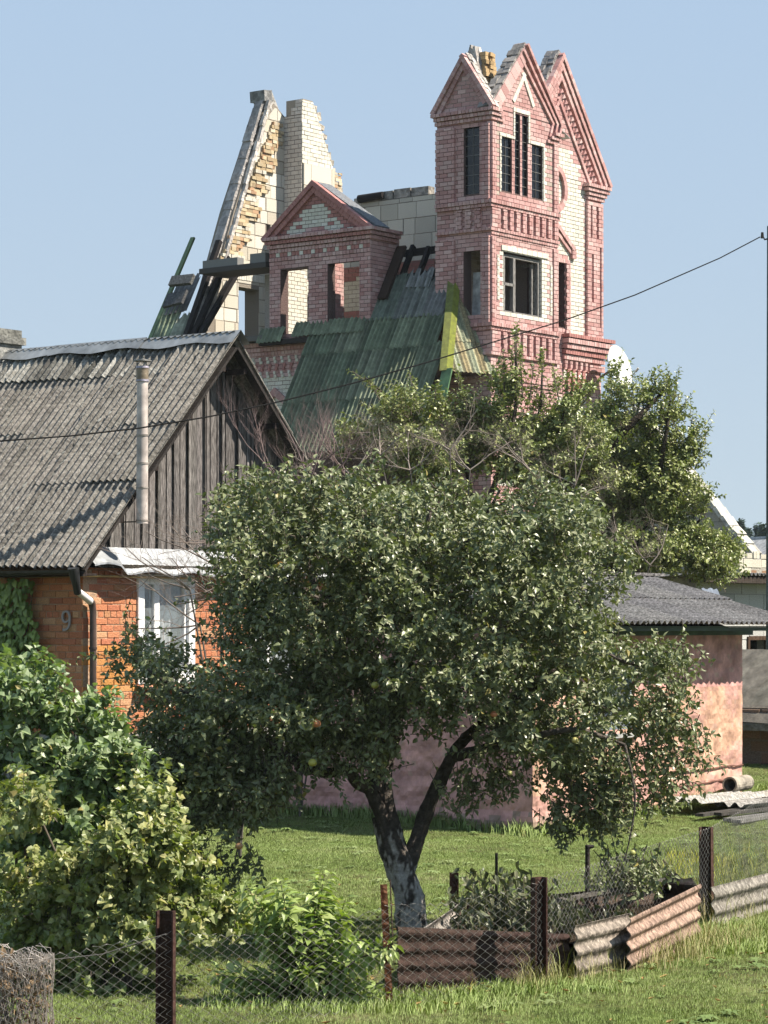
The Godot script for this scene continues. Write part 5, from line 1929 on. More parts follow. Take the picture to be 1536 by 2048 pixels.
# ------------------------------------------------------------------ things beyond and beside the houses
func far_things() -> void:
	var frame := Transform3D(Basis(Vector3.UP, deg_to_rad(TURN)), Vector3(3.045, 0, -74.0))
	# satellite dish
	var dish := thing("satellite_dish", "white satellite dish mounted on the right corner of the ruined mansion", "satellite dish", frame * Vector3(6.28, 10.40, 0.3), TURN)
	var mb := MB.new()
	var ax := Vector3(0.0, 0.25, 0.97).normalized()
	var bs := Basis(Vector3.UP.cross(ax).normalized(), ax.cross(Vector3.UP.cross(ax)).normalized(), ax)
	var rings := 7
	var seg := 28
	for i in rings:
		for k in seg:
			var q := []
			for e in [[i, k], [i + 1, k], [i + 1, k + 1], [i, k + 1]]:
				var rr: float = 0.62 * e[0] / rings
				var a: float = TAU * e[1] / seg
				q.append(bs * Vector3(rr * cos(a), rr * 1.1 * sin(a), rr * rr * 0.32))
			mb.quad(q[0], q[1], q[2], q[3], Color(0.72, 0.73, 0.72))
			var b := ax * -0.008
			mb.quad(q[3] + b, q[2] + b, q[1] + b, q[0] + b, Color(0.6, 0.61, 0.6))
	build("reflector", mb, M.white_paint, dish)
	mb = MB.new()
	mb.tube([ax * -0.01, ax * -0.2, Vector3(0.1, -0.25, -0.66)], [0.05, 0.04, 0.035], 8, Color(0.3, 0.3, 0.3))
	build("bracket", mb, M.zinc, dish)
	mb = MB.new()
	mb.tube([bs * Vector3(0, -0.62, 0.14), bs * Vector3(0, -0.3, 0.62)], [0.015, 0.015], 6, Color(0.4, 0.4, 0.4))
	mb.tube([bs * Vector3(0, -0.32, 0.6), bs * Vector3(0, -0.24, 0.72)], [0.035, 0.035], 8, Color(0.6, 0.6, 0.58))
	build("feed_arm", mb, M.zinc, dish)

	# gabled outbuilding wall seen behind the right-hand tree
	var g := thing("block_outbuilding", "tall grey block gable wall with pale sloping edge behind the pear tree", "outbuilding", at(1352, 1320, 66.0) * Vector3(1, 0, 1) + Vector3(0, 0.5, 0), TURN)
	var body := MB.new()
	var fz := face_x(0.0)
	var reg := PackedVector2Array([Vector2(-7.0, 0), Vector2(0.0, 0), Vector2(0.0, 2.6), Vector2(-3.5, 8.2)])
	# its slope falls to the right
	reg = PackedVector2Array([Vector2(-4.0, -0.5), Vector2(2.1, -0.5), Vector2(2.1, 3.9), Vector2(-1.2, 7.6), Vector2(-4.0, 7.6)])
	slab(body, fz, reg, [], 0.4, Color(0.30, 0.28, 0.25))
	var w := new_wall("gable_wall", g, body, M.mortar)
	var grey := func(_x: float, _y: float) -> Color: return vary(Color(0.40, 0.37, 0.31), 0.12)
	bricks(w, fz, reg, [], {"tint": grey, "course": 0.2, "len": 0.42})
	flush_walls(150, Rect2(1340, 930, 200, 200), 0.0)
	rubble_slab(g, Vector3(0.2, 0, 0), Vector3(0.2, 0.31, 0), 0.3, 0.1, Color(0.4, 0.38, 0.34), 50)
	mb = MB.new()
	var n := 16
	for i in n:
		var a := Vector2(2.2, 3.85).lerp(Vector2(-1.25, 7.7), (i + 0.5) / n)
		mb.obox(Transform3D(Basis(Vector3(1, 0, 0), 0.84 + rnd(-0.1, 0.1)), Vector3(0.18, a.y, a.x)), Vector3(0.5, 0.1, 0.30), vary(Color(0.62, 0.6, 0.54), 0.12))
	build("pale_coping", mb, M.concrete, g)

	# broken white block wall
	var rw := thing("ruined_block_wall", "broken sunlit white block wall right of the outbuilding gable", "ruined wall", at(1478, 1320, 58.0) * Vector3(1, 0, 1) + Vector3(0, 0.5, 0), TURN)
	body = MB.new()
	var ff := face_z(0.0)
	slab(body, ff, rect(0, -0.5, 4.0, 3.55), [], 0.35, Color(0.42, 0.39, 0.34))
	w = new_wall("block_wall", rw, body, M.mortar)
	var white := func(_x: float, _y: float) -> Color: return vary(Color(0.62, 0.585, 0.49), 0.1)
	bricks(w, ff, rect(0, 1.6, 4.0, 3.6), [Rect2(0.55, 3.0, 0.85, 0.35)], {"tint": white, "course": 0.2, "len": 0.42, "jit": 0.01, "joint": 0.016})
	bricks(w, ff, rect(0.55, 3.0, 1.4, 3.35), [], {"tint": func(_x: float, _y: float) -> Color: return vary(Color(0.34, 0.2, 0.12), 0.25), "course": 0.09, "len": 0.24, "depth": -0.005, "jit": 0.01})
	for k in 12:
		bricks(w, ff, rect(0.02 + k * 0.33, 3.6, 0.3 + k * 0.33, 3.68 + rnd(0.0, 0.12)), [], {"tint": white, "course": 0.2, "len": 0.4})
	flush_walls(60, Rect2(1470, 1060, 70, 100), 0.0, "block")

	# shed with a wavy roof edge and a dark doorway
	var s := thing("block_shed", "grey-white block shed with dark doorway and wavy roof edge", "shed", at(1392, 1320, 50.0) * Vector3(1, 0, 1) + Vector3(0, 0.62, 0), TURN)
	body = MB.new()
	var door := Rect2(2.05, -0.4, 0.9, 2.1)
	slab(body, ff, rect(0, -0.5, 5.0, 2.95), [door], 0.3, Color(0.36, 0.35, 0.33))
	slab(body, face_x(0.0), rect(-4.0, -0.5, -0.01, 2.9), [], 0.3, Color(0.36, 0.35, 0.33))
	w = new_wall("block_wall", s, body, M.mortar)
	var pale := func(_x: float, _y: float) -> Color: return vary(Color(0.50, 0.495, 0.47), 0.1)
	bricks(w, ff, rect(0, -0.4, 5.0, 2.95), [door], {"tint": pale, "course": 0.3, "len": 0.6, "jit": 0.008, "joint": 0.018})
	bricks(w, face_x(0.0), rect(-4.0, -0.4, -0.005, 2.9), [], {"tint": pale, "course": 0.3, "len": 0.6, "jit": 0.008, "joint": 0.018})
	flush_walls(90, Rect2(1390, 1140, 150, 200), 0.0, "block")
	mb = MB.new()
	mb.box(Vector3(0.3, -0.5, -4.0), Vector3(5.0, 2.9, -3.7), Color(0.3, 0.3, 0.28))
	mb.box(Vector3(4.7, -0.5, -3.69), Vector3(4.99, 2.9, -0.31), Color(0.3, 0.3, 0.28))
	mb.box(Vector3(0.3, 2.7, -3.69), Vector3(4.69, 2.85, -0.31), Color(0.2, 0.17, 0.14))
	build("rear_wall", mb, M.concrete, s)
	mb = MB.new()
	for b in [[2.0, -0.4, 2.08, 1.75], [2.92, -0.4, 3.0, 1.75], [2.08, 1.68, 2.92, 1.76]]:
		mb.box(Vector3(b[0], b[1], -0.12), Vector3(b[2], b[3], 0.03), Color(0.14, 0.09, 0.06))
	build("door_frame", mb, M.wood, s)
	var kinds := []
	for k in 2:
		kinds.append(sheet(1.12, 1.9, 0.16, 0.03, [Color(0.26, 0.255, 0.25), Color(0.29, 0.28, 0.27)][k], 0.12, 0.0, 80 + k).mesh(M.slate))
	var up := Vector3(0, -0.06, -1).normalized()
	for j in 3:
		for i in 5:
			inst("roof_sheet", kinds[(i + j) % 2], slope(Vector3(-0.3 + i * 1.08, 2.98, 0.45) + up * 1.75 * j + Vector3(0, 0.02 * j, 0), Vector3(1, 0, 0), up), s)
	mb = MB.new()
	mb.box(Vector3(-0.3, 2.80, 0.03), Vector3(5.2, 2.92, 0.4), Color(0.1, 0.08, 0.07))
	build("eave_board", mb, M.wood, s)
	# blue-grey tarp over something below the eave
	mb = MB.new()
	var tp := func(i: int, j: int) -> Vector3:
		return Vector3(0.5 * i / 10.0, 0.16 - 0.04 * j + 0.015 * sin(i * 1.3 + j * 0.5), -0.05 + 0.02 * j + 0.012 * sin(i * 2.1))
	for i in 10:
		for j in 8:
			mb.quad(tp.call(i, j + 1), tp.call(i + 1, j + 1), tp.call(i + 1, j), tp.call(i, j), Color(0.20, 0.24, 0.31))
	mb.box(Vector3(0.02, -1.5, -0.3), Vector3(0.48, 0.12, -0.06), Color(0.2, 0.17, 0.14))
	var tarp := build("tarpaulin", mb, M.cloth)
	tarp.position = at(1408, 1196, 43.5)
	tarp.rotation_degrees.y = TURN
	tag(tarp, "faded blue-grey tarpaulin in front of the shed wall", "tarpaulin")

	# earth cellar with sloped concrete roof
	var c := thing("root_cellar", "low brick cellar with sloping weathered concrete roof beside pink house", "cellar", at(1478, 1540, 41.0) * Vector3(1, 0, 1) + Vector3(0, 0.35, 0), TURN)
	body = MB.new()
	slab(body, face_x(0.0), rect(-3.4, -0.4, 1.6, 0.95), [], 0.3, Color(0.2, 0.17, 0.14))
	w = new_wall("brick_wall", c, body, M.mortar)
	bricks(w, face_x(0.0), rect(-3.4, -0.3, 1.6, 0.95), [], {"tint": func(_x: float, _y: float) -> Color: return vary(Color(0.24, 0.165, 0.12), 0.25), "course": 0.19, "len": 0.4, "jit": 0.02, "joint": 0.025})
	flush_walls(60, Rect2(1470, 1400, 70, 160), 0.01)
	mb = MB.new()
	for i in 12:
		for j in 4:
			var p := func(a: int, b: int) -> Vector3:
				var zz := -3.4 + 5.2 * a / 12.0
				return Vector3(-0.25 + 0.42 * b, 0.72 + 0.28 * b + 0.02 * sin(a * 1.7 + b * 2.3), zz)
			mb.quad(p.call(i, j), p.call(i + 1, j), p.call(i + 1, j + 1), p.call(i, j + 1), vary(Color(0.20, 0.185, 0.155), 0.2))
	mb.obox(Transform3D(Basis(Vector3(0, 0, 1), -0.45), Vector3(2.3, 1.35, -0.8)), Vector3(2.0, 0.1, 5.2), Color(0.27, 0.26, 0.23))
	mb.box(Vector3(-0.25, 0.60, -3.4), Vector3(-0.02, 0.72, 1.8), Color(0.27, 0.26, 0.23))
	mb.box(Vector3(0.31, -0.4, -3.4), Vector3(2.4, 0.85, 1.6), Color(0.22, 0.19, 0.16))
	build("concrete_roof", mb, M.concrete, c)

	# far house with pale roof
	var fh := thing("far_house", "small distant house with pale grey roof beside the pines", "house", at(1478, 1300, 120.0) * Vector3(1, 0, 1) + Vector3(0, 0.7, 0), 20.0)
	mb = MB.new()
	mb.box(Vector3(0, -0.5, -6), Vector3(5, 4.3, 0), Color(0.32, 0.28, 0.22))
	build("wall", mb, M.plaster, fh)
	mb = MB.new()
	for k in 2:
		var sgn := 1.0 if k == 0 else -1.0
		mb.obox(Transform3D(Basis(Vector3(0, 0, 1), -sgn * 0.55), Vector3(2.5 + sgn * 1.35, 5.15, -3.0)), Vector3(3.4, 0.12, 7.0), Color(0.5, 0.5, 0.5))
	build("roof", mb, M.concrete, fh)
	mb = MB.new()
	mb.tri(Vector3(0, 4.3, -0.01), Vector3(5, 4.3, -0.01), Vector3(2.5, 5.8, -0.01), Color(0.12, 0.1, 0.09))
	build("gable", mb, M.wood, fh)

	# distant pines
	var needle: StandardMaterial3D = M.leaf
	var lm := leaf_mesh(0.55, 0.22, 0.1, 0.2, needle)
	for k in 9:
		var px := 1400.0 + k * 19.0 + rnd(-5, 5)
		var d := rnd(230, 300)
		var top: float = [1120, 1105, 1090, 1062, 1048, 1055, 1046, 1052, 1060][k] + rnd(-4, 6)
		var base := at(px, 1250, d)
		base.y = 0.7
		var tip := at(px, top, d)
		var place: String = ["leftmost and lowest, over the broken wall", "just right of the lowest one", "third from the left", "left of the tallest group", "at the left of the tallest group", "in the middle of the tallest group", "right of the tallest group", "second from the picture's edge", "at the picture's right edge"][k]
		var t := thing("pine_tree", "distant dark green pine, " + place, "tree", base, 0, "distant pines on the skyline")
		var hgt := tip.y - base.y
		mb = MB.new()
		mb.tube([Vector3(0, 0, 0), Vector3(0.1, hgt * 0.5, 0), Vector3(0, hgt * 0.97, 0)], [0.22, 0.15, 0.03], 6, Color(0.14, 0.08, 0.05))
		build("trunk", mb, M.bark, t)
		var cr := Crown.new()
		for i in 2000:
			var u := pow(rng.randf(), 0.8)
			var r := (1.0 - u) * 1.7 * (0.55 + 0.45 * absf(sin(u * 21.0 + k))) + 0.1
			var a := rnd(0, TAU)
			var p := base + Vector3(cos(a) * r * rng.randf(), hgt * (0.15 + 0.85 * u) + rnd(-0.3, 0.3), sin(a) * r * rng.randf())
			cr.xf.append(Transform3D(leaf_basis(Vector3(cos(a), 0.3, sin(a)) + rand_dir() * 0.5, Vector3.UP + rand_dir() * 0.6, rnd(0.7, 1.3)), p))
			cr.col.append(vary(Color(0.05, 0.08, 0.05), 0.35))
		hang(cr, t, lm, 0, "needles", "crown")

	# utility pole at the right edge with its cable
	var foot := at(1543, 1300, 44.0)
	foot.y = 0.4
	var pole := thing("utility_pole", "grey-green utility pole cut by the right picture edge", "utility pole", foot)
	mb = MB.new()
	mb.tube([Vector3(0, -0.5, 0), Vector3(0, 4.0, 0), Vector3(0, 8.95, 0)], [0.10, 0.09, 0.075], 14, Color(0.16, 0.19, 0.175))
	build("pole", mb, M.concrete, pole)
	mb = MB.new()
	mb.tube([Vector3(0, 8.75, 0), Vector3(-0.12, 8.72, 0.02), Vector3(-0.16, 8.80, 0.03)], [0.015, 0.015, 0.012], 6, Color(0.06, 0.06, 0.06))
	mb.tube([Vector3(-0.16, 8.74, 0.03), Vector3(-0.16, 8.84, 0.03)], [0.03, 0.022], 8, Color(0.05, 0.045, 0.04))
	build("insulator", mb, M.cable, pole)
	mb = MB.new()
	var pts := []
	var rad := []
	for q in [[1520, 474, 44.0], [1440, 516, 42.6], [1270, 590, 40.0], [1130, 640, 37.8], [1000, 680, 36.0], [850, 726, 34.2], [700, 768, 32.8], [560, 803, 31.6], [420, 833, 30.6], [280, 856, 29.8], [140, 872, 29.2], [0, 882, 28.7], [-160, 889, 28.2]]:
		pts.append(at(q[0], q[1], q[2]))
		rad.append(0.0095)
	mb.tube(pts, rad, 6, Color(0.012, 0.012, 0.013))
	tag(build("power_cable", mb, M.cable), "thin black sagging cable crossing from the pole to the left", "cable")


# ------------------------------------------------------------------ small things in the yard
func yard_things() -> void:
	var mb: MB
	# pile by the pink wall
	var base := Transform3D(Basis(Vector3.UP, deg_to_rad(TURN)), Vector3(1.845, 0, -32.3))
	mb = MB.new()
	var n := 20
	for i in n:
		var a0 := TAU * i / n
		var a1 := TAU * (i + 1) / n
		var f := func(a: float, r: float, x: float) -> Vector3: return Vector3(x, r * sin(a), r * cos(a))
		mb.quad(f.call(a0, 0.11, 0), f.call(a0, 0.11, 0.62), f.call(a1, 0.11, 0.62), f.call(a1, 0.11, 0), Color(0.42, 0.38, 0.31))
		mb.quad(f.call(a1, 0.085, 0), f.call(a1, 0.085, 0.62), f.call(a0, 0.085, 0.62), f.call(a0, 0.085, 0), Color(0.2, 0.18, 0.15))
		for x in [0.0, 0.62]:
			mb.quad(f.call(a0, 0.085, x), f.call(a0, 0.11, x), f.call(a1, 0.11, x), f.call(a1, 0.085, x), Color(0.4, 0.37, 0.3))
	var p := build("cement_pipe", mb, M.concrete)
	p.transform = base * Transform3D(Basis(Vector3.UP, 0.12), Vector3(4.55, 0.40, 0.22))
	tag(p, "short grey cement pipe lying on sheets against the pink wall", "pipe")
	var data := [["asbestos_sheet", Vector3(2.75, 0.30, 0.70), 0.05, 2.0, 0.5, Color(0.50, 0.48, 0.44), "pale corrugated sheet topmost on the pile by the wall"], ["asbestos_sheet", Vector3(3.4, 0.22, 0.95), -0.03, 1.9, 0.55, Color(0.43, 0.41, 0.38), "wide grey corrugated sheet in the middle of the pile"], ["asbestos_sheet", Vector3(4.5, 0.27, 0.80), 0.08, 0.9, 0.35, Color(0.46, 0.43, 0.37), "short curved sheet at the right end of the pile"]]
	for d in data:
		mb = sheet(d[4], d[3], 0.18, 0.035, d[5], 0.1, 0.0, 91)
		p = build(d[0], mb, M.slate)
		p.transform = base * slope(d[1] + Vector3(0, 0, 0.1), Vector3(0, 0, -1).rotated(Vector3.UP, d[2]), Vector3(1, -0.01, 0).rotated(Vector3.UP, d[2]))
		if p.transform.basis.z.y < 0.0:
			p.transform = base * slope(d[1] + Vector3(0, 0, -0.4), Vector3(0, 0, 1).rotated(Vector3.UP, d[2]), Vector3(1, -0.01, 0).rotated(Vector3.UP, d[2]))
		tag(p, d[6], "roof sheet", "sheets piled by the pink house")
	for k in 4:
		mb = MB.new()
		mb.box(Vector3(-0.9, -0.02, -0.06), Vector3(0.9, 0.02, 0.06), Color(0.36, 0.35, 0.33) if k < 2 else Color(0.12, 0.11, 0.10))
		p = build("plank", mb, M.wood)
		p.transform = base * Transform3D(Basis(Vector3.UP, [0.10, 0.02, -0.06, 0.05][k]), [Vector3(3.1, 0.10, 1.55), Vector3(3.3, 0.10, 1.38), Vector3(3.5, 0.15, 1.2), Vector3(3.2, 0.15, 1.0)][k])
		tag(p, ["front grey plank on the grass below the sheet pile", "second grey plank from the front under the pile", "blackened plank right under the corrugated sheets", "blackened plank nearest the wall under the sheets"][k], "plank", "planks under the pile")
	# metal post and thin pipe behind the raised bed
	var posts := [["iron_post", "short rusty flat iron post at the left rear of the bed", at(908, 1745, 20.3), 0.07, Color(0.13, 0.065, 0.045)], ["pipe_post", "thin dark pipe post standing behind the bed under apple twigs", at(1175, 1690, 24.0), 0.05, Color(0.06, 0.05, 0.05)]]
	for q in posts:
		mb = MB.new()
		var top: Vector3 = q[2]
		if q[0] == "iron_post":
			mb.box(Vector3(-0.035, -0.2, -0.006), Vector3(0.035, top.y, 0.0), q[4])
			mb.box(Vector3(0.028, -0.2, 0.0), Vector3(0.035, top.y, 0.05), q[4])
		else:
			mb.tube([Vector3(0, -0.2, 0), Vector3(0, top.y, 0)], [0.024, 0.024], 8, q[4])
			mb.tube([Vector3(-0.02, top.y - 0.03, 0), Vector3(0.06, top.y - 0.01, 0)], [0.02, 0.015], 6, q[4])
		p = build(q[0], mb, M.rust)
		p.position = Vector3(top.x, 0, top.z)
		tag(p, q[1], "post")


# ------------------------------------------------------------------ fence along the yard and the raised bed behind it
func channel_post(called: String, parent: Node3D, foot: Vector3, hgt: float, wide: float, deep: float, yaw: float, lean := 0.0) -> void:
	var mb := MB.new()
	var c := Color(0.085, 0.045, 0.035)
	var t := Transform3D(Basis(Vector3.UP, yaw).rotated(Vector3(0, 0, 1), lean), foot)
	for b in [[Vector3(-wide * 0.5, -0.3, -0.008), Vector3(wide * 0.5, hgt, 0.0)], [Vector3(-wide * 0.5, -0.3, 0.0005), Vector3(-wide * 0.5 + 0.010, hgt - 0.002, deep)], [Vector3(wide * 0.5 - 0.010, -0.3, 0.0005), Vector3(wide * 0.5, hgt - 0.001, deep)]]:
		var lo: Vector3 = b[0]
		var hi: Vector3 = b[1]
		mb.obox(t * Transform3D(Basis.IDENTITY, (lo + hi) * 0.5), hi - lo, vary(c, 0.15))
	build(called, mb, M.rust, parent)

func fence_and_bed() -> void:
	var fence := thing("wire_fence", "low sagging chain-link fence on rusty iron posts across the foreground", "fence")
	var A := Vector3(-1.37, 0, -16.4)
	var L := Vector3(0.04, 0, -17.75)
	var B := Vector3(1.10, 0, -18.65)
	var C := Vector3(2.89, 0, -23.2)
	var Z := Vector3(-3.6, 0, -14.4)
	var R := Vector3(4.55, 0, -28.4)
	channel_post("fence_post", fence, A, 0.80, 0.115, 0.05, -0.25)
	channel_post("fence_post", fence, B + Vector3(0, 0, -0.03), 0.79, 0.105, 0.055, 0.55)
	channel_post("fence_post", fence, C, 0.80, 0.115, 0.055, -0.5, 0.01)
	channel_post("fence_post", fence, R, 0.80, 0.115, 0.05, -0.6)
	channel_post("fence_post", fence, Z, 0.80, 0.115, 0.05, -0.2)
	var mb := MB.new()
	var lt := Transform3D(Basis(Vector3(0, 0, 1), 0.05), L)
	mb.obox(lt * Transform3D(Basis.IDENTITY, Vector3(0, 0.27, 0)), Vector3(0.045, 1.12, 0.006), Color(0.24, 0.11, 0.06))
	mb.obox(lt * Transform3D(Basis.IDENTITY, Vector3(-0.0225, 0.27, 0.024)), Vector3(0.006, 1.12, 0.045), Color(0.2, 0.09, 0.05))
	build("fence_post", mb, M.rust, fence)
	mb = MB.new()
	mb.tube([lt * Vector3(0.04, 0.3, 0), lt * Vector3(0.045, 0.86, 0)], [0.005, 0.005], 5, Color(0.12, 0.08, 0.06))
	build("tie_rod", mb, M.rust, fence)
	var spans := [[Z, A, 0.62, 0.66, 0.05], [A, L, 0.68, 0.70, 0.10], [L, B, 0.70, 0.76, 0.04], [B, C, 0.77, 0.80, 0.0], [C, R, 0.80, 0.92, 0.0]]
	for s in spans:
		mb = MB.new()
		mesh_panel(mb, s[0] + Vector3(0.0, 0, 0.06), s[1] + Vector3(0.0, 0, 0.06), s[2], s[3], 0.0, 0.05, 0.0021, s[4])
		var o := build("mesh_panel", mb, M.wire, fence)
		o.set_meta("kind", "stuff")
	# slack wire from the left post down to the roll
	mb = MB.new()
	mb.tube([A + Vector3(0.0, 0.66, 0.07), A + Vector3(-0.4, 0.53, 0.05), A + Vector3(-0.75, 0.49, 0.04), A + Vector3(-1.0, 0.48, 0.02)], [0.003, 0.003, 0.003, 0.003], 4, Color(0.2, 0.18, 0.16))
	build("tie_wire", mb, M.wire, fence)

	# rolled wire mesh with dry leaves in it, at the left edge
	var rp := at(30, 1890, 15.9)
	var roll := thing("wire_mesh_roll", "rusty roll of wire mesh full of dry leaves, left corner", "wire roll", Vector3(rp.x, 0, rp.z))
	mb = MB.new()
	for k in 3:
		var rad := 0.235 - k * 0.05
		for i in 30:
			var a := TAU * i / 30.0
			for s in [-1.0, 1.0]:
				var pts := []
				var rr := []
				for j in 8:
					var aa: float = a + s * j * 0.105
					var wob := 1.0 + 0.06 * sin(aa * 3.0 + k) + 0.03 * sin(j * 1.3)
					pts.append(Vector3(cos(aa) * rad * wob, 0.02 + 0.082 * j + 0.02 * sin(aa * 2.0), sin(aa) * rad * wob * 0.8))
					rr.append(0.0022)
				mb.tube(pts, rr, 3, vary(Color(0.33, 0.29, 0.26), 0.25), false)
	for i in 90:
		# loose ends bending over the top
		var a := rnd(0, TAU)
		var e := a + rnd(-1.3, 1.3)
		var r1 := rnd(0.1, 0.25)
		var p0 := Vector3(cos(a) * 0.23, rnd(0.42, 0.58), sin(a) * 0.18)
		var p2 := Vector3(cos(e) * r1, rnd(0.48, 0.64), sin(e) * r1 * 0.8)
		mb.tube([p0, (p0 + p2) * 0.5 + Vector3(rng.randfn() * 0.03, rnd(0.0, 0.07), rng.randfn() * 0.03), p2], [0.0022, 0.0022, 0.0022], 3, vary(Color(0.36, 0.33, 0.30), 0.25), false)
	build("wire_coil", mb, M.wire, roll).set_meta("kind", "stuff")
	var dead := Crown.new()
	for i in 420:
		var a := rnd(0, TAU)
		var r := 0.22 * sqrt(rng.randf())
		dead.xf.append(Transform3D(leaf_basis(rand_dir(), rand_dir(), rnd(0.6, 1.3)), Vector3(rp.x + cos(a) * r, rnd(0.02, 0.56), rp.z + sin(a) * r * 0.8)))
		dead.col.append(vary(Color(0.20, 0.14, 0.085), 0.4))
	hang(dead, roll, leaf_mesh(0.06, 0.03, 0.3, 0.3, M.dry), 0, "leaf", "dry_leaves")

	# raised bed of old corrugated sheets
	var bed := thing("raised_bed", "raised garden bed edged with rusty and pale corrugated sheets", "garden bed")
	var edge := func(called: String, a: Vector3, b: Vector3, ha: float, hb: float, col: Color, period: float, amp: float, m: Material, rag: float, seed_: int) -> void:
		# waves run level, so the sheet is turned on its side
		var s := sheet(maxf(ha, hb) + 0.12, a.distance_to(b), period, amp, col, 0.25, rag, seed_)
		var x := (b - a).normalized()
		var t := Transform3D(Basis(Vector3.UP, x, Vector3.UP.cross(x)), a + Vector3(0, -0.12 if ha >= hb else -0.12, 0))
		for i in s.v.size():
			var u := clampf(s.v[i].y / a.distance_to(b), 0.0, 1.0)
			s.v[i].x *= lerpf(ha + 0.12, hb + 0.12, u) / (maxf(ha, hb) + 0.12)
		inst(called, s.mesh(m), t, bed)
	var b0 := at(795, 1250, 18.35) * Vector3(1, 0, 1)
	var b1 := at(1138, 1250, 19.1) * Vector3(1, 0, 1)
	var b2 := at(1262, 1250, 19.7) * Vector3(1, 0, 1)
	var b3 := at(1398, 1250, 21.4) * Vector3(1, 0, 1)
	var b4 := at(915, 1250, 20.3) * Vector3(1, 0, 1)
	var b5 := at(1325, 1250, 21.8) * Vector3(1, 0, 1)
	edge.call("rusty_sheet", b0, b1, 0.47, 0.33, Color(0.068, 0.042, 0.034), 0.115, 0.009, M.rust, 0.0, 201)
	edge.call("pale_sheet", at(1150, 1250, 19.0) * Vector3(1, 0, 1), b2, 0.40, 0.42, Color(0.37, 0.315, 0.265), 0.12, 0.016, M.slate, 0.05, 202)
	edge.call("peach_sheet", at(1256, 1250, 19.4) * Vector3(1, 0, 1), b3, 0.41, 0.47, Color(0.43, 0.30, 0.235), 0.12, 0.018, M.slate, 0.06, 203)
	edge.call("side_sheet", b0 + Vector3(0.12, 0, -0.1), b4, 0.42, 0.43, Color(0.42, 0.38, 0.34), 0.15, 0.02, M.slate, 0.0, 204)
	edge.call("rear_sheet", b4, b5, 0.42, 0.44, Color(0.10, 0.07, 0.055), 0.15, 0.02, M.rust, 0.0, 205)
	edge.call("right_sheet", b5, b3, 0.44, 0.46, Color(0.09, 0.065, 0.05), 0.15, 0.02, M.rust, 0.0, 206)
	mb = MB.new()
	mb.beam(b4 + Vector3(0.8, 0.45, 0.0), b5 + Vector3(0, 0.46, 0), 0.05, 0.03, Color(0.22, 0.2, 0.18))
	build("edge_board", mb, M.wood, bed)
	mb = MB.new()
	for t in [[b0, b1, b2], [b0, b2, b4], [b2, b5, b4], [b2, b3, b5]]:
		mb.tri(t[0] + Vector3(0, 0.26, 0), t[1] + Vector3(0, 0.26, 0), t[2] + Vector3(0, 0.26, 0), Color(0.05, 0.038, 0.026))
	build("soil", mb, M.soil, bed)
	# long pale sheet continuing right of the third post
	mb = sheet(0.46, 2.6, 0.14, 0.018, Color(0.34, 0.31, 0.27), 0.15, 0.0, 207)
	var r0 := at(1425, 1250, 22.4) * Vector3(1, 0, 1)
	var rx := (at(1600, 1250, 24.4) * Vector3(1, 0, 1) - r0).normalized()
	var os := build("edging_sheet", mb, M.slate)
	os.transform = Transform3D(Basis(Vector3.UP, rx, Vector3.UP.cross(rx)), r0 + Vector3(0, -0.12, 0))
	tag(os, "long pale corrugated sheet on edge right of the third fence post", "edging sheet")
	# dark heap at the rear corner
	mb = MB.new()
	var f := FastNoiseLite.new()
	f.frequency = 2.5
	for i in 10:
		for j in 6:
			var q := func(a: int, b: int) -> Vector3:
				var th := TAU * a / 10.0
				var ph := PI * 0.5 * b / 6.0
				var d := Vector3(cos(th) * cos(ph) * 0.2, sin(ph) * 0.15, sin(th) * cos(ph) * 0.2)
				return d * (1.0 + 0.5 * f.get_noise_3dv(d * 4.0))
			mb.quad(q.call(i + 1, j), q.call(i, j), q.call(i, j + 1), q.call(i + 1, j + 1), vary(Color(0.03, 0.028, 0.027), 0.3))
	var heap := build("compost_heap", mb, M.soil)
	heap.position = at(1345, 1250, 21.9) * Vector3(1, 0, 1) + Vector3(0, 0.35, 0)
	tag(heap, "small black heap behind the bed's peach sheet", "heap")

	# drooping tomato plants in the bed
	var lm := leaf_mesh(0.075, 0.032, 0.4, 0.5, M.leaf)
	for k in 6:
		var foot := (at([935, 985, 1040, 1100, 1160, 1240][k], 1250, [19.3, 19.6, 19.4, 19.5, 19.8, 20.2][k]) * Vector3(1, 0, 1)) + Vector3(0, 0.22, 0)
		var hgt: float = [0.42, 0.55, 0.5, 0.36, 0.22, 0.18][k]
		var t := thing("tomato_plant", ["wilting tomato plant at the bed's left rear corner", "tallest wilting tomato plant with a dark stake in the bed", "wilting tomato plant left of the middle fence post", "wilting tomato plant directly behind the middle fence post", "small plant in the shaded hollow of the bed", "small plant beside the bed's peach sheet"][k], "plant", foot, 0, "tomato plants in the raised bed")
		mb = MB.new()
		var cr := Crown.new()
		for st in 4:
			var d := (Vector3.UP + rand_dir() * 0.35).normalized()
			var top := foot + d * hgt
			mb.tube([foot, foot + d * hgt * 0.5 + rand_dir() * 0.02, top], [0.007, 0.006, 0.003], 5, Color(0.13, 0.12, 0.06), false)
			for q in int(60 * hgt * 2.0):
				var u := rnd(0.25, 1.05)
				var pos := foot + d * hgt * u + Vector3(rng.randfn() * 0.085, rng.randfn() * 0.03, rng.randfn() * 0.085)
				cr.xf.append(Transform3D(leaf_basis(Vector3(rng.randfn() * 0.6, -0.7, rng.randfn() * 0.6), rand_dir() + Vector3(0, 0.4, 0.3), rnd(0.6, 1.25)), pos))
				cr.col.append(vary(Color(0.085, 0.105, 0.055).lerp(Color(0.14, 0.13, 0.07), rng.randf() * 0.7), 0.25))
		wood_part("stem", mb, M.twig, t)
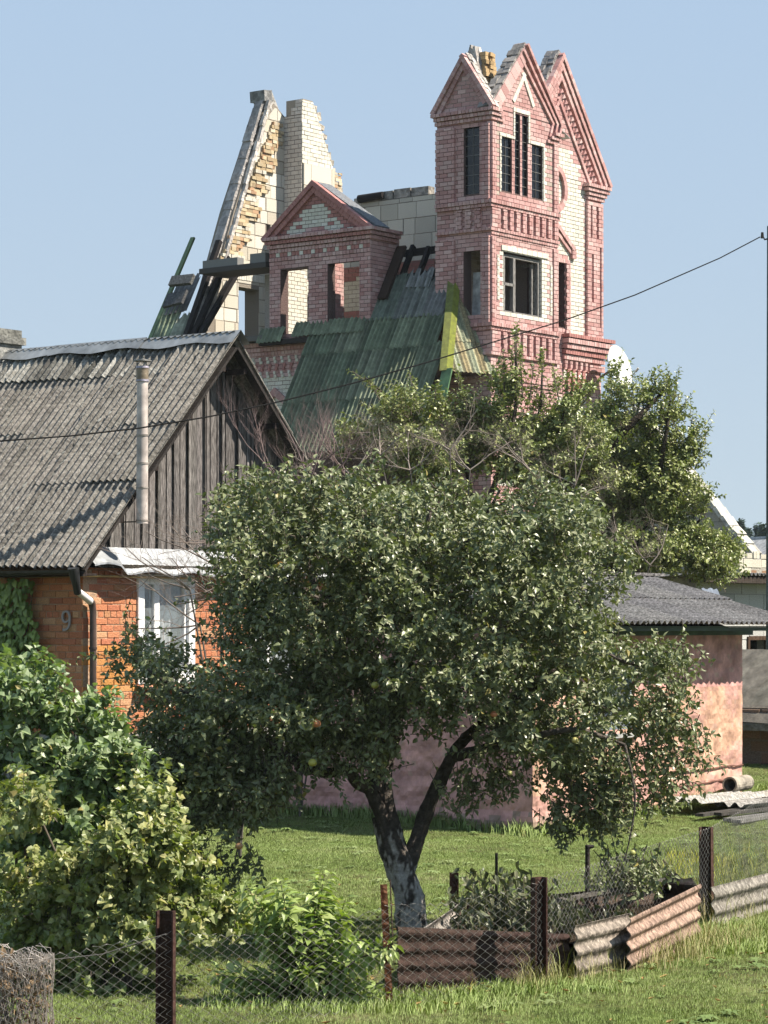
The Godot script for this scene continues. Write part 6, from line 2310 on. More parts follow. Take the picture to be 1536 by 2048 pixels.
		if k == 1:
			mb = MB.new()
			mb.tube([foot + Vector3(0.03, 0, 0), foot + Vector3(0.03, 0.66, 0)], [0.012, 0.012], 6, Color(0.03, 0.028, 0.025))
			wood_part("stake", mb, M.wood, t)
		hang(cr, t, lm, 0)


# ------------------------------------------------------------------ trees
func apple_tree() -> void:
	var D := 21.5
	var foot := at(822, 1250, D) * Vector3(1, 0, 1)
	var t := thing("apple_tree", "dense old apple tree with forked whitewashed trunk in the yard", "tree", foot)
	var bark := Color(0.13, 0.112, 0.098)
	var mb := MB.new()
	limb(mb, [at(828, 1870, D) + Vector3(0, -0.3, 0), at(822, 1820, D), at(806, 1755, D), at(785, 1690, D), at(768, 1630, D)], 0.14, 0.10, bark, 1, 44, 0.95)
	wood_part("trunk", mb, M.bark, t)
	var arms := [
		[[at(772, 1650, D - 0.03), at(752, 1606, D - 0.1), at(738, 1578, D - 0.15), at(716, 1566, D - 0.22), at(690, 1538, D - 0.3), at(662, 1546, D - 0.4), at(618, 1538, D - 0.5), at(560, 1500, D - 0.7), at(480, 1420, D - 0.8)], 0.06, 0.018],
		[[at(780, 1690, D), at(772, 1610, D + 0.02), at(768, 1540, D + 0.1), at(786, 1470, D + 0.1), at(800, 1400, D), at(820, 1280, D - 0.1), at(850, 1120, D - 0.1), at(860, 1000, D - 0.1)], 0.08, 0.02],
		[[at(812, 1745, D + 0.02), at(840, 1660, D + 0.02), at(862, 1600, D), at(888, 1545, D - 0.05), at(920, 1490, D - 0.1), at(985, 1430, D - 0.1), at(1070, 1370, D - 0.2), at(1180, 1290, D - 0.2)], 0.07, 0.02],
		[[at(745, 1585, D - 0.1), at(758, 1500, D + 0.1), at(745, 1420, D + 0.2), at(700, 1320, D + 0.4), at(640, 1200, D + 0.5), at(590, 1060, D + 0.5)], 0.065, 0.015],
		[[at(905, 1515, D - 0.05), at(955, 1500, D - 0.4), at(1040, 1480, D - 0.8), at(1150, 1460, D - 1.0), at(1250, 1490, D - 1.0)], 0.05, 0.012],
		[[at(800, 1400, D), at(880, 1390, D + 0.5), at(960, 1330, D + 0.9), at(1060, 1240, D + 1.0), at(1120, 1130, D + 1.0)], 0.06, 0.012],
		[[at(610, 1540, D - 0.5), at(640, 1470, D - 0.7), at(645, 1440, D - 0.8)], 0.03, 0.012],
		[[at(850, 1120, D), at(780, 1060, D - 0.5), at(700, 1000, D - 0.6)], 0.03, 0.01],
		[[at(850, 1150, D), at(940, 1080, D - 0.4), at(1000, 980, D - 0.5)], 0.03, 0.01],
		[[at(640, 1200, D + 0.4), at(520, 1140, D), at(450, 1060, D - 0.1)], 0.03, 0.01],
		[[at(480, 1420, D - 0.8), at(360, 1380, D - 0.8), at(270, 1320, D - 0.8)], 0.02, 0.007],
		[[at(1180, 1290, D - 0.2), at(1280, 1330, D - 0.3), at(1370, 1290, D - 0.3)], 0.02, 0.007],
		[[at(1250, 1490, D - 1.0), at(1270, 1600, D - 1.1), at(1250, 1720, D - 1.1)], 0.012, 0.005],
		[[at(560, 1500, D - 0.7), at(500, 1600, D - 0.9), at(470, 1720, D - 0.9)], 0.014, 0.005],
	]
	for i in arms.size():
		mb = MB.new()
		limb(mb, arms[i][0], arms[i][1], arms[i][2], bark, 10 + i, 26 if i < 4 else 8, 0.62)
		wood_part("limb", mb, M.bark, t)
	var cr := Crown.new()
	var cl := []
	for c in [[620, 1050, 150, 90], [800, 1065, 190, 85], [1000, 1075, 175, 90], [520, 1120, 115, 120], [700, 1160, 200, 150], [930, 1180, 220, 160], [1120, 1170, 120, 140], [560, 1290, 170, 120], [760, 1320, 200, 120], [980, 1320, 200, 120], [1150, 1320, 85, 110], [430, 1390, 140, 85], [310, 1330, 70, 45], [370, 1500, 110, 100], [480, 1490, 120, 110], [610, 1430, 120, 80], [1100, 1440, 140, 80], [1170, 1510, 85, 75], [1300, 1320, 60, 35], [1310, 1430, 50, 40], [480, 1010, 55, 50], [1140, 1060, 70, 70]]:
		var u: float = (c[0] - 810.0) / 640.0
		var v: float = (c[1] - 1270.0) / 480.0
		var dep := sqrt(maxf(0.08, 1.0 - u * u - v * v * 0.8)) * 1.75
		cl.append([c[0], c[1], c[2], c[3], D - dep * 0.45, dep * 0.62])
		cl.append([c[0], c[1], c[2] * 0.85, c[3] * 0.85, D + dep * 0.6, dep * 0.5])
	var tones := [Color(0.114, 0.139, 0.063), Color(0.154, 0.179, 0.085), Color(0.202, 0.225, 0.114), Color(0.266, 0.276, 0.155)]
	var o := {"mid": at(810, 1330, D), "density": 60.0, "gap": 0.021, "len": [0.12, 0.3], "tones": tones, "up": 0.25, "droop": 0.15, "wood": 0.6, "twig_r": 0.0045}
	fill(cr, cl, o)
	# loose outer sprays that break the outline and hang below
	var loose := []
	for c in [[262, 1310, 32, 36], [290, 1450, 45, 45], [275, 1590, 40, 60], [430, 1620, 90, 80], [350, 1560, 100, 90], [500, 1570, 80, 70], [300, 1520, 60, 70], [560, 1560, 60, 50], [410, 1500, 120, 90], [480, 1720, 40, 30], [1240, 1610, 75, 85], [1180, 1620, 80, 70], [1255, 1710, 60, 50], [1330, 1560, 60, 50], [1380, 1480, 28, 40], [1375, 1300, 24, 30], [1310, 1500, 45, 45], [1140, 1570, 60, 50], [1000, 1550, 50, 25], [830, 1430, 140, 55], [640, 1500, 70, 45], [720, 1500, 50, 40], [930, 1560, 40, 30], [960, 1470, 90, 60], [700, 1470, 60, 40], [1345, 1370, 50, 50], [300, 1660, 30, 40], [400, 1720, 30, 40], [1290, 1735, 30, 22], [900, 965, 50, 25], [720, 955, 60, 30], [560, 945, 50, 30], [1080, 985, 60, 25]]:
		loose.append([c[0], c[1], c[2], c[3], D - 0.55 + rnd(-0.5, 0.4), 0.35])
	o = o.duplicate()
	o.merge({"density": 46.0, "up": -0.1, "droop": 0.5, "wood": 1.0, "len": [0.18, 0.42], "out": 0.5}, true)
	fill(cr, loose, o)
	# young upright shoots at the top
	for k in 46:
		var p := at(rnd(500, 1140), rnd(965, 1040), D + rnd(-0.9, 0.9))
		twig(cr, p, (Vector3.UP + rand_dir() * 0.3).normalized(), rnd(0.2, 0.45), o)
	wood_part("twigs", cr.twigs, M.twig, t).set_meta("kind", "stuff")
	hang(cr, t, leaf_mesh(0.056, 0.033, 0.45, 0.3, M.leaf), 300)
	# apples
	var fruits := [[633, 1447, 0.034, Color(0.48, 0.19, 0.09)], [988, 1428, 0.027, Color(0.52, 0.2, 0.1)], [625, 1525, 0.034, Color(0.36, 0.34, 0.07)], [1020, 1546, 0.02, Color(0.45, 0.42, 0.14)], [478, 1692, 0.03, Color(0.4, 0.22, 0.1)], [560, 1130, 0.028, Color(0.36, 0.2, 0.05)], [750, 1370, 0.03, Color(0.32, 0.32, 0.08)], [1265, 1705, 0.024, Color(0.33, 0.33, 0.1)], [1150, 1480, 0.026, Color(0.42, 0.36, 0.12)], [840, 1240, 0.026, Color(0.33, 0.33, 0.1)]]
	for q in fruits:
		mb = MB.new()
		var c := at(q[0], q[1], D - 1.35)
		var prof := []
		for i in 9:
			var a := PI * i / 8.0
			prof.append(Vector2(sin(a) * q[2] * (1.0 + 0.12 * cos(a)) + 0.0005, -cos(a) * q[2] * 0.9 + (0.25 * q[2] if i == 8 else 0.0) * -1.0))
		for i in 8:
			for k in 12:
				var a0 := TAU * k / 12.0
				var a1 := TAU * (k + 1) / 12.0
				var v := []
				for e in [[i, a0], [i, a1], [i + 1, a1], [i + 1, a0]]:
					v.append(c + Vector3(prof[e[0]].x * cos(e[1]), prof[e[0]].y, -prof[e[0]].x * sin(e[1])))
				mb.quad(v[0], v[1], v[2], v[3], vary(q[3], 0.05))
		mb.tube([c + Vector3(0, q[2] * 0.6, 0), c + Vector3(0.004, q[2] * 1.4, 0)], [0.002, 0.002], 4, Color(0.1, 0.07, 0.04))
		wood_part("apple", mb, M.fruit, t)


func back_trees() -> void:
	var tones := [Color(0.163, 0.198, 0.069), Color(0.214, 0.250, 0.091), Color(0.266, 0.296, 0.112), Color(0.337, 0.337, 0.147)]
	var lm := leaf_mesh(0.075, 0.05, 0.4, 0.25, M.leaf)
	# pear tree on the right
	var D := 47.0
	var foot := at(1260, 1250, D) * Vector3(1, 0, 1)
	foot.y = 0.5
	var t := thing("pear_tree", "broad yellowish green fruit tree rising behind the pink house roof", "tree", foot)
	var mb := MB.new()
	limb(mb, [foot + Vector3(0, -0.3, 0), at(1250, 1250, D), at(1230, 1130, D)], 0.2, 0.13, Color(0.08, 0.066, 0.055), 41, 10)
	wood_part("trunk", mb, M.bark, t)
	for q in [[[1235, 1150], [1300, 1020], [1330, 880], [1340, 800]], [[1235, 1150], [1190, 1000], [1210, 880], [1240, 800]], [[1240, 1170], [1330, 1100], [1400, 1040]], [[1235, 1160], [1130, 1080], [1080, 980]], [[1210, 900], [1290, 820], [1330, 780]]]:
		mb = MB.new()
		var pts := []
		for p in q:
			pts.append(at(p[0], p[1], D + rnd(-0.4, 0.4)))
		limb(mb, pts, 0.09, 0.02, Color(0.08, 0.066, 0.055), 50, 7)
		wood_part("limb", mb, M.bark, t)
	var cr := Crown.new()
	var cl := []
	for c in [[1250, 860, 85, 70], [1200, 950, 120, 90], [1310, 950, 65, 75], [1290, 1040, 110, 70], [1390, 1090, 65, 55], [1180, 1060, 120, 80], [1160, 860, 70, 60], [1330, 890, 45, 40], [1340, 1010, 50, 50], [1260, 1110, 100, 40], [1420, 1120, 55, 40], [1340, 1110, 80, 40]]:
		cl.append([c[0], c[1], c[2], c[3], D + rnd(-0.5, 0.5), 1.0])
	var o := {"mid": at(1250, 1020, D), "density": 42.0, "gap": 0.03, "len": [0.25, 0.55], "tones": tones, "up": 0.3, "droop": 0.1, "wood": 0.7, "twig_r": 0.007}
	fill(cr, cl, o)
	var loose := []
	for c in [[1290, 775, 45, 25], [1335, 768, 18, 14], [1250, 790, 40, 30], [1230, 760, 14, 20], [1330, 820, 45, 16], [1350, 815, 20, 10], [1375, 880, 26, 30], [1390, 905, 12, 20], [1385, 960, 24, 20], [1400, 1010, 20, 24], [1430, 1070, 20, 24], [1460, 1120, 30, 30], [1350, 940, 30, 40]]:
		loose.append([c[0], c[1], c[2], c[3], D + rnd(-0.5, 0.5), 0.4])
	o = o.duplicate()
	o.merge({"density": 30.0, "up": 0.5, "len": [0.35, 0.8], "wood": 1.0}, true)
	fill(cr, loose, o)
	wood_part("twigs", cr.twigs, M.twig, t).set_meta("kind", "stuff")
	hang(cr, t, lm, 0)

	# plum tree in the middle with tall shoots
	D = 44.0
	foot = at(960, 1250, D) * Vector3(1, 0, 1)
	foot.y = 0.45
	t = thing("plum_tree", "green fruit tree with tall leafy shoots below the pink tower", "tree", foot)
	mb = MB.new()
	limb(mb, [foot + Vector3(0, -0.3, 0), at(960, 1180, D), at(950, 1050, D)], 0.15, 0.1, Color(0.08, 0.066, 0.055), 61, 9)
	wood_part("trunk", mb, M.bark, t)
	for q in [[[950, 1060], [1000, 940], [1030, 820], [1032, 670]], [[950, 1060], [880, 930], [800, 820], [730, 755]], [[950, 1060], [930, 900], [920, 770]], [[990, 960], [1070, 860], [1085, 730]], [[960, 1040], [1080, 950], [1130, 820]]]:
		mb = MB.new()
		var pts := []
		for p in q:
			pts.append(at(p[0], p[1], D + rnd(-0.4, 0.4)))
		limb(mb, pts, 0.06, 0.012, Color(0.08, 0.066, 0.055), 70, 6)
		wood_part("limb", mb, M.bark, t)
	cr = Crown.new()
	cl = []
	for c in [[1050, 840, 75, 60], [930, 820, 90, 55], [810, 830, 80, 50], [1130, 820, 40, 60], [1000, 900, 120, 50], [860, 890, 110, 40], [1090, 900, 80, 60], [1120, 950, 70, 60], [1010, 790, 40, 40], [780, 880, 60, 30], [1170, 880, 60, 60], [1180, 960, 60, 60], [950, 860, 120, 50], [1060, 950, 80, 40], [720, 880, 60, 30], [880, 950, 120, 40]]:
		cl.append([c[0], c[1], c[2], c[3], D + rnd(-0.5, 0.5), 0.8])
	o = {"mid": at(950, 950, D), "density": 40.0, "gap": 0.03, "len": [0.25, 0.5], "tones": tones, "up": 0.4, "droop": 0.05, "wood": 1.0, "twig_r": 0.006}
	fill(cr, cl, o)
	for s in [[1028, 800, 1032, 655, 90], [1045, 800, 1040, 700, 50], [1085, 810, 1082, 700, 60], [1060, 800, 1066, 740, 30], [925, 800, 915, 745, 40], [800, 815, 705, 742, 60], [830, 800, 818, 745, 30], [1118, 800, 1105, 735, 30], [760, 800, 735, 760, 20], [1010, 800, 1006, 700, 40], [870, 800, 872, 770, 20], [1140, 800, 1180, 770, 30], [1150, 830, 1200, 760, 40]]:
		for k in int(s[4] * 0.28):
			var u := pow(rng.randf(), 0.8)
			var p := at(lerpf(s[0], s[2], u) + rnd(-13, 13) * (1.2 - u), lerpf(s[1], s[3], u), D - 0.2 + rnd(-0.2, 0.2))
			twig(cr, p, (at(s[2], s[3], D) - at(s[0], s[1], D)).normalized() + rand_dir() * 0.35, rnd(0.15, 0.32), o)
		cr.twigs.tube([at(s[0], s[1], D - 0.2), at(s[2], s[3], D - 0.2)], [0.014, 0.005], 5, Color(0.12, 0.1, 0.08), false)
	wood_part("twigs", cr.twigs, M.twig, t).set_meta("kind", "stuff")
	hang(cr, t, lm, 0)

	# bare, tangled shrubs
	var bares := [
		["bare_shrub", "tangle of bare grey twigs in front of the plum tree", 900, 36.0, [[700, 950], [820, 940], [940, 940], [1060, 940], [760, 910], [900, 900], [640, 960], [1150, 970]], 0.62, 4, Color(0.24, 0.20, 0.17), 0.95, 0.1],
		["bare_shrub", "bare reddish shrub beside the right edge of the plank gable", 600, 34.0, [[590, 980], [620, 960], [660, 960], [560, 960], [690, 950]], 0.78, 3, Color(0.17, 0.12, 0.115), 0.55, 0.3],
		["bare_shrub", "bare thin branches before the brick house window", 480, 29.0, [[470, 1160], [440, 1200], [430, 1130], [400, 1250], [500, 1080], [380, 1180]], 0.75, 3, Color(0.17, 0.135, 0.115), 0.8, 0.12],
		["bare_shrub", "bare dead branches between the pear tree and pink roof", 1180, 40.0, [[1120, 1060], [1180, 1080], [1240, 1100], [1300, 1130], [1150, 1000]], 0.6, 4, Color(0.24, 0.20, 0.17), 0.9, 0.05],
	]
	for b in bares:
		var base := at(b[2], 1250, b[3]) * Vector3(1, 0, 1)
		base.y = ground_y(base.x, base.z)
		t = thing(b[0], b[1], "shrub", base, 0, "bare shrubs")
		mb = MB.new()
		for q in b[4]:
			var p := at(q[0], q[1], b[3] + rnd(-0.4, 0.4))
			mb.tube([base, base.lerp(p, 0.6) + rand_dir() * 0.1, p], [0.014, 0.012, 0.010], 5, Color(0.09, 0.075, 0.065), false)
			for s in 3:
				var d := (Vector3(rng.randfn() * b[8], 0.75, rng.randfn() * 0.4)).normalized()
				if b[3] < 30.0:
					d = Vector3(-0.75 + rng.randfn() * 0.35, 0.35 + rng.randfn() * 0.3, rng.randfn() * 0.3).normalized()
				bare(mb, p, d, b[5] * rnd(0.7, 1.2), 0.011, b[6], b[7], b[8], b[9])
		wood_part("twigs", mb, M.twig, t).set_meta("kind", "stuff")


# ------------------------------------------------------------------ bushes near the fence, the sapling and the climber
func bushes() -> void:
	var data := [
		["viburnum_bush", "tall broad-leaved green bush at the left below the house number", 70, 19.6, false, 0.072, 0.058,
			[[50, 1400, 90, 70], [150, 1460, 90, 75], [50, 1500, 100, 100], [190, 1540, 75, 75], [100, 1620, 130, 100], [230, 1510, 45, 65], [250, 1590, 60, 70], [20, 1350, 45, 35], [230, 1640, 60, 80], [60, 1720, 110, 80]],
			[Color(0.135, 0.198, 0.082), Color(0.183, 0.254, 0.107), Color(0.238, 0.301, 0.155), Color(0.317, 0.365, 0.220)], 76.0],
		["currant_bush", "sprawling yellow-green lobed-leaf bush in front of the viburnum", 220, 18.6, true, 0.058, 0.047,
			[[120, 1770, 150, 80], [300, 1740, 105, 75], [400, 1810, 55, 45], [90, 1860, 130, 80], [240, 1880, 110, 75], [330, 1830, 95, 45], [190, 1960, 90, 70], [300, 1620, 60, 60], [250, 1680, 80, 60], [60, 1590, 60, 50], [440, 1830, 28, 36], [110, 1990, 90, 60], [340, 1700, 50, 40]],
			[Color(0.146, 0.192, 0.063), Color(0.205, 0.251, 0.089), Color(0.291, 0.310, 0.122), Color(0.437, 0.397, 0.168)], 100.0],
	]
	for b in data:
		var base := at(b[2], 1250, b[3]) * Vector3(1, 0, 1)
		var t := thing(b[0], b[1], "bush", base)
		var mb := MB.new()
		for c in b[7]:
			var p := at(c[0], c[1], b[3])
			mb.tube([base + Vector3(rnd(-0.15, 0.15), -0.05, rnd(-0.1, 0.1)), base.lerp(p, 0.5) + rand_dir() * 0.05, p], [0.016, 0.011, 0.006], 5, Color(0.1, 0.08, 0.06), false)
		wood_part("stems", mb, M.twig, t)
		var cr := Crown.new()
		var cl := []
		for c in b[7]:
			cl.append([c[0], c[1], c[2], c[3], b[3] + rnd(-0.15, 0.15), 0.42])
		fill(cr, cl, {"mid": at(b[2], 1750, b[3] + 0.3), "density": b[9], "gap": 0.024, "len": [0.14, 0.32], "tones": b[8], "up": 0.15, "droop": 0.25, "wood": 0.7, "twig_r": 0.004, "spread": 0.07})
		wood_part("twigs", cr.twigs, M.twig, t).set_meta("kind", "stuff")
		hang(cr, t, leaf_mesh(b[5], b[6], 0.5, 0.45, M.soft_leaf, b[4]), 300)

	# bright sapling just behind the wire
	var D := 17.9
	var base := at(620, 1250, D) * Vector3(1, 0, 1)
	var t := thing("cherry_sapling", "bright green broad-leaved sapling growing through the wire fence", "sapling", base)
	var mb := MB.new()
	var cr := Crown.new()
	var tones := [Color(0.159, 0.230, 0.066), Color(0.208, 0.287, 0.079), Color(0.287, 0.367, 0.112), Color(0.389, 0.446, 0.183)]
	for s in [[600, 2030, 490, 1770], [610, 2030, 560, 1760], [620, 2030, 650, 1745], [630, 2030, 690, 1800], [640, 2030, 790, 1890], [600, 2030, 520, 1850], [590, 2040, 430, 1950], [590, 2040, 460, 2000], [640, 2040, 740, 1960], [650, 2040, 770, 2000], [620, 2030, 600, 1840], [620, 2030, 720, 1880], [610, 2030, 560, 1900], [640, 2035, 680, 1930], [600, 2035, 500, 1960], [630, 2040, 620, 1950], [605, 2030, 540, 1800], [625, 2030, 625, 1790]]:
		var a := base + Vector3(rnd(-0.06, 0.06), 0, rnd(-0.06, 0.06))
		var e := at(s[2], s[3], D + rnd(-0.28, 0.32))
		var m := a.lerp(e, 0.55) + Vector3(0, 0.06, 0) + rand_dir() * 0.03
		mb.tube([a, m, e], [0.009, 0.006, 0.002], 5, Color(0.06, 0.045, 0.035), false)
		var n := int(a.distance_to(e) / 0.0095)
		for i in n:
			var u := 0.22 + 0.80 * i / n
			var p: Vector3 = (a.lerp(m, u / 0.55) if u < 0.55 else m.lerp(e, (u - 0.55) / 0.45))
			var d := (e - m).normalized()
			var ar := d.cross(Vector3(0.2, 0.3, 0.9)).normalized().rotated(d, i * 2.4)
			var k := 0.75 if u > 0.9 else 1.0
			cr.xf.append(Transform3D(leaf_basis(d * 0.45 + ar + Vector3(0, -0.15, 0) + rand_dir() * 0.2, Vector3.UP + rand_dir() * 0.45, rnd(0.65, 1.15) * k), p + ar * rnd(0.0, 0.05)))
			cr.col.append(leaf_colour(tones, clampf(u + rnd(-0.5, 0.3), 0.0, 1.0)))
	wood_part("stems", mb, M.twig, t)
	hang(cr, t, leaf_mesh(0.112, 0.058, 0.4, 0.45, M.soft_leaf), 300)

	# climber on the shaded wall
	var iv := thing("climbing_vine", "green climbing vine covering the shaded brick wall at left", "vine", Vector3(-4.8, 0.2, -38.2))
	cr = Crown.new()
	var house := Transform3D(Basis(Vector3.UP, deg_to_rad(TURN)), Vector3(-4.29, 0, -37.0))
	mb = MB.new()
	for k in 7:
		var z0 := -1.2 - k * 0.22
		mb.tube([house * Vector3(-0.05, 0.4, z0 - 0.3), house * Vector3(-0.07, 1.8, z0), house * Vector3(-0.08, 3.1, z0 + 0.3)], [0.02, 0.015, 0.006], 5, Color(0.09, 0.07, 0.05), false)
	for i in 2600:
		var z := -0.52 - 1.7 * pow(rng.randf(), 0.8)
		var y := rnd(1.2, 3.28)
		var lim := -0.62 - 0.28 * sin(y * 2.4 + 0.6) - (0.35 if y < 2.3 else 0.0)
		if z > lim:
			continue
		if z < -1.55 and y > 2.75:
			continue
		var p := house * Vector3(-0.08 - 0.22 * rng.randf(), y, z)
		cr.xf.append(Transform3D(leaf_basis(house.basis * Vector3(-0.5, -0.8, rng.randfn() * 0.5), house.basis * Vector3(-0.9, 0.6, 0) + rand_dir() * 0.5, rnd(0.6, 1.2)), p))
		cr.col.append(leaf_colour([Color(0.116, 0.178, 0.042), Color(0.184, 0.262, 0.060), Color(0.299, 0.377, 0.095)], rng.randf()))
	wood_part("stems", mb, M.twig, iv)
	hang(cr, iv, leaf_mesh(0.11, 0.085, 0.25, 0.3, M.soft_leaf), 150)


# ------------------------------------------------------------------ grass and weeds
func tuft(h: float, spread: float, blades: int, m: Material, seed_: int, wide := 0.03) -> ArrayMesh:
	var r := RandomNumberGenerator.new()
	r.seed = seed_
	var mb := MB.new()
	for i in blades:
		var a := r.randf() * TAU
		var o := Vector3(cos(a), 0, sin(a)) * spread * sqrt(r.randf())
		var lean := Vector3(r.randf_range(-1, 1), 0, r.randf_range(-1, 1)) * 0.5
		var hh := h * r.randf_range(0.5, 1.1)
		var side := Vector3(sin(a * 3.0), 0, cos(a * 3.0)) * h * wide
		var p0 := o
		var p1 := o + Vector3.UP * hh * 0.6 + lean * hh * 0.35
		var p2 := o + Vector3.UP * hh * 0.95 + lean * hh
		var f := r.randf_range(0.75, 1.2)
		var c := Color(f, f, f)
		mb.quad(p0 - side, p0 + side, p1 + side * 0.8, p1 - side * 0.8, c)
		mb.tri(p1 - side * 0.8, p1 + side * 0.8, p2, c)
	for i in mb.n.size():
		mb.n[i] = (mb.n[i] * 0.45 + Vector3.UP).normalized()
	return mb.mesh(m)

func rosette() -> ArrayMesh:
	var mb := MB.new()
	for k in 7:
		var a := TAU * k / 7.0 + 0.3 * (k % 2)
		var d := Vector3(cos(a), 0, sin(a))
		var s := Vector3(-sin(a), 0, cos(a))
		var l := 0.055 + 0.02 * (k % 3)
		var m := d * l * 0.55 + Vector3(0, 0.022, 0)
		mb.tri(Vector3(0, 0.01, 0), m + s * 0.014, m - s * 0.014, Color.WHITE)
		mb.tri(m - s * 0.014, m + s * 0.014, d * l + Vector3(0, 0.01, 0), Color(0.9, 0.9, 0.9))
	for i in mb.n.size():
		mb.n[i] = (mb.n[i] * signf(mb.n[i].y + 0.0001) + Vector3.UP * 0.5).normalized()
	return mb.mesh(M.grass)

func flat_leaf() -> ArrayMesh:
	var mb := MB.new()
	var p := [Vector3(-0.028, 0.006, 0), Vector3(-0.004, 0.012, 0.014), Vector3(-0.002, 0.0, 0.0), Vector3(-0.004, 0.013, -0.014), Vector3(0.03, 0.016, 0.004)]
	mb.tri(p[0], p[1], p[2], Color.WHITE)
	mb.tri(p[0], p[2], p[3], Color.WHITE)
	mb.tri(p[1], p[4], p[2], Color(0.85, 0.85, 0.85))
	mb.tri(p[2], p[4], p[3], Color(0.9, 0.9, 0.9))
	return mb.mesh(M.dry)

func blocked(p: Vector3) -> bool:
	var h := Transform3D(Basis(Vector3.UP, deg_to_rad(TURN)), Vector3(1.845, 0, -32.3)).affine_inverse() * p
	return h.x > 0.0 and h.x < 5.3 and h.z < 0.0 and h.z > -3.9

func scatter(called: String, label: String, cat: String, mesh: Mesh, pts: Array, scale_lo: float, scale_hi: float, tones: Array) -> void:
	var mm := MultiMesh.new()
	mm.transform_format = MultiMesh.TRANSFORM_3D
	mm.use_colors = true
	mm.mesh = mesh
	mm.instance_count = pts.size()
	var patch := FastNoiseLite.new()
	patch.frequency = 0.6
	patch.fractal_octaves = 4
	for i in pts.size():
		var s := rnd(scale_lo, scale_hi)
		mm.set_instance_transform(i, Transform3D(Basis(Vector3.UP, rnd(0, TAU)).scaled(Vector3(s, s * rnd(0.75, 1.25), s)), pts[i]))
		mm.set_instance_color(i, leaf_colour(tones, clampf(rng.randf() * 0.6 + 0.25 + patch.get_noise_2d(pts[i].x, pts[i].z) * 0.9, 0.0, 1.0)))
	var o := MultiMeshInstance3D.new()
	o.multimesh = mm
	put(called, o)
	tag(o, label, cat, "", "stuff")

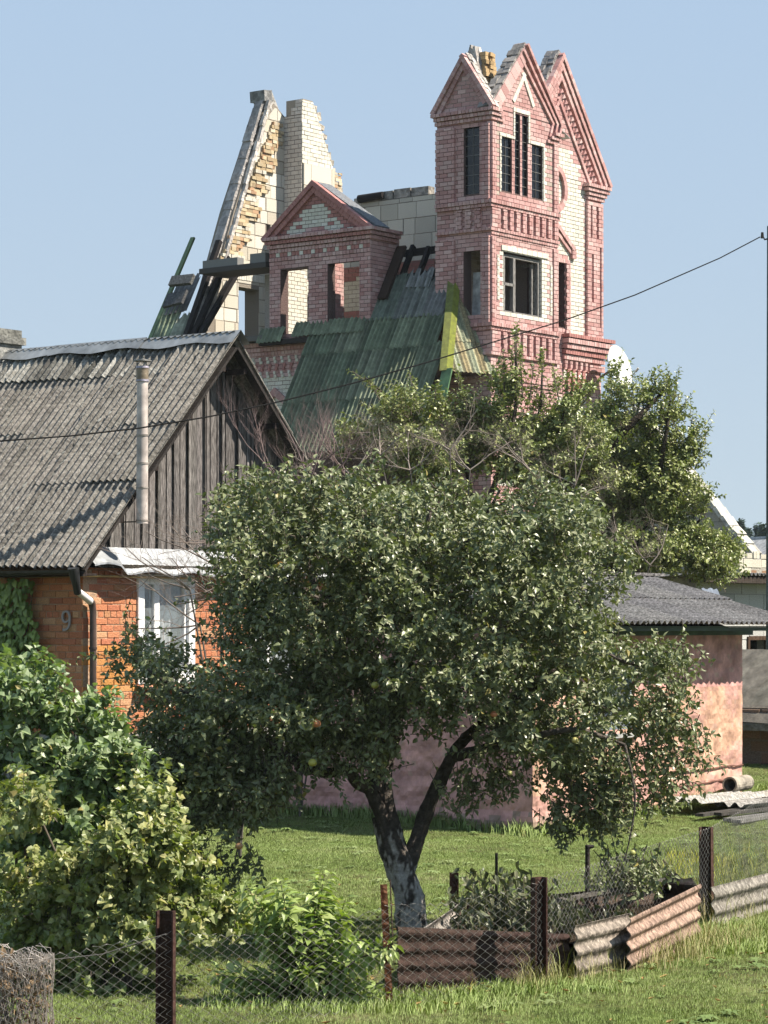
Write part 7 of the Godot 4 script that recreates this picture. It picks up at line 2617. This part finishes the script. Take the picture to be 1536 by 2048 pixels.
func lawn() -> void:
	var f := FastNoiseLite.new()
	f.frequency = 0.5
	var pts := []
	for i in 160000:
		var d := sqrt(lerpf(15.5 * 15.5, 41.0 * 41.0, rng.randf()))
		var x := rnd(-0.23, 0.23) * d
		var p := Vector3(x, 0, -d)
		p.y = ground_y(x, -d) - 0.005
		if blocked(p) or (f.get_noise_2d(p.x * 1.4, p.z * 1.4) > 0.2 and rng.randf() < 0.35):
			continue
		pts.append(p)
	var tones := [Color(0.163, 0.224, 0.073), Color(0.221, 0.296, 0.092), Color(0.277, 0.360, 0.119), Color(0.342, 0.370, 0.184)]
	scatter("grass", "short mown green grass covering the yard", "grass", tuft(0.029, 0.075, 18, M.grass, 1), pts, 0.7, 1.35, tones)
	# broad-leaved weeds, fallen leaves and windfall apples in the grass
	pts = []
	for i in 900:
		var d := sqrt(lerpf(16.5 * 16.5, 34.0 * 34.0, rng.randf()))
		var p := Vector3(rnd(-0.16, 0.16) * d, 0, -d)
		p.y = ground_y(p.x, p.z) + 0.005
		if not blocked(p) and f.get_noise_2d(p.x * 2.0 + 30.0, p.z * 2.0) > -0.1:
			pts.append(p)
	scatter("lawn_weeds", "flat broad-leaved weeds scattered through the lawn", "weeds", rosette(), pts, 0.6, 1.5, [Color(0.11, 0.16, 0.05), Color(0.16, 0.22, 0.07), Color(0.22, 0.26, 0.11)])
	pts = []
	for i in 420:
		var p := Vector3(0.2 + rng.randfn() * 1.5, 0, -20.5 + rng.randfn() * 1.8)
		p.y = ground_y(p.x, p.z) + 0.03
		pts.append(p)
	scatter("fallen_leaves", "small brown and yellow fallen leaves under the apple tree", "leaves", flat_leaf(), pts, 0.7, 1.3, [Color(0.16, 0.10, 0.05), Color(0.28, 0.2, 0.08), Color(0.34, 0.3, 0.1)])
	# taller growth at the foot of the bed, the fence and the walls
	pts = []
	for i in 300:
		var u := rng.randf()
		var p := Vector3(0.95, 0, -18.45).lerp(Vector3(3.0, 0, -21.6), u) + Vector3(rng.randfn() * 0.14, 0, 0.12 + rng.randfn() * 0.16)
		pts.append(p)
	for i in 60:
		pts.append(Vector3(2.89, 0, -23.1) + Vector3(rng.randfn() * 0.3, 0, rng.randfn() * 0.25))
	scatter("dry_grass", "tall dry straw-coloured grass at the foot of the bed", "grass", tuft(0.20, 0.07, 8, M.grass, 2, 0.009), pts, 0.5, 1.4, [Color(0.40, 0.34, 0.19), Color(0.30, 0.28, 0.13), Color(0.17, 0.21, 0.07)])
	pts = []
	for i in 350:
		pts.append(at(rnd(1380, 1536), 1250, rnd(20.5, 22.5)) * Vector3(1, 0, 1))
	for i in 350:
		pts.append(Vector3(rnd(-1.2, 0.9), 0, 0) + Vector3(0, 0, -17.4 - rnd(0.0, 1.0)))
	for i in 200:
		pts.append(Vector3(1.1, 0, -18.5) + Vector3(rng.randfn() * 0.25, 0, rng.randfn() * 0.12 + 0.1))
	scatter("tall_grass", "taller fresh green grass tufts along the fence", "grass", tuft(0.07, 0.08, 14, M.grass, 3), pts, 0.7, 1.5, tones)
	# grass against the walls
	pts = []
	var h := Transform3D(Basis(Vector3.UP, deg_to_rad(TURN)), Vector3(1.845, 0, -32.3))
	for i in 500:
		var p := h * Vector3(rnd(0.0, 6.5), 0, rnd(0.02, 0.25)) if i % 2 else h * Vector3(-rnd(0.02, 0.25), 0, rnd(-3.9, 0.2))
		p.y = ground_y(p.x, p.z)
		pts.append(p)
	scatter("wall_grass", "longer grass growing against the pink house walls", "grass", tuft(0.15, 0.08, 12, M.grass, 4), pts, 0.6, 1.3, tones)
	# yellow flowering weeds at the right
	pts = []
	for i in 130:
		var p := at(rnd(1330, 1536), 1250, rnd(24.5, 28.5)) * Vector3(1, 0, 1)
		p.y = ground_y(p.x, p.z) + 0.10
		pts.append(p)
	for i in 25:
		pts.append(at(rnd(1195, 1245), 1250, rnd(23.4, 24.2)) * Vector3(1, 0, 1) + Vector3(0, 0.08, 0))
	scatter("yellow_weeds", "low weeds with yellow-green flowers at the right of the lawn", "weeds", tuft(0.07, 0.10, 16, M.grass, 5), pts, 0.8, 1.6, [Color(0.34, 0.33, 0.05), Color(0.26, 0.27, 0.05), Color(0.16, 0.2, 0.05)])
